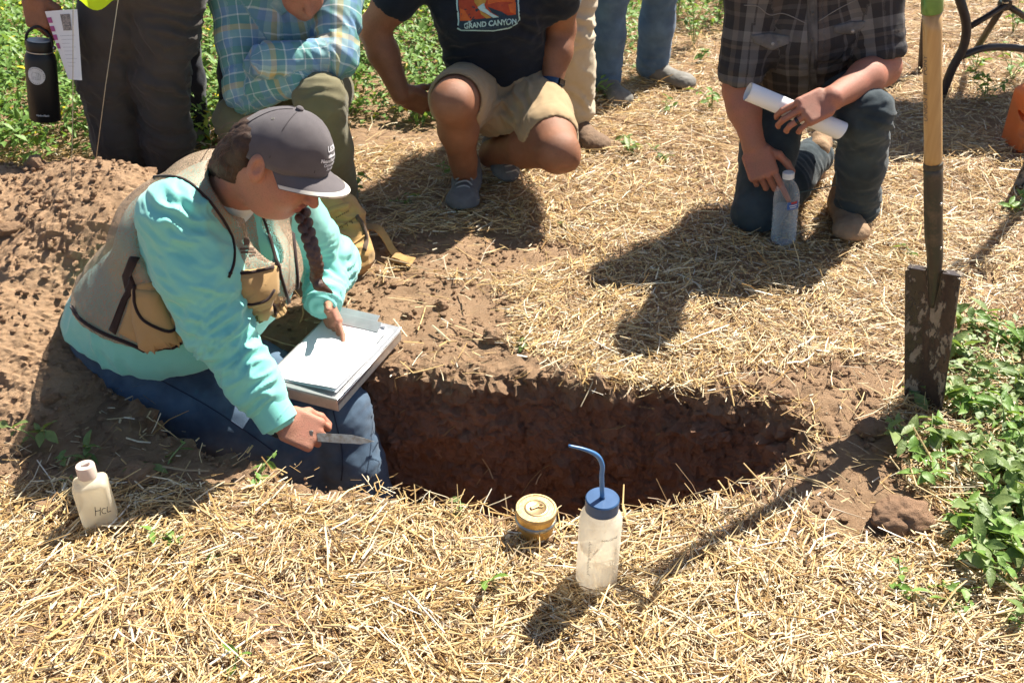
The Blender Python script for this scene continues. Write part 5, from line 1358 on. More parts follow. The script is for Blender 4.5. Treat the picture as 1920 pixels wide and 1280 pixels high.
# ---- standing people, mostly legs in the picture
def stander(label, x, y, face, tmat, smat, skin, legs, hz=0.0, hand_R=None, shoes=(MAT_SHOE, MAT_SOLE), vox=0.0095, rad=(0.105, 0.09, 0.078, 0.076, 0.078), arms=True, sleeve=1.0, fold=(), height=1.0, skip_R=False, hemcut=None, hair=MAT_HAIRDK, shoe_names='shoe', lean=(0, 0, 0)):
    E = empty('person', (x, y, 0), label, 'person')
    f = unit((face[0], face[1], 0)); w = np.cross(Z3, f)              # w: towards the person's left
    c = (legs[0][0] + legs[1][0]) / 2; pel = c + Z3 * 0.04
    che = v3(pel[0], pel[1], pel[2] + 0.36) + v3(*lean) * 0.7; shc = che + Z3 * 0.17 + v3(*lean) * 0.4; shR, shL = shc - w * 0.19, shc + w * 0.19
    B = upper(Sdf(), pel, che, shR, shL, -0.02)
    for h, k, a in legs: B.chain([h, k, a], [0.08, 0.055, 0.038], 0.03)
    hands = []
    wr = {}
    for side, s_ in ((1, shR), (0, shL)):
        if side and hand_R is not None:
            e_, w_, fw, bk, cu = hand_R
        else:
            e_ = s_ + w * (-0.05 if side else 0.05) - Z3 * 0.29; w_ = e_ + f * 0.13 + Z3 * 0.17 + w * (0.12 if side else -0.12); fw = Z3 * 0.6 + w * (0.8 if side else -0.8); bk = f; cu = RELAX
        B.chain([s_, e_, w_], [0.052, 0.042, 0.029], 0.03); hands.append(hand(w_, fw, bk, bool(side), cu, None, 1.18, (e_ * 0.3 + w_ * 0.7, 0.034))); wr[side] = (s_, e_, w_)
    hc = shc + Z3 * 0.24 + f * 0.03; plain_head(E, B, hc, f - 0.35 * Z3, Z3 + 0.35 * f, shc + Z3 * 0.03, hair)
    body_obj(B, hands, skin, E, 0.014, None, 0.005)
    S = upper(Sdf(), pel + Z3 * 0.02, che, shR, shL, 0.012)
    for side in (0, 1):
        s_, e_, w_ = wr[side]; q = s_ + (e_ - s_) * min(1, sleeve)
        S.chain([s_, q], [0.075, 0.066], 0.04)
        if sleeve > 1: S.chain([e_, e_ + (w_ - e_) * (sleeve - 1)], [0.062, 0.05], 0.03)
    sdf_obj('shirt', S, 0.012, smat, E, lambda V: folds(V, [(che, (0, 0, 1), 0.07, 0.008, 0.3)], 0.004, 8.0))
    trousers(E, 'trousers', tmat, pel, w, legs, [rad, rad], (0.175, 0.125), vox, fold, 0.004, hemcut)
    for h, k, a in legs:
        d = unit(f + 0.25 * (w if (a - c) @ w > 0 else -w)); hl = v3(a[0], a[1], hz) - d * 0.08
        shoe(shoe_names, hl, hl + d * 0.33, shoes[0], shoes[1], E, k=1.18)
    return E, hands, wr
MAT_SHIRT_A = cloth('grey_green_shirt', (0.18, 0.2, 0.18)); MAT_SHIRT_B = cloth('white_shirt_cloth', (0.55, 0.55, 0.53)); MAT_SHIRT_C = cloth('blue_shirt_cloth', (0.12, 0.2, 0.34))
# charcoal trousers, black bottle in hand
hR, hL = P(205, -90, 3.47), P(322, -90, 3.47)
handp = P(72, 22, 3.42)
GE = stander('person standing behind the soil mound in loose charcoal trousers', -1.3, 3.47, (0.05, -1, 0), MAT_GREYP, MAT_SHIRT_A, MAT_SKIN_B,
    [(v3(hR[0], 3.47, 0.86), P(196, 150, 3.44), v3(P(222, 300, 3.47)[0], 3.49, 0.09)), (v3(hL[0], 3.47, 0.86), P(300, 150, 3.44), v3(P(312, 300, 3.47)[0], 3.50, 0.09))],
    hand_R=(v3(-1.60, 3.50, 1.06), P(62, -16, 3.40), P(76, 55, 3.38) - P(62, -16, 3.40), v3(-0.35, -0.85, 0.1), [(40, 55, 30), (45, 60, 30), (48, 62, 30), (50, 62, 30)]), rad=(0.108, 0.097, 0.086, 0.083, 0.080), vox=0.0088, sleeve=0.6, lean=(-0.13, 0.16, 0),
    fold=[(P(330, 60, 3.4), (0.3, 0, 1), 0.05, 0.014, 0.14), (P(320, 170, 3.4), (0.5, 0, 0.8), 0.06, 0.014, 0.16), (P(215, 200, 3.4), (1, 0, 0.15), 0.06, 0.010, 0.2), (P(300, 270, 3.4), (0.3, 0, 1), 0.05, 0.014, 0.14), (P(235, 60, 3.4), (0.8, 0, 0.4), 0.05, 0.010, 0.1)])
# dark clothed person behind
a1, a2 = P(356, 205, 4.15), P(440, 215, 4.25)
stander('person in black clothes standing behind the charcoal trousers', -1.3, 4.2, (0.1, -1, 0), MAT_NAVY, MAT_NAVY, MAT_SKIN_W,
    [(v3(-1.40, 4.2, 0.88), v3(P(354, 120, 4.15)[0], 4.13, 0.48), v3(a1[0], 4.17, 0.08)), (v3(-1.20, 4.2, 0.88), v3(-1.10, 4.16, 0.5), v3(a2[0], 4.22, 0.08))], rad=(0.09, 0.08, 0.066, 0.064, 0.06), sleeve=1.8)
# stone coloured trousers
MAT_BROWNBOOT = simple('brown_boot_leather', (0.20, 0.13, 0.085), (0.14, 0.09, 0.06), 30, 0.8, 0.2, 0.002, 150)
MAT_CLOG = simple('grey_clog_rubber', (0.19, 0.175, 0.155), (0.14, 0.13, 0.115), 30, 0.7)
MAT_DARKSHOE = simple('black_shoe', (0.03, 0.03, 0.032), None, 30, 0.6)
stander('person in cream trousers and brown boots behind the crouching person in shorts', 0.25, 4.3, (0.25, -1, 0), MAT_STONE, MAT_SHIRT_B, MAT_SKIN_W,
    [(v3(0.09, 4.32, 0.86), v3(P(1012, 110, 4.30)[0], 4.30, 0.47), v3(P(1022, 215, 4.38)[0], 4.40, 0.10)), (v3(0.28, 4.30, 0.86), v3(P(1066, 110, 4.24)[0], 4.22, 0.47), v3(P(1076, 205, 4.22)[0], 4.25, 0.13))],
    rad=(0.108, 0.10, 0.09, 0.092, 0.092), shoes=(MAT_BROWNBOOT, MAT_BOOTSOLE), vox=0.0088, sleeve=0.6, shoe_names='boot',
    fold=[(P(1085, 60, 4.2), (0.3, 0, 1), 0.07, 0.010, 0.15), (P(1080, 180, 4.2), (0.6, 0, 0.5), 0.05, 0.010, 0.12)])
# blue jeans, grey clogs
JE, _, _ = stander('person in blue jeans standing farthest back at the top', 0.57, 4.85, (0.55, -0.85, 0), MAT_JEAN3, MAT_SHIRT_C, MAT_SKIN_W,
    [(v3(0.44, 4.80, 0.86), v3(P(1140, 60, 4.78)[0], 4.76, 0.48), v3(P(1133, 150, 4.80)[0], 4.80, 0.08)), (v3(0.66, 4.92, 0.86), v3(P(1232, 60, 4.93)[0], 4.90, 0.48), v3(P(1222, 130, 4.98)[0], 4.98, 0.08))],
    rad=(0.105, 0.092, 0.082, 0.080, 0.080), shoes=(MAT_CLOG, MAT_BOOTSOLE), vox=0.0088, sleeve=0.6)
# ------------------------------------------------------------------ tools and bottles
MAT_ALU = simple('brushed_aluminium', (0.62, 0.62, 0.63), (0.55, 0.55, 0.56), 60, 0.38, 0.5, 0.0003, 300, 0.85)
MAT_ALUCLIP = simple('clip_metal', (0.52, 0.53, 0.55), (0.46, 0.47, 0.49), 30, 0.4, 0.5, 0, 100, 0.6)
MAT_PAPER = simple('white_paper', (0.80, 0.80, 0.81), (0.77, 0.77, 0.79), 12, 0.85)
MAT_INK = simple('black_ink', (0.03, 0.03, 0.035), None, 30, 0.8)
MAT_STEEL = simple('knife_steel', (0.45, 0.44, 0.43), (0.30, 0.26, 0.22), 70, 0.35, 0.5, 0.0005, 200, 0.8, dirt=(0.22, 0.15, 0.1))
MAT_KNIFEH = simple('black_knife_handle', (0.03, 0.03, 0.033), None, 50, 0.5)
def clipboard():
    zt = 0.052
    BR, TR, BLc = G(632, 748, zt), G(752, 620, zt), G(491, 705, zt)
    BR, TR, BLc = BR + v3(0, 0, 0.0), TR + v3(0, 0, 0.012), BLc + v3(0, 0, 0.0)
    ly = unit(TR - BR); lx = BLc - BR; lx = unit(lx - ly * (lx @ ly)); n = np.cross(ly, lx); n = n if n[2] > 0 else -n
    W, H, th = 0.236, float(np.linalg.norm(TR - BR)), 0.044
    def C(u, v, z=0.0): return BR + lx * u + ly * v + n * z
    E = empty('clipboard', tuple(C(W / 2, H / 2, -th)), 'aluminium box clipboard with white paper held by the sitting person', 'clipboard')
    c = C(W / 2, H / 2, -th / 2)
    obox('case', c - n * 0.003, (W / 2, H / 2, th / 2 - 0.003), (lx, ly, n), MAT_ALU, E, 0.003)
    obox('lid', C(W / 2, H / 2, -0.0025), (W / 2 + 0.002, H / 2 + 0.002, 0.0022), (lx, ly, n), MAT_ALU, E, 0.0015)
    # hinge line along the side
    tube('hinge', [C(-0.001, 0.01, -0.009), C(-0.001, H - 0.01, -0.009)], 0.0028, MAT_ALU, E, 8)
    # paper sheets with a curled corner
    for k, (m0, zz) in enumerate(((0.0, 0.0012), (0.004, 0.0032))):
        V = []; F = []; N = 20
        for i in range(N + 1):
            for j in range(N + 1):
                u, v = i / N, j / N; x = 0.010 + u * 0.216 + 0.003 * k; y = 0.016 + m0 + v * (H - 0.045)
                curl = 0.012 * max(0, (1 - u) * 0.7 + (1 - v) - 1.05) * (1 + k)
                V.append(C(x, y, zz + curl + 0.0006 * math.sin(9 * u + 5 * v)))
        for i in range(N):
            for j in range(N): q = i * (N + 1) + j; F.append((q, q + 1, q + N + 2, q + N + 1))
        pap = link('paper', py_mesh('paper', V, F), MAT_PAPER, E)
    for (u, v, l) in ((0.022, 0.285, 0.05), (0.024, 0.180, 0.028), (0.028, 0.140, 0.010)):
        obox('print_line', C(u, v, 0.0065), (0.0012, l / 2, 0.0002), (lx, ly, n), MAT_INK, E, 0)
    # clip across the top: base plate and raised pressing plate
    obox('clip_plate', C(W * 0.58, H - 0.006, 0.015), (0.066, 0.013, 0.0012), (lx, unit(ly + 0.5 * n), unit(n - 0.5 * ly)), MAT_ALUCLIP, E, 0.0008)
    obox('clip_plate', C(W * 0.52, H - 0.040, 0.013), (0.076, 0.017, 0.0014), (lx, unit(ly + 0.55 * n), unit(n - 0.55 * ly)), MAT_ALUCLIP, E, 0.0008)
    tube('clip_hinge', [C(W * 0.46 - 0.072, H - 0.026, 0.007), C(W * 0.46 + 0.072, H - 0.026, 0.007)], 0.0045, MAT_ALUCLIP, E, 10)
clipboard()
def knife():
    t0 = 2.37 * 1.13
    a, b = T(588, 818, t0), T(702, 826, t0 - 0.03); d = unit(b - a); L = float(np.linalg.norm(b - a))
    up = unit(v3(0.05, 0.45, 0.9) - d * (v3(0.05, 0.45, 0.9) @ d)); s = np.cross(d, up)
    E = empty('knife', tuple(a), 'soil knife with short steel blade held out over the pit', 'knife')
    prof = [(0.0, -0.012), (0.0, 0.010), (L * 0.62, 0.011), (L * 0.80, 0.006), (L, -0.002), (L * 0.78, -0.011), (L * 0.5, -0.012)]
    V = []; F = []; n = len(prof)
    for q, tk in ((-1, 0.0014), (1, 0.0014)):
        for x, y in prof: V.append(a + d * x + up * y + s * q * (tk if y > -0.009 else 0.0003))
    F = [tuple(range(n)), tuple(range(2 * n - 1, n - 1, -1))] + [(i, (i + 1) % n, n + (i + 1) % n, n + i) for i in range(n)]
    o = link('blade', py_mesh('blade', V, F, False), MAT_STEEL, E)
    bm = bmesh.new(); bm.from_mesh(o.data); bmesh.ops.recalc_face_normals(bm, faces=bm.faces); bm.to_mesh(o.data); bm.free()
    obox('guard', a - d * 0.004, (0.005, 0.017, 0.009), (d, up, s), MAT_STEEL, E, 0.002)
    tube('handle', [a - d * 0.006, a - d * 0.05, a - d * 0.10, a - d * 0.112], [0.0105, 0.012, 0.0115, 0.008], MAT_KNIFEH, E, 14)
knife()

def translucent(name, c1, c2, fac=0.45, dirt=None, rough=0.45, clear=0.0):
    m = simple(name, c1, c2, 20, rough, 0.4, dirt=dirt); nt = m.node_tree; b = nt.nodes['Principled BSDF']
    tr = nd(nt, 'ShaderNodeBsdfTranslucent'); src = b.inputs['Base Color'].links[0].from_socket; nt.links.new(src, tr.inputs['Color'])
    mx = nd(nt, 'ShaderNodeMixShader'); mx.inputs[0].default_value = fac
    nt.links.new(b.outputs[0], mx.inputs[1]); nt.links.new(tr.outputs[0], mx.inputs[2])
    cl = nd(nt, 'ShaderNodeBsdfTransparent'); cl.inputs[0].default_value = (1.0, 0.96, 0.88, 1); m2 = nd(nt, 'ShaderNodeMixShader'); m2.inputs[0].default_value = clear
    nt.links.new(mx.outputs[0], m2.inputs[1]); nt.links.new(cl.outputs[0], m2.inputs[2]); nt.links.new(m2.outputs[0], nt.nodes['Material Output'].inputs['Surface']); return m
MAT_POLY = translucent('milky_polyethylene', (0.93, 0.85, 0.69), (0.91, 0.82, 0.65), 0.6, clear=0.2)
MAT_POLYDIRT = translucent('dusty_polyethylene', (0.92, 0.88, 0.79), (0.89, 0.84, 0.74), 0.6, dirt=(0.66, 0.55, 0.42), clear=0.28)
MAT_BLUECAP = simple('blue_plastic_cap', (0.022, 0.07, 0.17), (0.03, 0.085, 0.2), 40, 0.35, 0.5)
MAT_BLUETUBE = simple('blue_plastic_tube', (0.05, 0.16, 0.36), (0.06, 0.18, 0.4), 40, 0.35, 0.5)
MAT_GREYINK = simple('grey_ink', (0.12, 0.11, 0.11), None, 40, 0.8)
MAT_PINKCAP = translucent('dusty_white_cap', (0.72, 0.60, 0.53), (0.66, 0.53, 0.46), 0.25)
def cyl_map(c, ax, f, R, h0, a0, flip=False):
    ax = unit(ax); f = np.asarray(f, float); f = unit(f - ax * (f @ ax)); s = np.cross(ax, f)
    def g(x, y, off):
        t = a0 + x / R; return np.asarray(c) + ax * (h0 + y) + (f * math.cos(t) + s * math.sin(t)) * (R + off)
    return g
def wash_bottle():
    c = G(1117, 1096, 0.0); c = v3(c[0], c[1], ground_at(c[0], c[1]) + 0.010)
    E = empty('wash_bottle', tuple(c), 'milky wash bottle with blue cap and bent blue spout on the straw', 'bottle')
    R = 0.0455; ax = unit((0.012, 0.0, 1))
    lathe('bottle_body', [(0.0, 0.002), (R - 0.007, 0.0), (R - 0.001, 0.006), (R, 0.014), (R, 0.186), (R - 0.002, 0.198), (R - 0.008, 0.209), (0.035, 0.216), (0.0325, 0.220), (0.0325, 0.226)], MAT_POLYDIRT, E, c, ax, 48, 60)
    lathe('cap', [(0.0345, 0.216), (0.0355, 0.217), (0.0355, 0.244), (0.0335, 0.2465), (0.006, 0.2465), (0.006, 0.251), (0.0001, 0.251)], MAT_BLUECAP, E, c, ax, 48, 30)
    t = c + ax * 0.246
    px = lambda a, b: P(a, b, float(t[1]))
    pts = smoothpts([t, px(1128, 895), px(1129, 872), px(1120, 854), px(1098, 843), px(1066, 835)], 8)
    tube('spout', pts, list(np.interp(np.linspace(0, 1, len(pts)), [0, 0.6, 1], [0.0052, 0.0050, 0.0026])), MAT_BLUETUBE, E, 14)
    f = v3(0.12, -1, 0)
    V2, F2 = text_vf('NALGENE', 0.0085, 0.0)
    m = cyl_map(c, ax, f, R, 0.168, 0.28)
    print_on('brand_lettering', V2, F2, m, MAT_GREYINK, E, 0.0006)
    a = 0.027
    V2, F2 = text_vf('500-VET PHOSPHO', 0.0062, 0.0)
    print_on('small_lettering', V2, F2, cyl_map(c, ax, f, R, 0.030, 0.30), MAT_GREYINK, E, 0.0006)
    # graduation marks up the left side
    VV = []; FF = []; mp = cyl_map(c, ax, f, R, 0.0, -0.72)
    for k in range(22):
        y = 0.065 + k * 0.0044; l = 0.008 if k % 5 == 0 else 0.004
        for q in ((0, y), (l, y), (l, y + 0.0012), (0, y + 0.0012)): VV.append(mp(q[0], q[1], 0.0006))
        n = len(VV); FF.append((n - 4, n - 3, n - 2, n - 1))
    link('graduation_marks', py_mesh('graduation_marks', VV, FF, False), MAT_GREYINK, E)
def ground_at(x, y): return float(surf_z(np.array([x]), np.array([y]))[0])
def hcl_bottle():
    c = G(192, 985); c = v3(c[0], c[1], ground_at(c[0], c[1]) + 0.008)
    E = empty('squeeze_bottle', tuple(c), 'small milky squeeze bottle with handwritten HCL at left', 'bottle')
    ax = unit((-0.03, 0.05, 1)); f = unit((0.30, -0.95, 0)); s = np.cross(ax, f)
    S2 = Sdf(); S2.box(c + ax * 0.062, (0.025, 0.017, 0.053), (s, f, ax), 0.0135, 0.01); S2.cap(c + ax * 0.120, c + ax * 0.142, 0.018, 0.016, 0.014)
    body = sdf_obj('bottle_body', S2, 0.0022, MAT_POLY, E, None, 2)
    lathe('cap', [(0.0205, 0.136), (0.0212, 0.137), (0.0212, 0.165), (0.0200, 0.1675), (0.012, 0.1675), (0.0115, 0.1655), (0.0001, 0.1655)], MAT_PINKCAP, E, c, ax, 28, 30)
    obox('flip_spout', c + ax * 0.1685 + f * -0.002 + s * 0.002, (0.010, 0.004, 0.0025), (unit(s + 0.3 * ax), f, ax), MAT_PINKCAP, E, 0.001)
    bv = bvh_of(body)
    # hand-written letters as pen strokes
    strokes = [[(178, 950), (179, 959), (179, 966)], [(178, 958), (188, 956)], [(188, 951), (188, 958), (188, 965)], [(198, 952), (193, 953), (191, 958), (194, 962), (199, 961)], [(201, 949), (201, 955), (202, 959), (208, 957)]]
    pen = None
    VV = []; FF = []
    for st in strokes:
        pts = [hit(bv, *q) for q in smoothpts(st, 4)]
        v, fq = tube_vf([p + n * 0.0002 for p, n in pts], 0.0008, 5, True); n0 = len(VV); VV += v; FF += [tuple(i + n0 for i in q) for q in fq]
    link('handwriting', py_mesh('handwriting', VV, FF), MAT_INK, E)
wash_bottle(); hcl_bottle()
MAT_BRASS = simple('brass', (0.72, 0.48, 0.17), (0.60, 0.37, 0.11), 40, 0.36, 0.5, 0.0004, 120, 0.7, dirt=(0.50, 0.34, 0.18))
MAT_BRASSLID = simple('dull_brass_lid', (0.54, 0.39, 0.20), (0.44, 0.30, 0.14), 60, 0.42, 0.5, 0.0006, 150, 0.75, dirt=(0.40, 0.30, 0.2))
MAT_TINBAND = simple('grey_steel_band', (0.40, 0.39, 0.37), None, 50, 0.35, 0.5, 0, 100, 0.9)
def tin():
    c = G(1003, 1006); c = v3(c[0], c[1], ground_at(c[0], c[1]) + 0.018)
    E = empty('brass_sieve', tuple(c), 'round brass sieve tin with lid beside the wash bottle', 'tin'); ax = unit((0.03, -0.03, 1))
    lathe('lower_tray', [(0.040, 0.0), (0.042, 0.001), (0.0435, 0.016), (0.0435, 0.026), (0.0455, 0.030)], MAT_BRASS, E, c, ax, 48, 40)
    lathe('rim_band', [(0.0455, 0.030), (0.048, 0.032), (0.048, 0.038), (0.0455, 0.041)], MAT_TINBAND, E, c, ax, 48, 30)
    lathe('sieve_wall', [(0.0452, 0.041), (0.0452, 0.058)], MAT_BRASS, E, c, ax, 48, 40, False)
    lid = lathe('lid', [(0.0462, 0.057), (0.0475, 0.058), (0.0475, 0.066), (0.0460, 0.0675), (0.042, 0.0675), (0.0405, 0.0660), (0.028, 0.0660), (0.0265, 0.0675), (0.024, 0.0680), (0.022, 0.0665), (0.0001, 0.0665)], MAT_BRASSLID, E, c, ax, 56, 40)
    obox('pull_tab', c + ax * 0.069 + v3(-0.004, 0.002, 0), (0.011, 0.005, 0.0016), ((1, 0.55, 0), (-0.55, 1, 0), ax), MAT_BRASSLID, lid, 0.0012)
    tube('tab_ring', [c + ax * 0.0685 + v3(0.010 + 0.0055 * math.cos(t), 0.006 + 0.0055 * math.sin(t), 0) for t in np.linspace(0, 2 * math.pi, 16)], 0.0012, MAT_BRASSLID, lid, 6)
tin()

# ------------------------------------------------------------------ spades
MAT_ASH = None
def wood_material():
    m, nt, b = newmat('ash_wood'); co = objco(nt)
    mp = nd(nt, 'ShaderNodeMapping'); mp.inputs['Scale'].default_value = (60, 60, 2.2); nt.links.new(co, mp.inputs['Vector'])
    n = noise(nt, mp.outputs[0], 1.0, 6, 0.6)
    col = mixc(nt, ramp(nt, n, [(0.35, 0.0), (0.7, 1.0)]), (0.50, 0.315, 0.125), (0.37, 0.21, 0.075))
    nt.links.new(col, b.inputs['Base Color']); b.inputs['Roughness'].default_value = 0.32; b.inputs['Specular IOR Level'].default_value = 0.5
    b.inputs['Coat Weight'].default_value = 0.35; b.inputs['Coat Roughness'].default_value = 0.2; add_bump(nt, b, n, 0.0006); return m
MAT_ASH = wood_material()
def blade_material():
    m, nt, b = newmat('muddy_blade'); co = objco(nt)
    mp = nd(nt, 'ShaderNodeMapping'); mp.inputs['Scale'].default_value = (1, 1, 0.45); nt.links.new(co, mp.inputs['Vector']); n1 = noise(nt, mp.outputs[0], 24, 9, 0.74); n2 = noise(nt, co, 60, 4)
    met = mixc(nt, ramp(nt, n2, [(0.4, 0.0), (0.7, 1.0)]), (0.045, 0.032, 0.028), (0.07, 0.05, 0.04))
    mud = mixc(nt, ramp(nt, n2, [(0.3, 0.0), (0.7, 1.0)]), (0.31, 0.255, 0.20), (0.22, 0.175, 0.13))
    f = ramp(nt, n1, [(0.505, 0.0), (0.535, 1.0)])
    nt.links.new(mixc(nt, f, met, mud), b.inputs['Base Color'])
    r = ramp(nt, f, [(0.0, 0.32), (1.0, 0.95)]); nt.links.new(r, b.inputs['Roughness']); b.inputs['Specular IOR Level'].default_value = 0.4
    add_bump(nt, b, f, 0.002); return m
MAT_BLADE = blade_material()
MAT_SOCKET = simple('dark_green_steel', (0.035, 0.038, 0.028), (0.05, 0.04, 0.03), 25, 0.4, 0.4, dirt=(0.13, 0.09, 0.06))
MAT_FERRULE = simple('green_metal_ferrule', (0.13, 0.26, 0.07), (0.10, 0.21, 0.06), 20, 0.3, 0.5, 0, 100, 0.3)
MAT_STICKER = simple('dark_blue_label', (0.02, 0.06, 0.10), (0.5, 0.5, 0.5), 160, 0.5)
MAT_RIVET = simple('rivet_steel', (0.5, 0.5, 0.48), None, 20, 0.3, 0.5, 0, 100, 0.9)
def spade(base, neck, top, facing, label, bw=0.066, tx=True, group='spades stuck upright in the ground'):
    """base: blade foot at the soil, neck: blade shoulder, top: start of the grip"""
    base, neck, top = (np.asarray(q, float) for q in (base, neck, top))
    E = empty('spade', tuple(base), label, 'spade', group)
    up = unit(neck - base); f = np.asarray(facing, float); f = unit(f - up * (f @ up)); s = np.cross(up, f); L = float(np.linalg.norm(neck - base))
    # dished blade with rolled shoulders
    V = []; F = []; nu, nv = 18, 16
    for j in range(nv + 1):
        h = -0.05 + (L + 0.05) * j / nv
        wd = bw * np.interp(h / L, [-0.2, 0.0, 0.6, 1.0], [0.68, 0.74, 0.92, 1.04])
        for i in range(nu + 1):
            u = -1 + 2 * i / nu
            depth = 0.022 * u * u + 0.010 * math.exp(-(u / 0.16) ** 2) * np.interp(h / L, [0.0, 0.5, 1.0], [0.0, 0.35, 1.0])
            topdip = (0.012 * (1 - abs(u)) if j == nv else 0.0)
            V.append(base + up * (h + topdip) + s * u * wd + f * (depth - 0.012))
    n1 = len(V)
    for j in range(nv):
        for i in range(nu): q = j * (nu + 1) + i; F.append((q, q + 1, q + nu + 2, q + nu + 1))
    o = link('blade', py_mesh('blade', V, F), MAT_BLADE, E)
    bm = bmesh.new(); bm.from_mesh(o.data); bmesh.ops.recalc_face_normals(bm, faces=bm.faces); bmesh.ops.solidify(bm, geom=bm.faces[:], thickness=0.003); bm.to_mesh(o.data); bm.free()
    o.data.polygons.foreach_set('use_smooth', np.ones(len(o.data.polygons), bool)); sharp(o, 50)
    # foot treads folded over the shoulders
    for q in (-1, 1):
        c = base + up * (L + 0.001) + s * q * bw * 0.66 + f * 0.004
        obox('foot_tread', c - f * 0.012 + up * 0.002, (bw * 0.34, 0.012, 0.0025), (s, f, up), MAT_BLADE, o, 0.001)
    hd = unit(top - neck)
    sk = neck + hd * 0.30
    pts = smoothpts([neck - up * 0.10 - f * 0.004, neck - up * 0.02 - f * 0.003, neck + up * 0.05 + f * 0.002, neck * 0.62 + sk * 0.38, sk], 6)
    k = len(pts); r = list(np.interp(np.linspace(0, 1, k), [0, 0.18, 0.4, 0.75, 1.0], [0.006, 0.013, 0.0185, 0.0215, 0.0222]))
    soc = tube('socket', pts, r, MAT_SOCKET, E, 20)
    hp = [sk - hd * 0.02 + (top - sk) * t for t in np.linspace(0, 1.06, 10)]
    hnd = tube('handle', hp, [0.0205] * 10, MAT_ASH, E, 24)
    # the socket's tongue on the handle
    lathe('collar', [(0.0222, -0.012), (0.0226, -0.010), (0.0226, 0.0), (0.0215, 0.001)], MAT_SOCKET, E, sk, hd, 24)
    for t in (0.10, 0.22):
        c = neck + (sk - neck) * (1 - t / 0.30); d = unit(f * -0.3 + s * 0.8); d = unit(v3(0.55, -0.8, 0.0)); lathe('rivet', [(0.0045, 0.0), (0.0040, 0.003), (0.0005, 0.004)], MAT_RIVET, E, c + d * np.interp(t, [0, 0.3], [0.0218, 0.0185]), d, 12)
    fer = lathe('ferrule', [(0.0218, 0.0), (0.0232, 0.002), (0.0232, 0.055), (0.020, 0.060), (0.012, 0.062)], MAT_FERRULE, E, top, hd, 24)
    # D grip above
    g0 = top + hd * 0.06; a = s
    for q in (-1, 1): tube('grip_arm', smoothpts([g0 - hd * 0.01, g0 + hd * 0.035 + a * q * 0.028, g0 + hd * 0.075 + a * q * 0.052, g0 + hd * 0.112 + a * q * 0.052], 5), 0.0085, MAT_FERRULE, E, 10, 0.8)
    tube('grip', [g0 + hd * 0.108 - a * 0.060, g0 + hd * 0.108 + a * 0.060], 0.0155, MAT_ASH, E, 16)
    return E, (base, up, f, s), (sk, top, hd)
b0 = G(1733, 772); b0 = v3(b0[0], b0[1], -0.01)
neck = P(1751, 512, b0[1] + 0.02); top = P(1748, 24, b0[1] + 0.04)
SE, (sb, su, sf, ss), (sk, stp, shd) = spade(b0, neck, top, (-0.60, -0.80, 0), 'spade with muddy narrow blade standing upright right of the pit')
# label low on the blade
def blade_map(x, y, off):
    u = x / 0.062; d = 0.022 * u * u - 0.012
    return sb + su * y + ss * x + sf * (d - 0.0) - sf * 0 + sf * off
VV = [blade_map(x, y, 0.0025) for y in (0.012, 0.028, 0.044) for x in np.linspace(-0.030, 0.034, 8)]
FF = [(r * 8 + i, r * 8 + i + 1, r * 8 + i + 9, r * 8 + i + 8) for r in range(2) for i in range(7)]
link('maker_label', py_mesh('maker_label', VV, FF), MAT_STICKER, SE)
# stamped lettering down the handle, too worn to read in full
def handle_text(txt, h0, sz):
    V2, F2 = text_vf(txt, sz, 0.0); ax = shd; f = unit(v3(-0.92, -0.40, 0.0) - ax * (v3(-0.92, -0.40, 0.0) @ ax)); s = np.cross(ax, f)
    def g(x, y, off):
        t = -y / 0.0205; return sk + ax * (h0 + x) + (f * math.cos(t) + s * math.sin(t)) * (0.0205 + off)
    print_on('handle_lettering', V2, F2, g, MAT_GREYINK, SE, 0.0006)
LH = float(np.linalg.norm(stp - sk))
for t_, y_ in (('PONY', 118), ('F-IIII', 164), ('UNION', 206)): handle_text(t_, (322 - y_) / 298 * LH, 0.017)
# second spade at the right edge
b1 = G(1918, 362); b1 = v3(b1[0], b1[1], -0.02)
spade(b1, b1 + v3(0.10, 0.03, 0.36), b1 + v3(0.16, 0.06, 1.02), (-0.35, -0.9, 0.1), 'second spade with brown blade cut off by the right edge')

# ------------------------------------------------------------------ jug, water bottle, paper roll, flask, flags, bag, chair
MAT_ORANGE = translucent('orange_plastic', (0.74, 0.29, 0.11), (0.70, 0.26, 0.09), 0.4)
MAT_MINT = simple('mint_cap', (0.35, 0.6, 0.5), None, 30, 0.5)
def jug():
    c = G(1928, 274); E = empty('plastic_jug', (c[0], c[1], 0), 'orange plastic jug with handle grip at the right edge', 'jug')
    c = v3(c[0], c[1], ground_at(c[0], c[1]) + 0.005)
    k = 1.27
    S = Sdf(); S.box(c + Z3 * 0.095 * k, (0.055 * k, 0.050 * k, 0.080 * k), (v3(1, 0.1, 0), v3(-0.1, 1, 0), Z3), 0.018, 0.01)
    S.ell(c + Z3 * 0.185 * k, (0.070 * k, 0.064 * k, 0.055 * k), None, 0.03); S.cap(c + Z3 * 0.22 * k, c + Z3 * 0.262 * k, 0.028 * k, 0.022 * k, 0.02)
    S.cap(c + v3(-0.062, -0.058, 0.075) * k, c + v3(-0.048, -0.062, 0.165) * k, 0.020 * k, 0.022 * k, 0.012, cut=True)
    S.cap(c + v3(-0.052, -0.070, 0.10) * k, c + v3(-0.052, 0.07, 0.15) * k, 0.013 * k, 0.013 * k, 0.010, cut=True)
    sdf_obj('jug_body', S, 0.005, MAT_ORANGE, E, None, 2)
    lathe('cap', [(0.024 * k, 0.255 * k), (0.026 * k, 0.256 * k), (0.026 * k, 0.277 * k), (0.024 * k, 0.279 * k), (0.0001, 0.279 * k)], MAT_MINT, E, c, Z3, 24, 30)
jug()
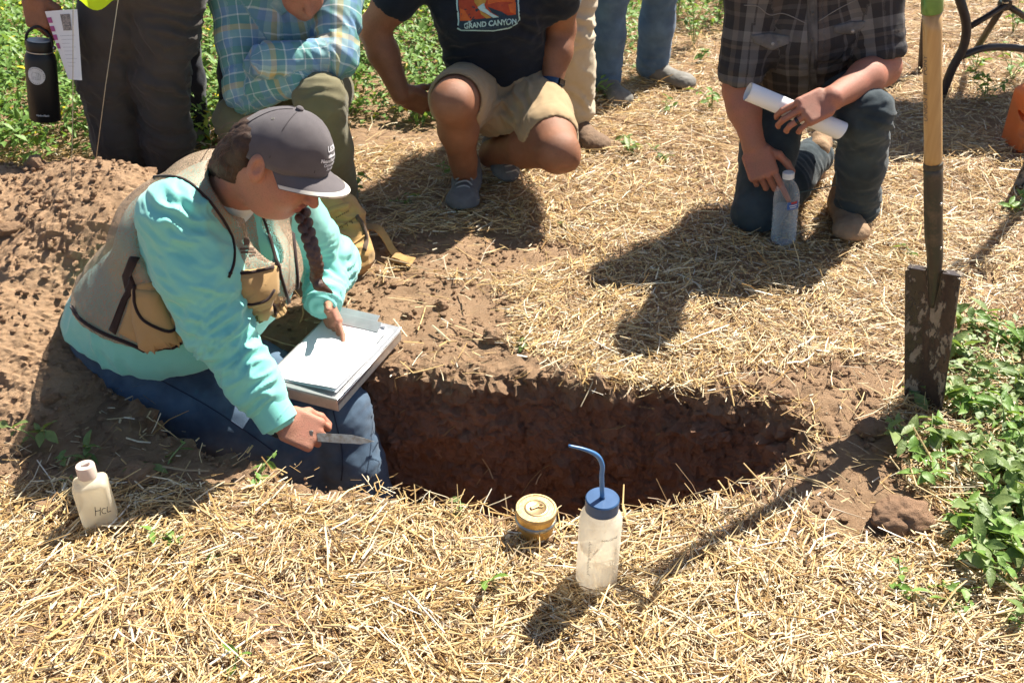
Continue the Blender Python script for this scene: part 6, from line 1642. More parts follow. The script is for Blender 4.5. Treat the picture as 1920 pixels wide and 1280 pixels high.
def glass_mat(name, col, ior=1.33, rough=0.02):
    m, nt, b = newmat(name); b.inputs['Base Color'].default_value = rgba(col); b.inputs['Transmission Weight'].default_value = 1.0
    b.inputs['IOR'].default_value = ior; b.inputs['Roughness'].default_value = rough
    co = objco(nt); add_bump(nt, b, noise(nt, co, 45, 3), 0.004); return m
def pet_mat(name, tint, glossy, white):
    # thin clear film: mostly see-through, bright glints, a little milky
    m, nt, b = newmat(name); co = objco(nt); tr = nd(nt, 'ShaderNodeBsdfTransparent'); tr.inputs[0].default_value = rgba(tint)
    b.inputs['Base Color'].default_value = (0.8, 0.83, 0.86, 1); b.inputs['Roughness'].default_value = 0.08; b.inputs['Specular IOR Level'].default_value = 0.8
    lw = nd(nt, 'ShaderNodeLayerWeight'); lw.inputs['Blend'].default_value = 0.35
    f = ramp(nt, lw.outputs['Facing'], [(0.0, white), (1.0, glossy)])
    mx = nd(nt, 'ShaderNodeMixShader'); nt.links.new(f, mx.inputs[0]); nt.links.new(tr.outputs[0], mx.inputs[1]); nt.links.new(b.outputs[0], mx.inputs[2])
    nt.links.new(mx.outputs[0], nt.nodes['Material Output'].inputs['Surface']); add_bump(nt, b, noise(nt, co, 40, 2), 0.002); return m
MAT_PET = pet_mat('clear_plastic', (0.97, 0.985, 1.0), 0.6, 0.06)
MAT_WATER = pet_mat('bottled_water', (0.86, 0.91, 0.95), 0.45, 0.10)
MAT_LABEL_B = simple('blue_label', (0.03, 0.10, 0.32), (0.04, 0.12, 0.36), 40, 0.5)
MAT_LABEL_R = simple('red_label', (0.45, 0.04, 0.04), None, 40, 0.5)
MAT_WHITECAP = simple('white_cap', (0.78, 0.78, 0.78), None, 40, 0.4)
def water_bottle():
    c = G(1470, 460); c = v3(c[0], c[1] + 0.02, ground_at(c[0], c[1]) + 0.008)
    E = empty('water_bottle', tuple(c), 'clear plastic water bottle under the kneeling person\'s pointing finger', 'bottle'); ax = unit((-0.06, 0.03, 1))
    k = 1.36; pr = [(0.024 * k, 0.0), (0.030 * k, 0.004 * k)]
    for q in range(7): h = 0.012 + q * 0.0125; pr += [(0.0325 * k, h * k), (0.0305 * k, (h + 0.0065) * k)]
    pr += [(0.0325 * k, 0.102 * k), (0.0325 * k, 0.122 * k), (0.030 * k, 0.142 * k), (0.022 * k, 0.160 * k), (0.014 * k, 0.170 * k), (0.0125 * k, 0.178 * k)]
    lathe('bottle_body', pr, MAT_PET, E, c, ax, 40, 180)
    wt = [(r * 0.94, h * 1.0 + (0.003 if i == 0 else 0)) for i, (r, h) in enumerate(pr) if h < 0.098 * k] + [(0.030 * k, 0.098 * k), (0.0001, 0.098 * k)]
    lathe('water', wt, MAT_WATER, E, c, ax, 40, 60)
    lathe('cap', [(0.014 * k, 0.176 * k), (0.0148 * k, 0.177 * k), (0.0148 * k, 0.190 * k), (0.013 * k, 0.192 * k), (0.0001, 0.192 * k)], MAT_WHITECAP, E, c, ax, 24, 30)
    m = cyl_map(c, ax, v3(0.15, -1, 0), 0.0325 * k, 0.0, 0.1)
    for nm, x0, x1, y0, y1, mt in (('label', -0.013, 0.019, 0.104, 0.124, MAT_LABEL_B), ('label_stripe', -0.004, 0.014, 0.1185, 0.1245, MAT_LABEL_R), ('label_lettering', -0.008, 0.014, 0.1135, 0.1155, MAT_WHITECAP), ('label_lettering', -0.006, 0.012, 0.1080, 0.1100, MAT_WHITECAP)):
        off = 0.0006 if nm == 'label' else 0.0012; xs = np.linspace(x0 * k, x1 * k, 7); VV = [m(x, y, off) for y in (y0 * k, y1 * k) for x in xs]; FF = [(i, i + 1, i + 8, i + 7) for i in range(6)]
        link(nm, py_mesh(nm, VV, FF), mt, E)
water_bottle()
def paper_roll():
    a, b = P(1402, 172, 3.215), P(1578, 246, 3.205); d = unit(b - a)
    E = empty('paper_roll', tuple((a + b) / 2), 'rolled white paper held in the kneeling person\'s left hand', 'paper')
    V = []; F = []; fr = frames([a, b])[0]; n = 60
    for i in range(n + 1):
        t = 2 * math.pi * 2.2 * i / n; r = 0.031 - 0.0028 * i / n * 2.2
        for q in (a, (a + b) / 2, b + d * 0.004 * math.sin(t)): V.append(q + (fr[0] * math.cos(t) + fr[1] * math.sin(t)) * r)
    for i in range(n):
        for k in range(2): q = i * 3 + k; F.append((q, q + 1, q + 4, q + 3))
    o = link('paper_sheet', py_mesh('paper_sheet', V, F), MAT_PAPER, E)
paper_roll()
MAT_BLACKFLASK = simple('black_powder_coat', (0.012, 0.012, 0.013), None, 200, 0.45, 0.4, 0.0003, 900)
MAT_GREYCAP = simple('grey_flask_top', (0.42, 0.47, 0.50), None, 20, 0.4)
MAT_STICKERW = simple('white_sticker', (0.70, 0.70, 0.70), None, 20, 0.5)
MAT_STICKERK = simple('sticker_ink', (0.28, 0.28, 0.28), None, 20, 0.6)
def flask():
    top, bot = P(72, 62, 3.36), P(85, 224, 3.33)
    ax = unit(top - bot); c = bot; H = float(np.linalg.norm(top - bot)); k = H / 0.30
    E = empty('insulated_flask', tuple(c), 'black insulated flask with round white sticker hanging from a hand', 'flask')
    R = 0.049
    lathe('flask_body', [(R - 0.004, 0.0), (R, 0.004), (R, H * 0.70), (R - 0.003, H * 0.75), (0.040, H * 0.79)], MAT_BLACKFLASK, E, c, ax, 40, 60)
    lathe('neck_ring', [(0.0405, H * 0.788), (0.0415, H * 0.79), (0.0415, H * 0.797), (0.0405, H * 0.80)], MAT_RIVET, E, c, ax, 40, 30)
    lid = lathe('lid', [(0.040, H * 0.80), (0.041, H * 0.805), (0.041, H * 0.90), (0.039, H * 0.915), (0.0001, H * 0.915)], MAT_BLACKFLASK, E, c, ax, 40, 40)
    lathe('lid_top', [(0.036, H * 0.915), (0.036, H * 0.925), (0.0001, H * 0.925)], MAT_GREYCAP, lid, c, ax, 40, 40)
    s = unit(np.cross(ax, (0, -1, 0))); s = s if s[0] > 0 else -s
    tube('carry_loop', smoothpts([c + ax * H * 0.85 - s * 0.043, c + ax * H * 0.98 - s * 0.036, c + ax * H * 1.06 - s * 0.010, c + ax * H * 1.06 + s * 0.012, c + ax * H * 0.98 + s * 0.036, c + ax * H * 0.85 + s * 0.043], 5), 0.0075, MAT_BLACKFLASK, lid, 10, 0.6)
    lathe('loop_pin', [(0.007, 0.0), (0.006, 0.004), (0.0005, 0.005)], MAT_RIVET, lid, c + ax * H * 0.85 + s * 0.047, unit(s - 0.4 * v3(0, 1, 0)), 14)
    m = cyl_map(c, ax, v3(0.02, -1.0, 0.1), R, H * 0.55, 0.0)
    def disc(nm, r0, r1, off, mt, n=36):
        VV = []; FF = []
        q = 8
        for i in range(n):
            t = 2 * math.pi * i / n; VV += [m((r0 + (r1 - r0) * j / q) * math.cos(t), (r0 + (r1 - r0) * j / q) * math.sin(t), off) for j in range(q + 1)]
        for i in range(n):
            for j in range(q): a = (q + 1) * i + j; b = (q + 1) * ((i + 1) % n) + j; FF.append((a, a + 1, b + 1, b))
        return link(nm, py_mesh(nm, VV, FF), mt, E)
    st = disc('sticker', 0.0005, 0.0285, 0.0006, MAT_STICKERW)
    # ring of small letters and a line drawing of a barn
    V0 = []; F0 = []
    for i in range(26):
        if i in (0, 1, 9, 10, 11, 15, 24, 25) and i not in (): continue
        t = 2 * math.pi * i / 26 + math.pi; q = len(V0)
        for (dr, dt) in ((0.0232, -0.055), (0.0232, 0.055), (0.0262, 0.055), (0.0262, -0.055)): V0.append(m(dr * math.cos(t + dt), dr * math.sin(t + dt), 0.0012))
        F0.append((q, q + 1, q + 2, q + 3))
    link('sticker_lettering', py_mesh('sticker_lettering', V0, F0), MAT_STICKERK, st)
    V0 = []; F0 = []
    for line in ([(-0.013, -0.012), (-0.013, 0.004), (-0.008, 0.011), (0.0, 0.011), (0.004, 0.004), (0.004, -0.012), (-0.013, -0.012)], [(0.0, 0.011), (0.012, 0.008), (0.014, 0.002), (0.014, -0.010), (0.004, -0.012)], [(-0.009, -0.012), (-0.009, -0.004), (-0.001, -0.004), (-0.001, -0.012)], [(0.009, 0.009), (0.009, -0.011)]):
        v, fq = tube_vf([m(x, y, 0.0010) for x, y in line], 0.0005, 4); n0 = len(V0); V0 += v; F0 += [tuple(i + n0 for i in q) for q in fq]
    link('sticker_barn_drawing', py_mesh('sticker_barn_drawing', V0, F0), MAT_STICKERK, st)
    V2, F2 = text_vf('HydroFlask', 0.0085, 0.0002); print_on('flask_lettering', V2, F2, cyl_map(c, ax, v3(0.25, -0.95, 0.1), R, 0.026, 0.0), MAT_STICKERW, E, 0.0006)
flask()
MAT_MAGENTA = simple('magenta_print', (0.42, 0.10, 0.27), None, 30, 0.8)
MAT_PHOTO = simple('small_photo_print', (0.10, 0.10, 0.10), (0.45, 0.38, 0.34), 260, 0.7)
def leaflet():
    c = [P(84, 22, 3.35), P(146, 18, 3.33), P(155, 151, 3.27), P(128, 149, 3.28)]
    E = empty('leaflet', tuple(c[0]), 'white printed leaflet held beside the black flask', 'leaflet')
    def at(u, v, off=0.0):
        p = (c[0] * (1 - u) + c[1] * u) * (1 - v) + (c[3] * (1 - u) + c[2] * u) * v
        return p + v3(0.1, -1, 0.35) * (0.012 * math.sin(u * 2.6) + off)
    def quad(nm, u0, u1, v0, v1, mt, off, par, N=8):
        V = [at(u0 + (u1 - u0) * i / N, v0 + (v1 - v0) * j / N, off) for i in range(N + 1) for j in range(N + 1)]
        F = [(i * (N + 1) + j, i * (N + 1) + j + 1, (i + 1) * (N + 1) + j + 1, (i + 1) * (N + 1) + j) for i in range(N) for j in range(N)]
        return link(nm, py_mesh(nm, V, F), mt, par)
    pg = quad('page', 0, 1, 0, 1, MAT_PAPER, 0.0, E)
    for k in range(4): quad('printed_heading', 0.0, 0.16, 0.09 + k * 0.125, 0.17 + k * 0.125, MAT_MAGENTA, 0.0015, pg, 2)
    quad('printed_photo', 0.48, 0.78, 0.06, 0.29, MAT_PHOTO, 0.0015, pg, 3)
    for k in range(9): quad('printed_line', 0.30, 0.85 - 0.1 * (k % 3), 0.36 + 0.055 * k, 0.366 + 0.055 * k, MAT_PALEINK, 0.0015, pg, 2)
MAT_PALEINK = simple('pale_ink', (0.55, 0.55, 0.58), None, 30, 0.8)
leaflet()
MAT_WIRE = simple('flag_wire', (0.42, 0.36, 0.28), (0.33, 0.28, 0.21), 40, 0.5, 0.5, 0, 100, 0.4)
MAT_FLAG = translucent('fluorescent_flag', (0.62, 0.80, 0.02), (0.56, 0.76, 0.02), 0.45)
def flags():
    E = empty('marker_flag', (0, 0, 0), 'marker flag with fluorescent yellow green pennant on thin wire', 'flag', 'wire marker flags stuck in the soil mound')
    a, b = P(135, 372, 2.86), P(137, -30, 2.90); E.location = tuple(a)
    tube('wire', smoothpts([a - v3(0, 0, 0.1), a, (a + b) / 2 + v3(0.001, 0, 0), b], 4), 0.0012, MAT_WIRE, E, 6)
    V = []; F = []; N = 12; q0 = P(137, -52, 2.9)
    for i in range(N + 1):
        for j in range(7):
            u, v = i / N, j / 6; V.append(q0 + v3(0.095 * u, -0.025 * math.sin(u * 5.5), -0.085 * v + 0.012 * math.sin(u * 7 + v) - 0.006 * u))
    for i in range(N):
        for j in range(6): q = i * 7 + j; F.append((q, q + 1, q + 8, q + 7))
    link('pennant', py_mesh('pennant', V, F), MAT_FLAG, E)
    E = empty('marker_flag', (0, 0, 0), 'leaning bare flag wire right of the fluorescent marker flag', 'flag', 'wire marker flags stuck in the soil mound')
    a, b = P(178, 318, 2.98), P(224, -14, 3.0); E.location = tuple(a); tube('wire', [a - unit(b - a) * 0.08, (a + b) / 2 + v3(-0.003, 0, 0), b + unit(b - a) * 0.12], 0.0012, MAT_WIRE, E, 6)
    q0 = b + unit(b - a) * 0.12; V = []; F = []
    for i in range(N + 1):
        for j in range(7):
            u, v = i / N, j / 6; V.append(q0 + v3(0.095 * u, -0.02 * math.sin(u * 5), -0.08 * v))
    for i in range(N):
        for j in range(6): q = i * 7 + j; F.append((q, q + 1, q + 8, q + 7))
    link('pennant', py_mesh('pennant', V, F), MAT_FLAG, E)
flags()
MAT_BAG = cloth('tan_duck_canvas', (0.45, 0.275, 0.105), (0.38, 0.22, 0.08), 700, 0.85, 14, 0.0008)
MAT_BAGDK = cloth('brown_bag_back', (0.10, 0.065, 0.045), None, 700)
MAT_STITCH = simple('dark_stitch', (0.05, 0.035, 0.02), None, 40, 0.8)
def bag():
    c = G(628, 520); E = empty('canvas_bag', (c[0], c[1], 0), 'tan canvas bag with trailing strap on the ground behind the sitting person', 'bag')
    Yb = c[1] + 0.06
    pt = lambda x, y, dy=0.0: P(x, y, Yb + dy)
    S = Sdf()
    S.ecap(pt(618, 470, 0.02), pt(628, 400, 0.06), (1, 0.1, 0), (0.135, 0.09), (0.10, 0.07), 0.05)
    S.ell(pt(625, 478, 0.0), (0.13, 0.095, 0.085), None, 0.05)
    S.ell(pt(610, 382, 0.06), (0.085, 0.06, 0.05), None, 0.03)
    sp = [(pt(640, 450, -0.08), (0.3, 0, 1), 0.045, 0.013, 0.13), (pt(610, 480, -0.08), (0.2, 0, 1), 0.04, 0.012, 0.12), (pt(630, 410, -0.05), (0.5, 0, 0.8), 0.06, 0.008, 0.12)]
    body = sdf_obj('bag_body', S, 0.005, MAT_BAG, E, lambda V: folds(V, sp, 0.004, 9.0))
    bv = bvh_of(body)
    fl = cloth_patch('top_flap', [(590, 366), (630, 368), (655, 386), (648, 394), (600, 400), (585, 392)], bv, 0.010, MAT_BAG, body, 6, 0.006)
    piping('flap_roll', [(596, 399), (625, 393), (652, 384)], bv, 0.011, MAT_BAG, body, 0.008)
    piping('seam', [(600, 452), (640, 425), (670, 405)], bv, 0.0022, MAT_STITCH2, body, 0.001)
    piping('seam', [(600, 398), (615, 420), (622, 440)], bv, 0.0022, MAT_STITCH2, body, 0.001)
    piping('bottom_seam', [(598, 462), (630, 468), (660, 458), (684, 440)], bv, 0.003, MAT_BAG, body, 0.002)
    piping('back_panel_edge', [(668, 405), (680, 425), (686, 450), (682, 470)], bv, 0.008, MAT_BAGDK, body, 0.002)
    for k in range(7):
        a = (630 + k * 3.6, 408 - k * 1.9); piping('stitch', [a, (a[0] + 2.2, a[1] - 1.1)], bv, 0.0013, MAT_STITCH, body, 0.001, 2)
    for k in range(6):
        a = (637 + k * 4.4, 425 - k * 2.0); piping('stitch', [a, (a[0] + 1.6, a[1] + 4)] if k % 2 else [a, (a[0] + 3, a[1] - 1)], bv, 0.0013, MAT_STITCH, body, 0.001, 2)
    # strap trailing over the straw
    def ribbon(nm, pts, wdir, w, par):
        V = []; F = []
        pts = smoothpts(pts, 6)
        for p in pts: V += [p - wdir * w / 2, p + wdir * w / 2]
        F = [(2 * i, 2 * i + 1, 2 * i + 3, 2 * i + 2) for i in range(len(pts) - 1)]
        o = link(nm, py_mesh(nm, V, F), MAT_BAG, par); bm = bmesh.new(); bm.from_mesh(o.data); bmesh.ops.solidify(bm, geom=bm.faces[:], thickness=0.003); bm.to_mesh(o.data); bm.free(); o.data.polygons.foreach_set('use_smooth', np.ones(len(o.data.polygons), bool)); return sharp(o)
    ribbon('strap', [G(684, 425, 0.06), G(706, 428, 0.085), G(722, 446, 0.06), G(736, 470, 0.03), G(752, 484, 0.022), G(776, 490, 0.018)], unit((0.35, 0.9, 0.2)), 0.034, E)
    ribbon('strap_end', [G(776, 490, 0.018), G(758, 484, 0.040), G(740, 478, 0.034), G(735, 484, 0.022), G(745, 488, 0.02), G(772, 496, 0.02)], unit((0.35, 0.9, 0.1)), 0.030, E)
MAT_STITCH2 = simple('tan_seam', (0.30, 0.17, 0.06), None, 40, 0.8)
bag()
MAT_BLACKTUBE = simple('dark_brown_tube', (0.035, 0.025, 0.024), (0.045, 0.035, 0.032), 30, 0.45, 0.4)
MAT_CHAIRFAB = cloth('dark_chair_fabric', (0.03, 0.03, 0.035), None, 600)
def table():
    E = empty('folding_table', (2.2, 4.75, 0), 'folding table on dark curved tubular legs at the upper right, unseen top added for shade', 'table')
    Y = 4.72
    q = lambda x, y, dy=0.0: P(x, y, Y + dy)
    tube('leg', smoothpts([q(1762, 190, 0.0), q(1785, 130), q(1806, 90), q(1812, 50), q(1803, 10), q(1785, -40, 0.02), v3(1.93, 4.70, 0.6), v3(1.95, 4.72, 0.775)], 6), 0.021, MAT_BLACKTUBE, E, 14)
    tube('leg', smoothpts([q(1802, 106, 0.01), q(1840, 92, 0.05), q(1880, 89, 0.1), q(1930, 94, 0.15), q(1990, 112, 0.2), q(2040, 150, 0.25)], 6), 0.017, MAT_BLACKTUBE, E, 14)
    tube('brace', [q(1816, 52, 0.02), q(1850, 32, 0.05), q(1884, 10, 0.08)], 0.014, MAT_BLACKTUBE, E, 12)
    tube('brace', [q(1884, 8, 0.08), q(1910, 24, 0.12), q(1960, 58, 0.2)], 0.014, MAT_BLACKTUBE, E, 12)
    tube('brace', [q(1886, 4, 0.1), q(1860, 45, 0.22), q(1832, 90, 0.36)], 0.016, MAT_BLACKTUBE, E, 12)
    lathe('joint', [(0.026, -0.02), (0.028, -0.015), (0.028, 0.015), (0.026, 0.02)], MAT_BLACKTUBE, E, q(1884, 8, 0.09), (0, 1, 0), 18)
    lathe('joint_cap', [(0.02, 0.0), (0.018, 0.006), (0.001, 0.009)], MAT_RIVET, E, q(1884, 2, 0.07), (0, -0.5, 1), 16)
    # unseen top above the frame, added and sized for the shade it casts
    c = v3(2.26, 4.80, 0.78)
    obox('shade_top', c, (0.56, 0.34, 0.015), ((1, 0.1, 0), (-0.1, 1, 0), (0, 0, 1)), MAT_CHAIRFAB, E, 0.008)
    tube('leg', smoothpts([v3(2.70, 5.05, 0.0), v3(2.62, 5.03, 0.3), v3(2.68, 5.0, 0.55), c + v3(0.42, 0.2, -0.01)], 5), 0.021, MAT_BLACKTUBE, E, 12)
    tube('leg', smoothpts([v3(2.05, 5.1, 0.0), v3(2.0, 5.07, 0.3), v3(1.98, 5.03, 0.55), c + v3(-0.36, 0.22, -0.01)], 5), 0.021, MAT_BLACKTUBE, E, 12)
table()
# ------------------------------------------------------------------ plants
def leaf_mesh(name, L, W, fold, droop, wave, mat):
    V = []; F = []; n = 6
    ws = [0.04, 0.62, 0.98, 0.86, 0.52, 0.03]
    for i in range(n):
        t = i / (n - 1); z = -droop * L * t * t; w = ws[i] * W / 2
        for u in (-1, 0, 1):
            V.append((t * L, u * w, z + abs(u) * w * fold + wave * W * math.sin(7 * t + 2 * u) * abs(u)))
    for i in range(n - 1):
        for k in range(2): q = i * 3 + k; F.append((q, q + 3, q + 4, q + 1))
    me = py_mesh(name, V, F); me.materials.append(mat); return me
LEAVES = [leaf_mesh('leaf', 0.048, 0.027, 0.35, 0.15, 0.06, MAT_LEAF), leaf_mesh('leaf', 0.042, 0.024, 0.2, 0.35, 0.08, MAT_LEAF), leaf_mesh('leaf', 0.056, 0.022, 0.45, 0.1, 0.05, MAT_LEAF), leaf_mesh('leaf', 0.036, 0.026, 0.15, 0.2, 0.1, MAT_LEAF)]
LEAVES_Y = [leaf_mesh('leaf', 0.044, 0.022, 0.4, 0.2, 0.06, MAT_LEAF_BRIGHT), leaf_mesh('leaf', 0.036, 0.021, 0.25, 0.3, 0.08, MAT_LEAF_BRIGHT), leaf_mesh('leaf', 0.05, 0.017, 0.5, 0.1, 0.05, MAT_LEAF_BRIGHT)]
pr = random.Random(11)
def plant(x, y, h, nstem, per, label, leaves=LEAVES, lean=(0, 0), spread=0.10, size=1.0, group='leafy plants growing through the straw', z=None, flat=0.5):
    z = ground_at(x, y) if z is None else z
    E = empty('pea_plant', (x, y, z), label, 'plant', group)
    for s_ in range(nstem):
        a = pr.uniform(0, 6.28); d = v3(math.cos(a), math.sin(a), 0) * spread * pr.uniform(0.4, 1.2) + v3(lean[0], lean[1], 0); hh = h * pr.uniform(0.65, 1.15)
        pts = smoothpts([v3(x, y, z - 0.01), v3(x, y, z) + d * 0.35 + Z3 * hh * 0.5, v3(x, y, z) + d * 0.8 + Z3 * hh * 0.85, v3(x, y, z) + d * 1.15 + Z3 * hh * pr.uniform(0.85, 1.1)], 4)
        tube('stem', pts, list(np.linspace(0.0026, 0.0012, len(pts))), MAT_STEM, E, 5)
        for k in range(per):
            t = 0.18 + 0.82 * (k + pr.random() * 0.6) / per; i = min(len(pts) - 2, int(t * (len(pts) - 1))); p = pts[i] + (pts[i + 1] - pts[i]) * (t * (len(pts) - 1) - i)
            o = bpy.data.objects.new('leaf', pr.choice(leaves)); COL.objects.link(o); o.parent = E
            yaw = a + k * 2.4 + pr.uniform(-0.6, 0.6); o.location = Vector(p - v3(x, y, z)); o.rotation_euler = (pr.uniform(-0.7, 0.7), pr.uniform(-flat - 0.2, 0.45), yaw); sc_ = size * pr.uniform(0.55, 1.3); o.scale = (sc_, sc_, sc_)
    return E
# patch on the right: grey-green pea plants
where = [('nearest the upright spade', 1770, 735), ('just right of the spade blade', 1800, 660), ('at the back of the patch', 1880, 640), ('by the right edge', 1905, 720), ('in the upper middle of the patch', 1850, 770),
         ('left of centre in the patch', 1790, 830), ('in the centre of the patch', 1850, 860), ('at the right edge level with the pit', 1910, 850), ('behind the large dark clod', 1770, 900), ('in the lower middle of the patch', 1840, 940),
         ('at the right edge, low in the patch', 1900, 930), ('right of the large dark clod', 1800, 985), ('at the bottom of the patch', 1870, 1010), ('in the bottom right corner of the patch', 1915, 1010), ('at the far end of the patch, reaching over the straw', 1835, 615),
         ('at the far right corner of the patch', 1915, 610), ('between the spade and the right edge', 1830, 715), ('on the left fringe of the patch', 1735, 845), ('in the thick of the patch', 1880, 800), ('trailing below the patch at the right edge', 1905, 1075), ('straggling at the lower left of the patch', 1815, 1050)]
for wtxt, px, py in where:
    c = G(px, py + 18); plant(c[0], c[1], 0.075, 3, 8, 'grey-green pea plant ' + wtxt, LEAVES if pr.random() < 0.75 else LEAVES_Y, (pr.uniform(-0.05, 0.02), pr.uniform(-0.06, 0.02)), 0.095, 1.15, 'pea plants in the patch at right')
def patch_fill():
    """smaller leaves too many to count, filling the bottom of the pea patch"""
    Vs = []; Fs = []; Cs = []; n = 0
    L0 = np.array([(0, 0, 0), (0.4, 0.5, 0.1), (0.45, 0, -0.02), (0.4, -0.5, 0.1), (1, 0, -0.1)], np.float32); F0 = np.array([(0, 2, 1), (0, 3, 2), (1, 2, 4), (2, 3, 4)])
    r0 = np.random.default_rng(21)
    for i in range(1500):
        px, py = r0.uniform(1745, 1990), r0.uniform(620, 1050)
        if px < 1745 + 60 * abs(math.sin(py * 0.013)) + (40 if py > 900 else 0): continue
        c = G(px, py); L = r0.uniform(0.018, 0.040); W = L * r0.uniform(0.4, 0.65); a = r0.uniform(0, 6.28); ti = r0.normal(0, 0.5)
        U = L0 * np.array((L, W, L)); U = np.stack([U[:, 0] * math.cos(ti) - U[:, 2] * math.sin(ti), U[:, 1], U[:, 0] * math.sin(ti) + U[:, 2] * math.cos(ti)], 1)
        U = np.stack([U[:, 0] * math.cos(a) - U[:, 1] * math.sin(a), U[:, 0] * math.sin(a) + U[:, 1] * math.cos(a), U[:, 2]], 1) + np.array((c[0], c[1], 0.012 + r0.uniform(0, 0.045)))
        Vs.append(U); Fs.append(F0 + n); n += 5; g = r0.random(); col = np.array((0.12, 0.19, 0.055)) * (1 - g) + np.array((0.23, 0.30, 0.10)) * g; Cs.append(np.tile(np.append(col, 1), (5, 1)))
    me = np_mesh('small_leaves', np.concatenate(Vs), np.concatenate(Fs), True, {'tint': ('FLOAT_COLOR', np.concatenate(Cs))})
    tag(link('small_leaves', me, MAT_FIELD), 'mass of small grey-green leaves under the pea plants at right', 'leaves', kind='stuff')
patch_fill()
small = [(1690, 1110, 0.045, 3, 5, 'low leafy weed in the straw below the pea patch', LEAVES_Y), (1760, 1105, 0.05, 2, 4, 'bright weed just right of the low leafy weed below the pea patch', LEAVES_Y), (1880, 1180, 0.04, 2, 4, 'weed in the lower right corner of the straw', LEAVES_Y),
         (1700, 830, 0.06, 1, 5, 'single upright pea shoot left of the spade shadow', LEAVES_Y), (480, 895, 0.03, 2, 5, 'small bright weed on the near pit rim by the knees', LEAVES_Y), (440, 1262, 0.05, 1, 4, 'dark green seedling at the bottom edge', LEAVES_Y),
         (310, 1010, 0.04, 2, 5, 'wispy weed right of the HCL bottle', LEAVES_Y), (410, 1060, 0.015, 1, 3, 'flat pale leaf lying on the foreground straw', LEAVES_Y), (930, 1090, 0.045, 1, 5, 'tiny seedling left of the wash bottle', LEAVES_Y), (865, 975, 0.02, 1, 4, 'pale wilted leaves left of the brass tin', LEAVES),
         (965, 640, 0.02, 2, 3, 'wilted pale leaves on the far rim of the pit', LEAVES), (75, 835, 0.07, 2, 6, 'pea plant at the foot of the soil mound', LEAVES), (155, 855, 0.06, 2, 5, 'broad-leaved pea plant behind the HCL bottle', LEAVES), (110, 925, 0.03, 1, 3, 'yellow-green seedling left of the HCL bottle', LEAVES_Y),
         (310, 880, 0.04, 2, 4, 'sprawling pea stem on the near rim beside the clod', LEAVES), (655, 385, 0.11, 3, 7, 'leafy weed just beyond the cap brim', LEAVES_Y), (1185, 290, 0.07, 3, 5, 'grey-green weed in the straw between the two front crouching people', LEAVES), (1240, 300, 0.05, 2, 4, 'small weed right of the grey-green weed', LEAVES),
         (1335, 205, 0.10, 3, 6, 'leafy weed left of the kneeling person', LEAVES_Y), (1310, 120, 0.07, 2, 5, 'weed behind the kneeling person at left', LEAVES_Y), (1245, 210, 0.05, 2, 4, 'weed below the blue jeans', LEAVES_Y), (1850, 190, 0.14, 4, 9, 'bushy narrow-leaved weed under the folding table', LEAVES_Y),
         (1895, 150, 0.16, 4, 9, 'tall weed behind the table legs at the right edge', LEAVES_Y), (1830, 130, 0.12, 3, 7, 'weed behind the spade handle', LEAVES_Y), (1722, 490, 0.05, 1, 5, 'seedling at the shoulder of the spade blade', LEAVES_Y), (1905, 400, 0.06, 3, 6, 'weed at the right edge below the second spade', LEAVES_Y),
         (1300, 85, 0.26, 6, 10, 'tall bushy weed clump at the top, left of the plaid sleeve', LEAVES_Y), (1272, 30, 0.28, 5, 10, 'tall weed clump beside the farthest blue jeans', LEAVES_Y), (1345, 40, 0.26, 5, 10, 'weed clump behind the plaid sleeve at the top', LEAVES_Y), (1900, 60, 0.24, 5, 9, 'tall weed clump in the top right corner', LEAVES_Y),
         (1790, 1150, 0.03, 2, 4, 'thin weed in the straw at lower right', LEAVES_Y), (830, 330, 0.05, 2, 5, 'weed between the two crouching people', LEAVES_Y), (770, 385, 0.04, 2, 4, 'shaded weed left of the grey shoe', LEAVES_Y), (1080, 428, 0.015, 1, 3, 'small green leaf on the straw in front of the low knee', LEAVES_Y)]
for px, py, h, ns, per, lab, lv in small:
    c = G(px, py); plant(c[0], c[1], h, ns, per, lab, lv, (0, 0), 0.05 + 0.25 * h, 0.8 if h < 0.06 else 1.0, 'weeds growing through the straw')
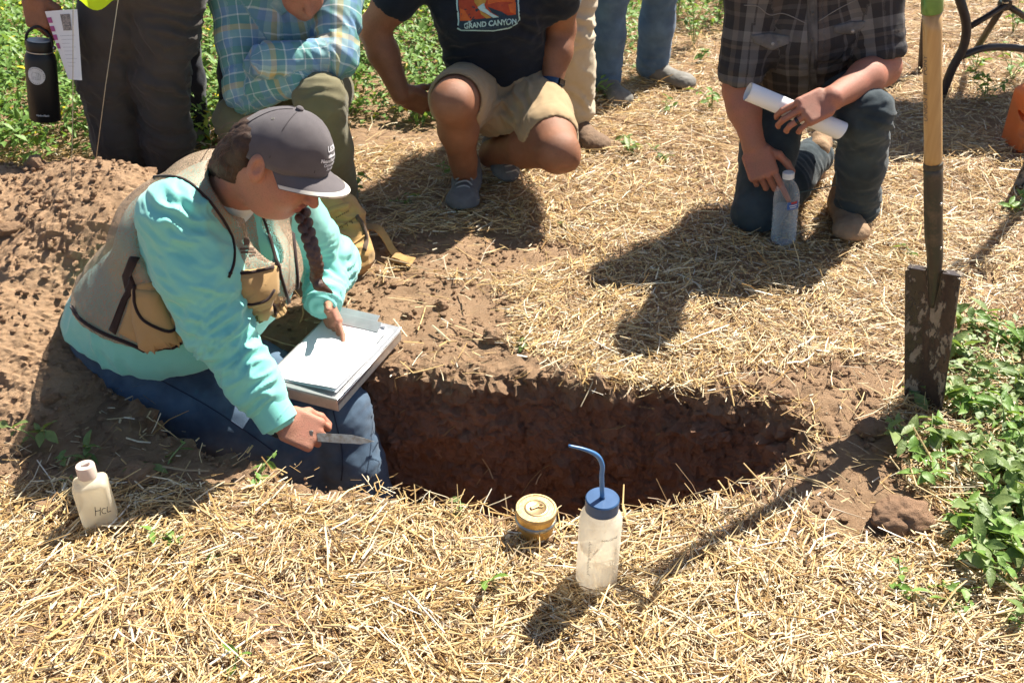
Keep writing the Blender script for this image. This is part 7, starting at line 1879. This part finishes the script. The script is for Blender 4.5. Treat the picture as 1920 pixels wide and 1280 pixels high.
def field():
    """dense green field behind: uncountable small leaves on thin stems, with yellow flowers"""
    r0 = np.random.default_rng(33); Vs = []; Fs = []; Cs = []; base = 0
    L0 = np.array([(0, 0, 0), (0.42, 0.5, 0.08), (0.48, 0, -0.04), (0.42, -0.5, 0.08), (1, 0, -0.12)], np.float32); F0 = np.array([(0, 2, 1), (0, 3, 2), (1, 2, 4), (2, 3, 4)])
    n = 4900; x = r0.uniform(-4.6, 2.2, n); y = r0.uniform(3.75, 8.2, n)
    edge = np.interp(x, [-4.6, -2.2, -1.5, -0.9, -0.3, 0.4, 0.9, 1.3, 2.2], [3.7, 3.75, 3.95, 4.2, 4.35, 4.75, 5.9, 5.6, 6.2]) + 0.35 * fbm(q3(x * 2.5, y * 2.5, 1.0), 2)
    ok = (y > edge) & (np.abs(x) < 0.55 * y + 0.7) & ~((x > 0.6) & (r0.random(n) < 0.55)); x, y = x[ok], y[ok]
    for i in range(len(x)):
        h = r0.uniform(0.18, 0.46) * (0.55 + 0.45 * min(1, (y[i] - edge[ok][i]) / 0.5)); m = int(r0.integers(16, 28)); t = r0.random(m) ** 0.7
        az = r0.uniform(0, 6.28, m); rad = r0.uniform(0.0, 0.09, m) * (1.1 - 0.5 * t)
        cx = x[i] + rad * np.cos(az); cy = y[i] + rad * np.sin(az); cz = h * t
        L = r0.uniform(0.022, 0.062, m); W = L * r0.uniform(0.35, 0.6, m); a = az + r0.normal(0, 0.7, m); ti = r0.normal(0.15, 0.5, m)
        U = L0[None] * np.stack([L, W, L], 1)[:, None]
        X = U[:, :, 0] * np.cos(ti)[:, None] - U[:, :, 2] * np.sin(ti)[:, None]; Zz = U[:, :, 0] * np.sin(ti)[:, None] + U[:, :, 2] * np.cos(ti)[:, None]
        V = np.stack([X * np.cos(a)[:, None] - U[:, :, 1] * np.sin(a)[:, None] + cx[:, None], X * np.sin(a)[:, None] + U[:, :, 1] * np.cos(a)[:, None] + cy[:, None], Zz + cz[:, None]], 2)
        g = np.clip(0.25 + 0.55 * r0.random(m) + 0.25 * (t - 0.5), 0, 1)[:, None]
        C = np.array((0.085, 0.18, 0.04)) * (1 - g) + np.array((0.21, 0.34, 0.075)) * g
        fl = r0.random(m) < (0.035 if x[i] < -1.2 else 0.012)
        C[fl] = (0.72, 0.55, 0.03)
        Vs.append(V.reshape(-1, 3)); Fs.append((np.arange(m)[:, None, None] * 5 + F0[None]).reshape(-1, 3) + base); base += m * 5
        Cs.append(np.repeat(np.concatenate([C, np.ones((m, 1))], 1), 5, 0))
    me = np_mesh('green_field', np.concatenate(Vs), np.concatenate(Fs), True, {'tint': ('FLOAT_COLOR', np.concatenate(Cs))})
    tag(link('green_field', me, MAT_FIELD), 'dense green field plants with small yellow flowers behind the group', 'plants', kind='stuff')
field()
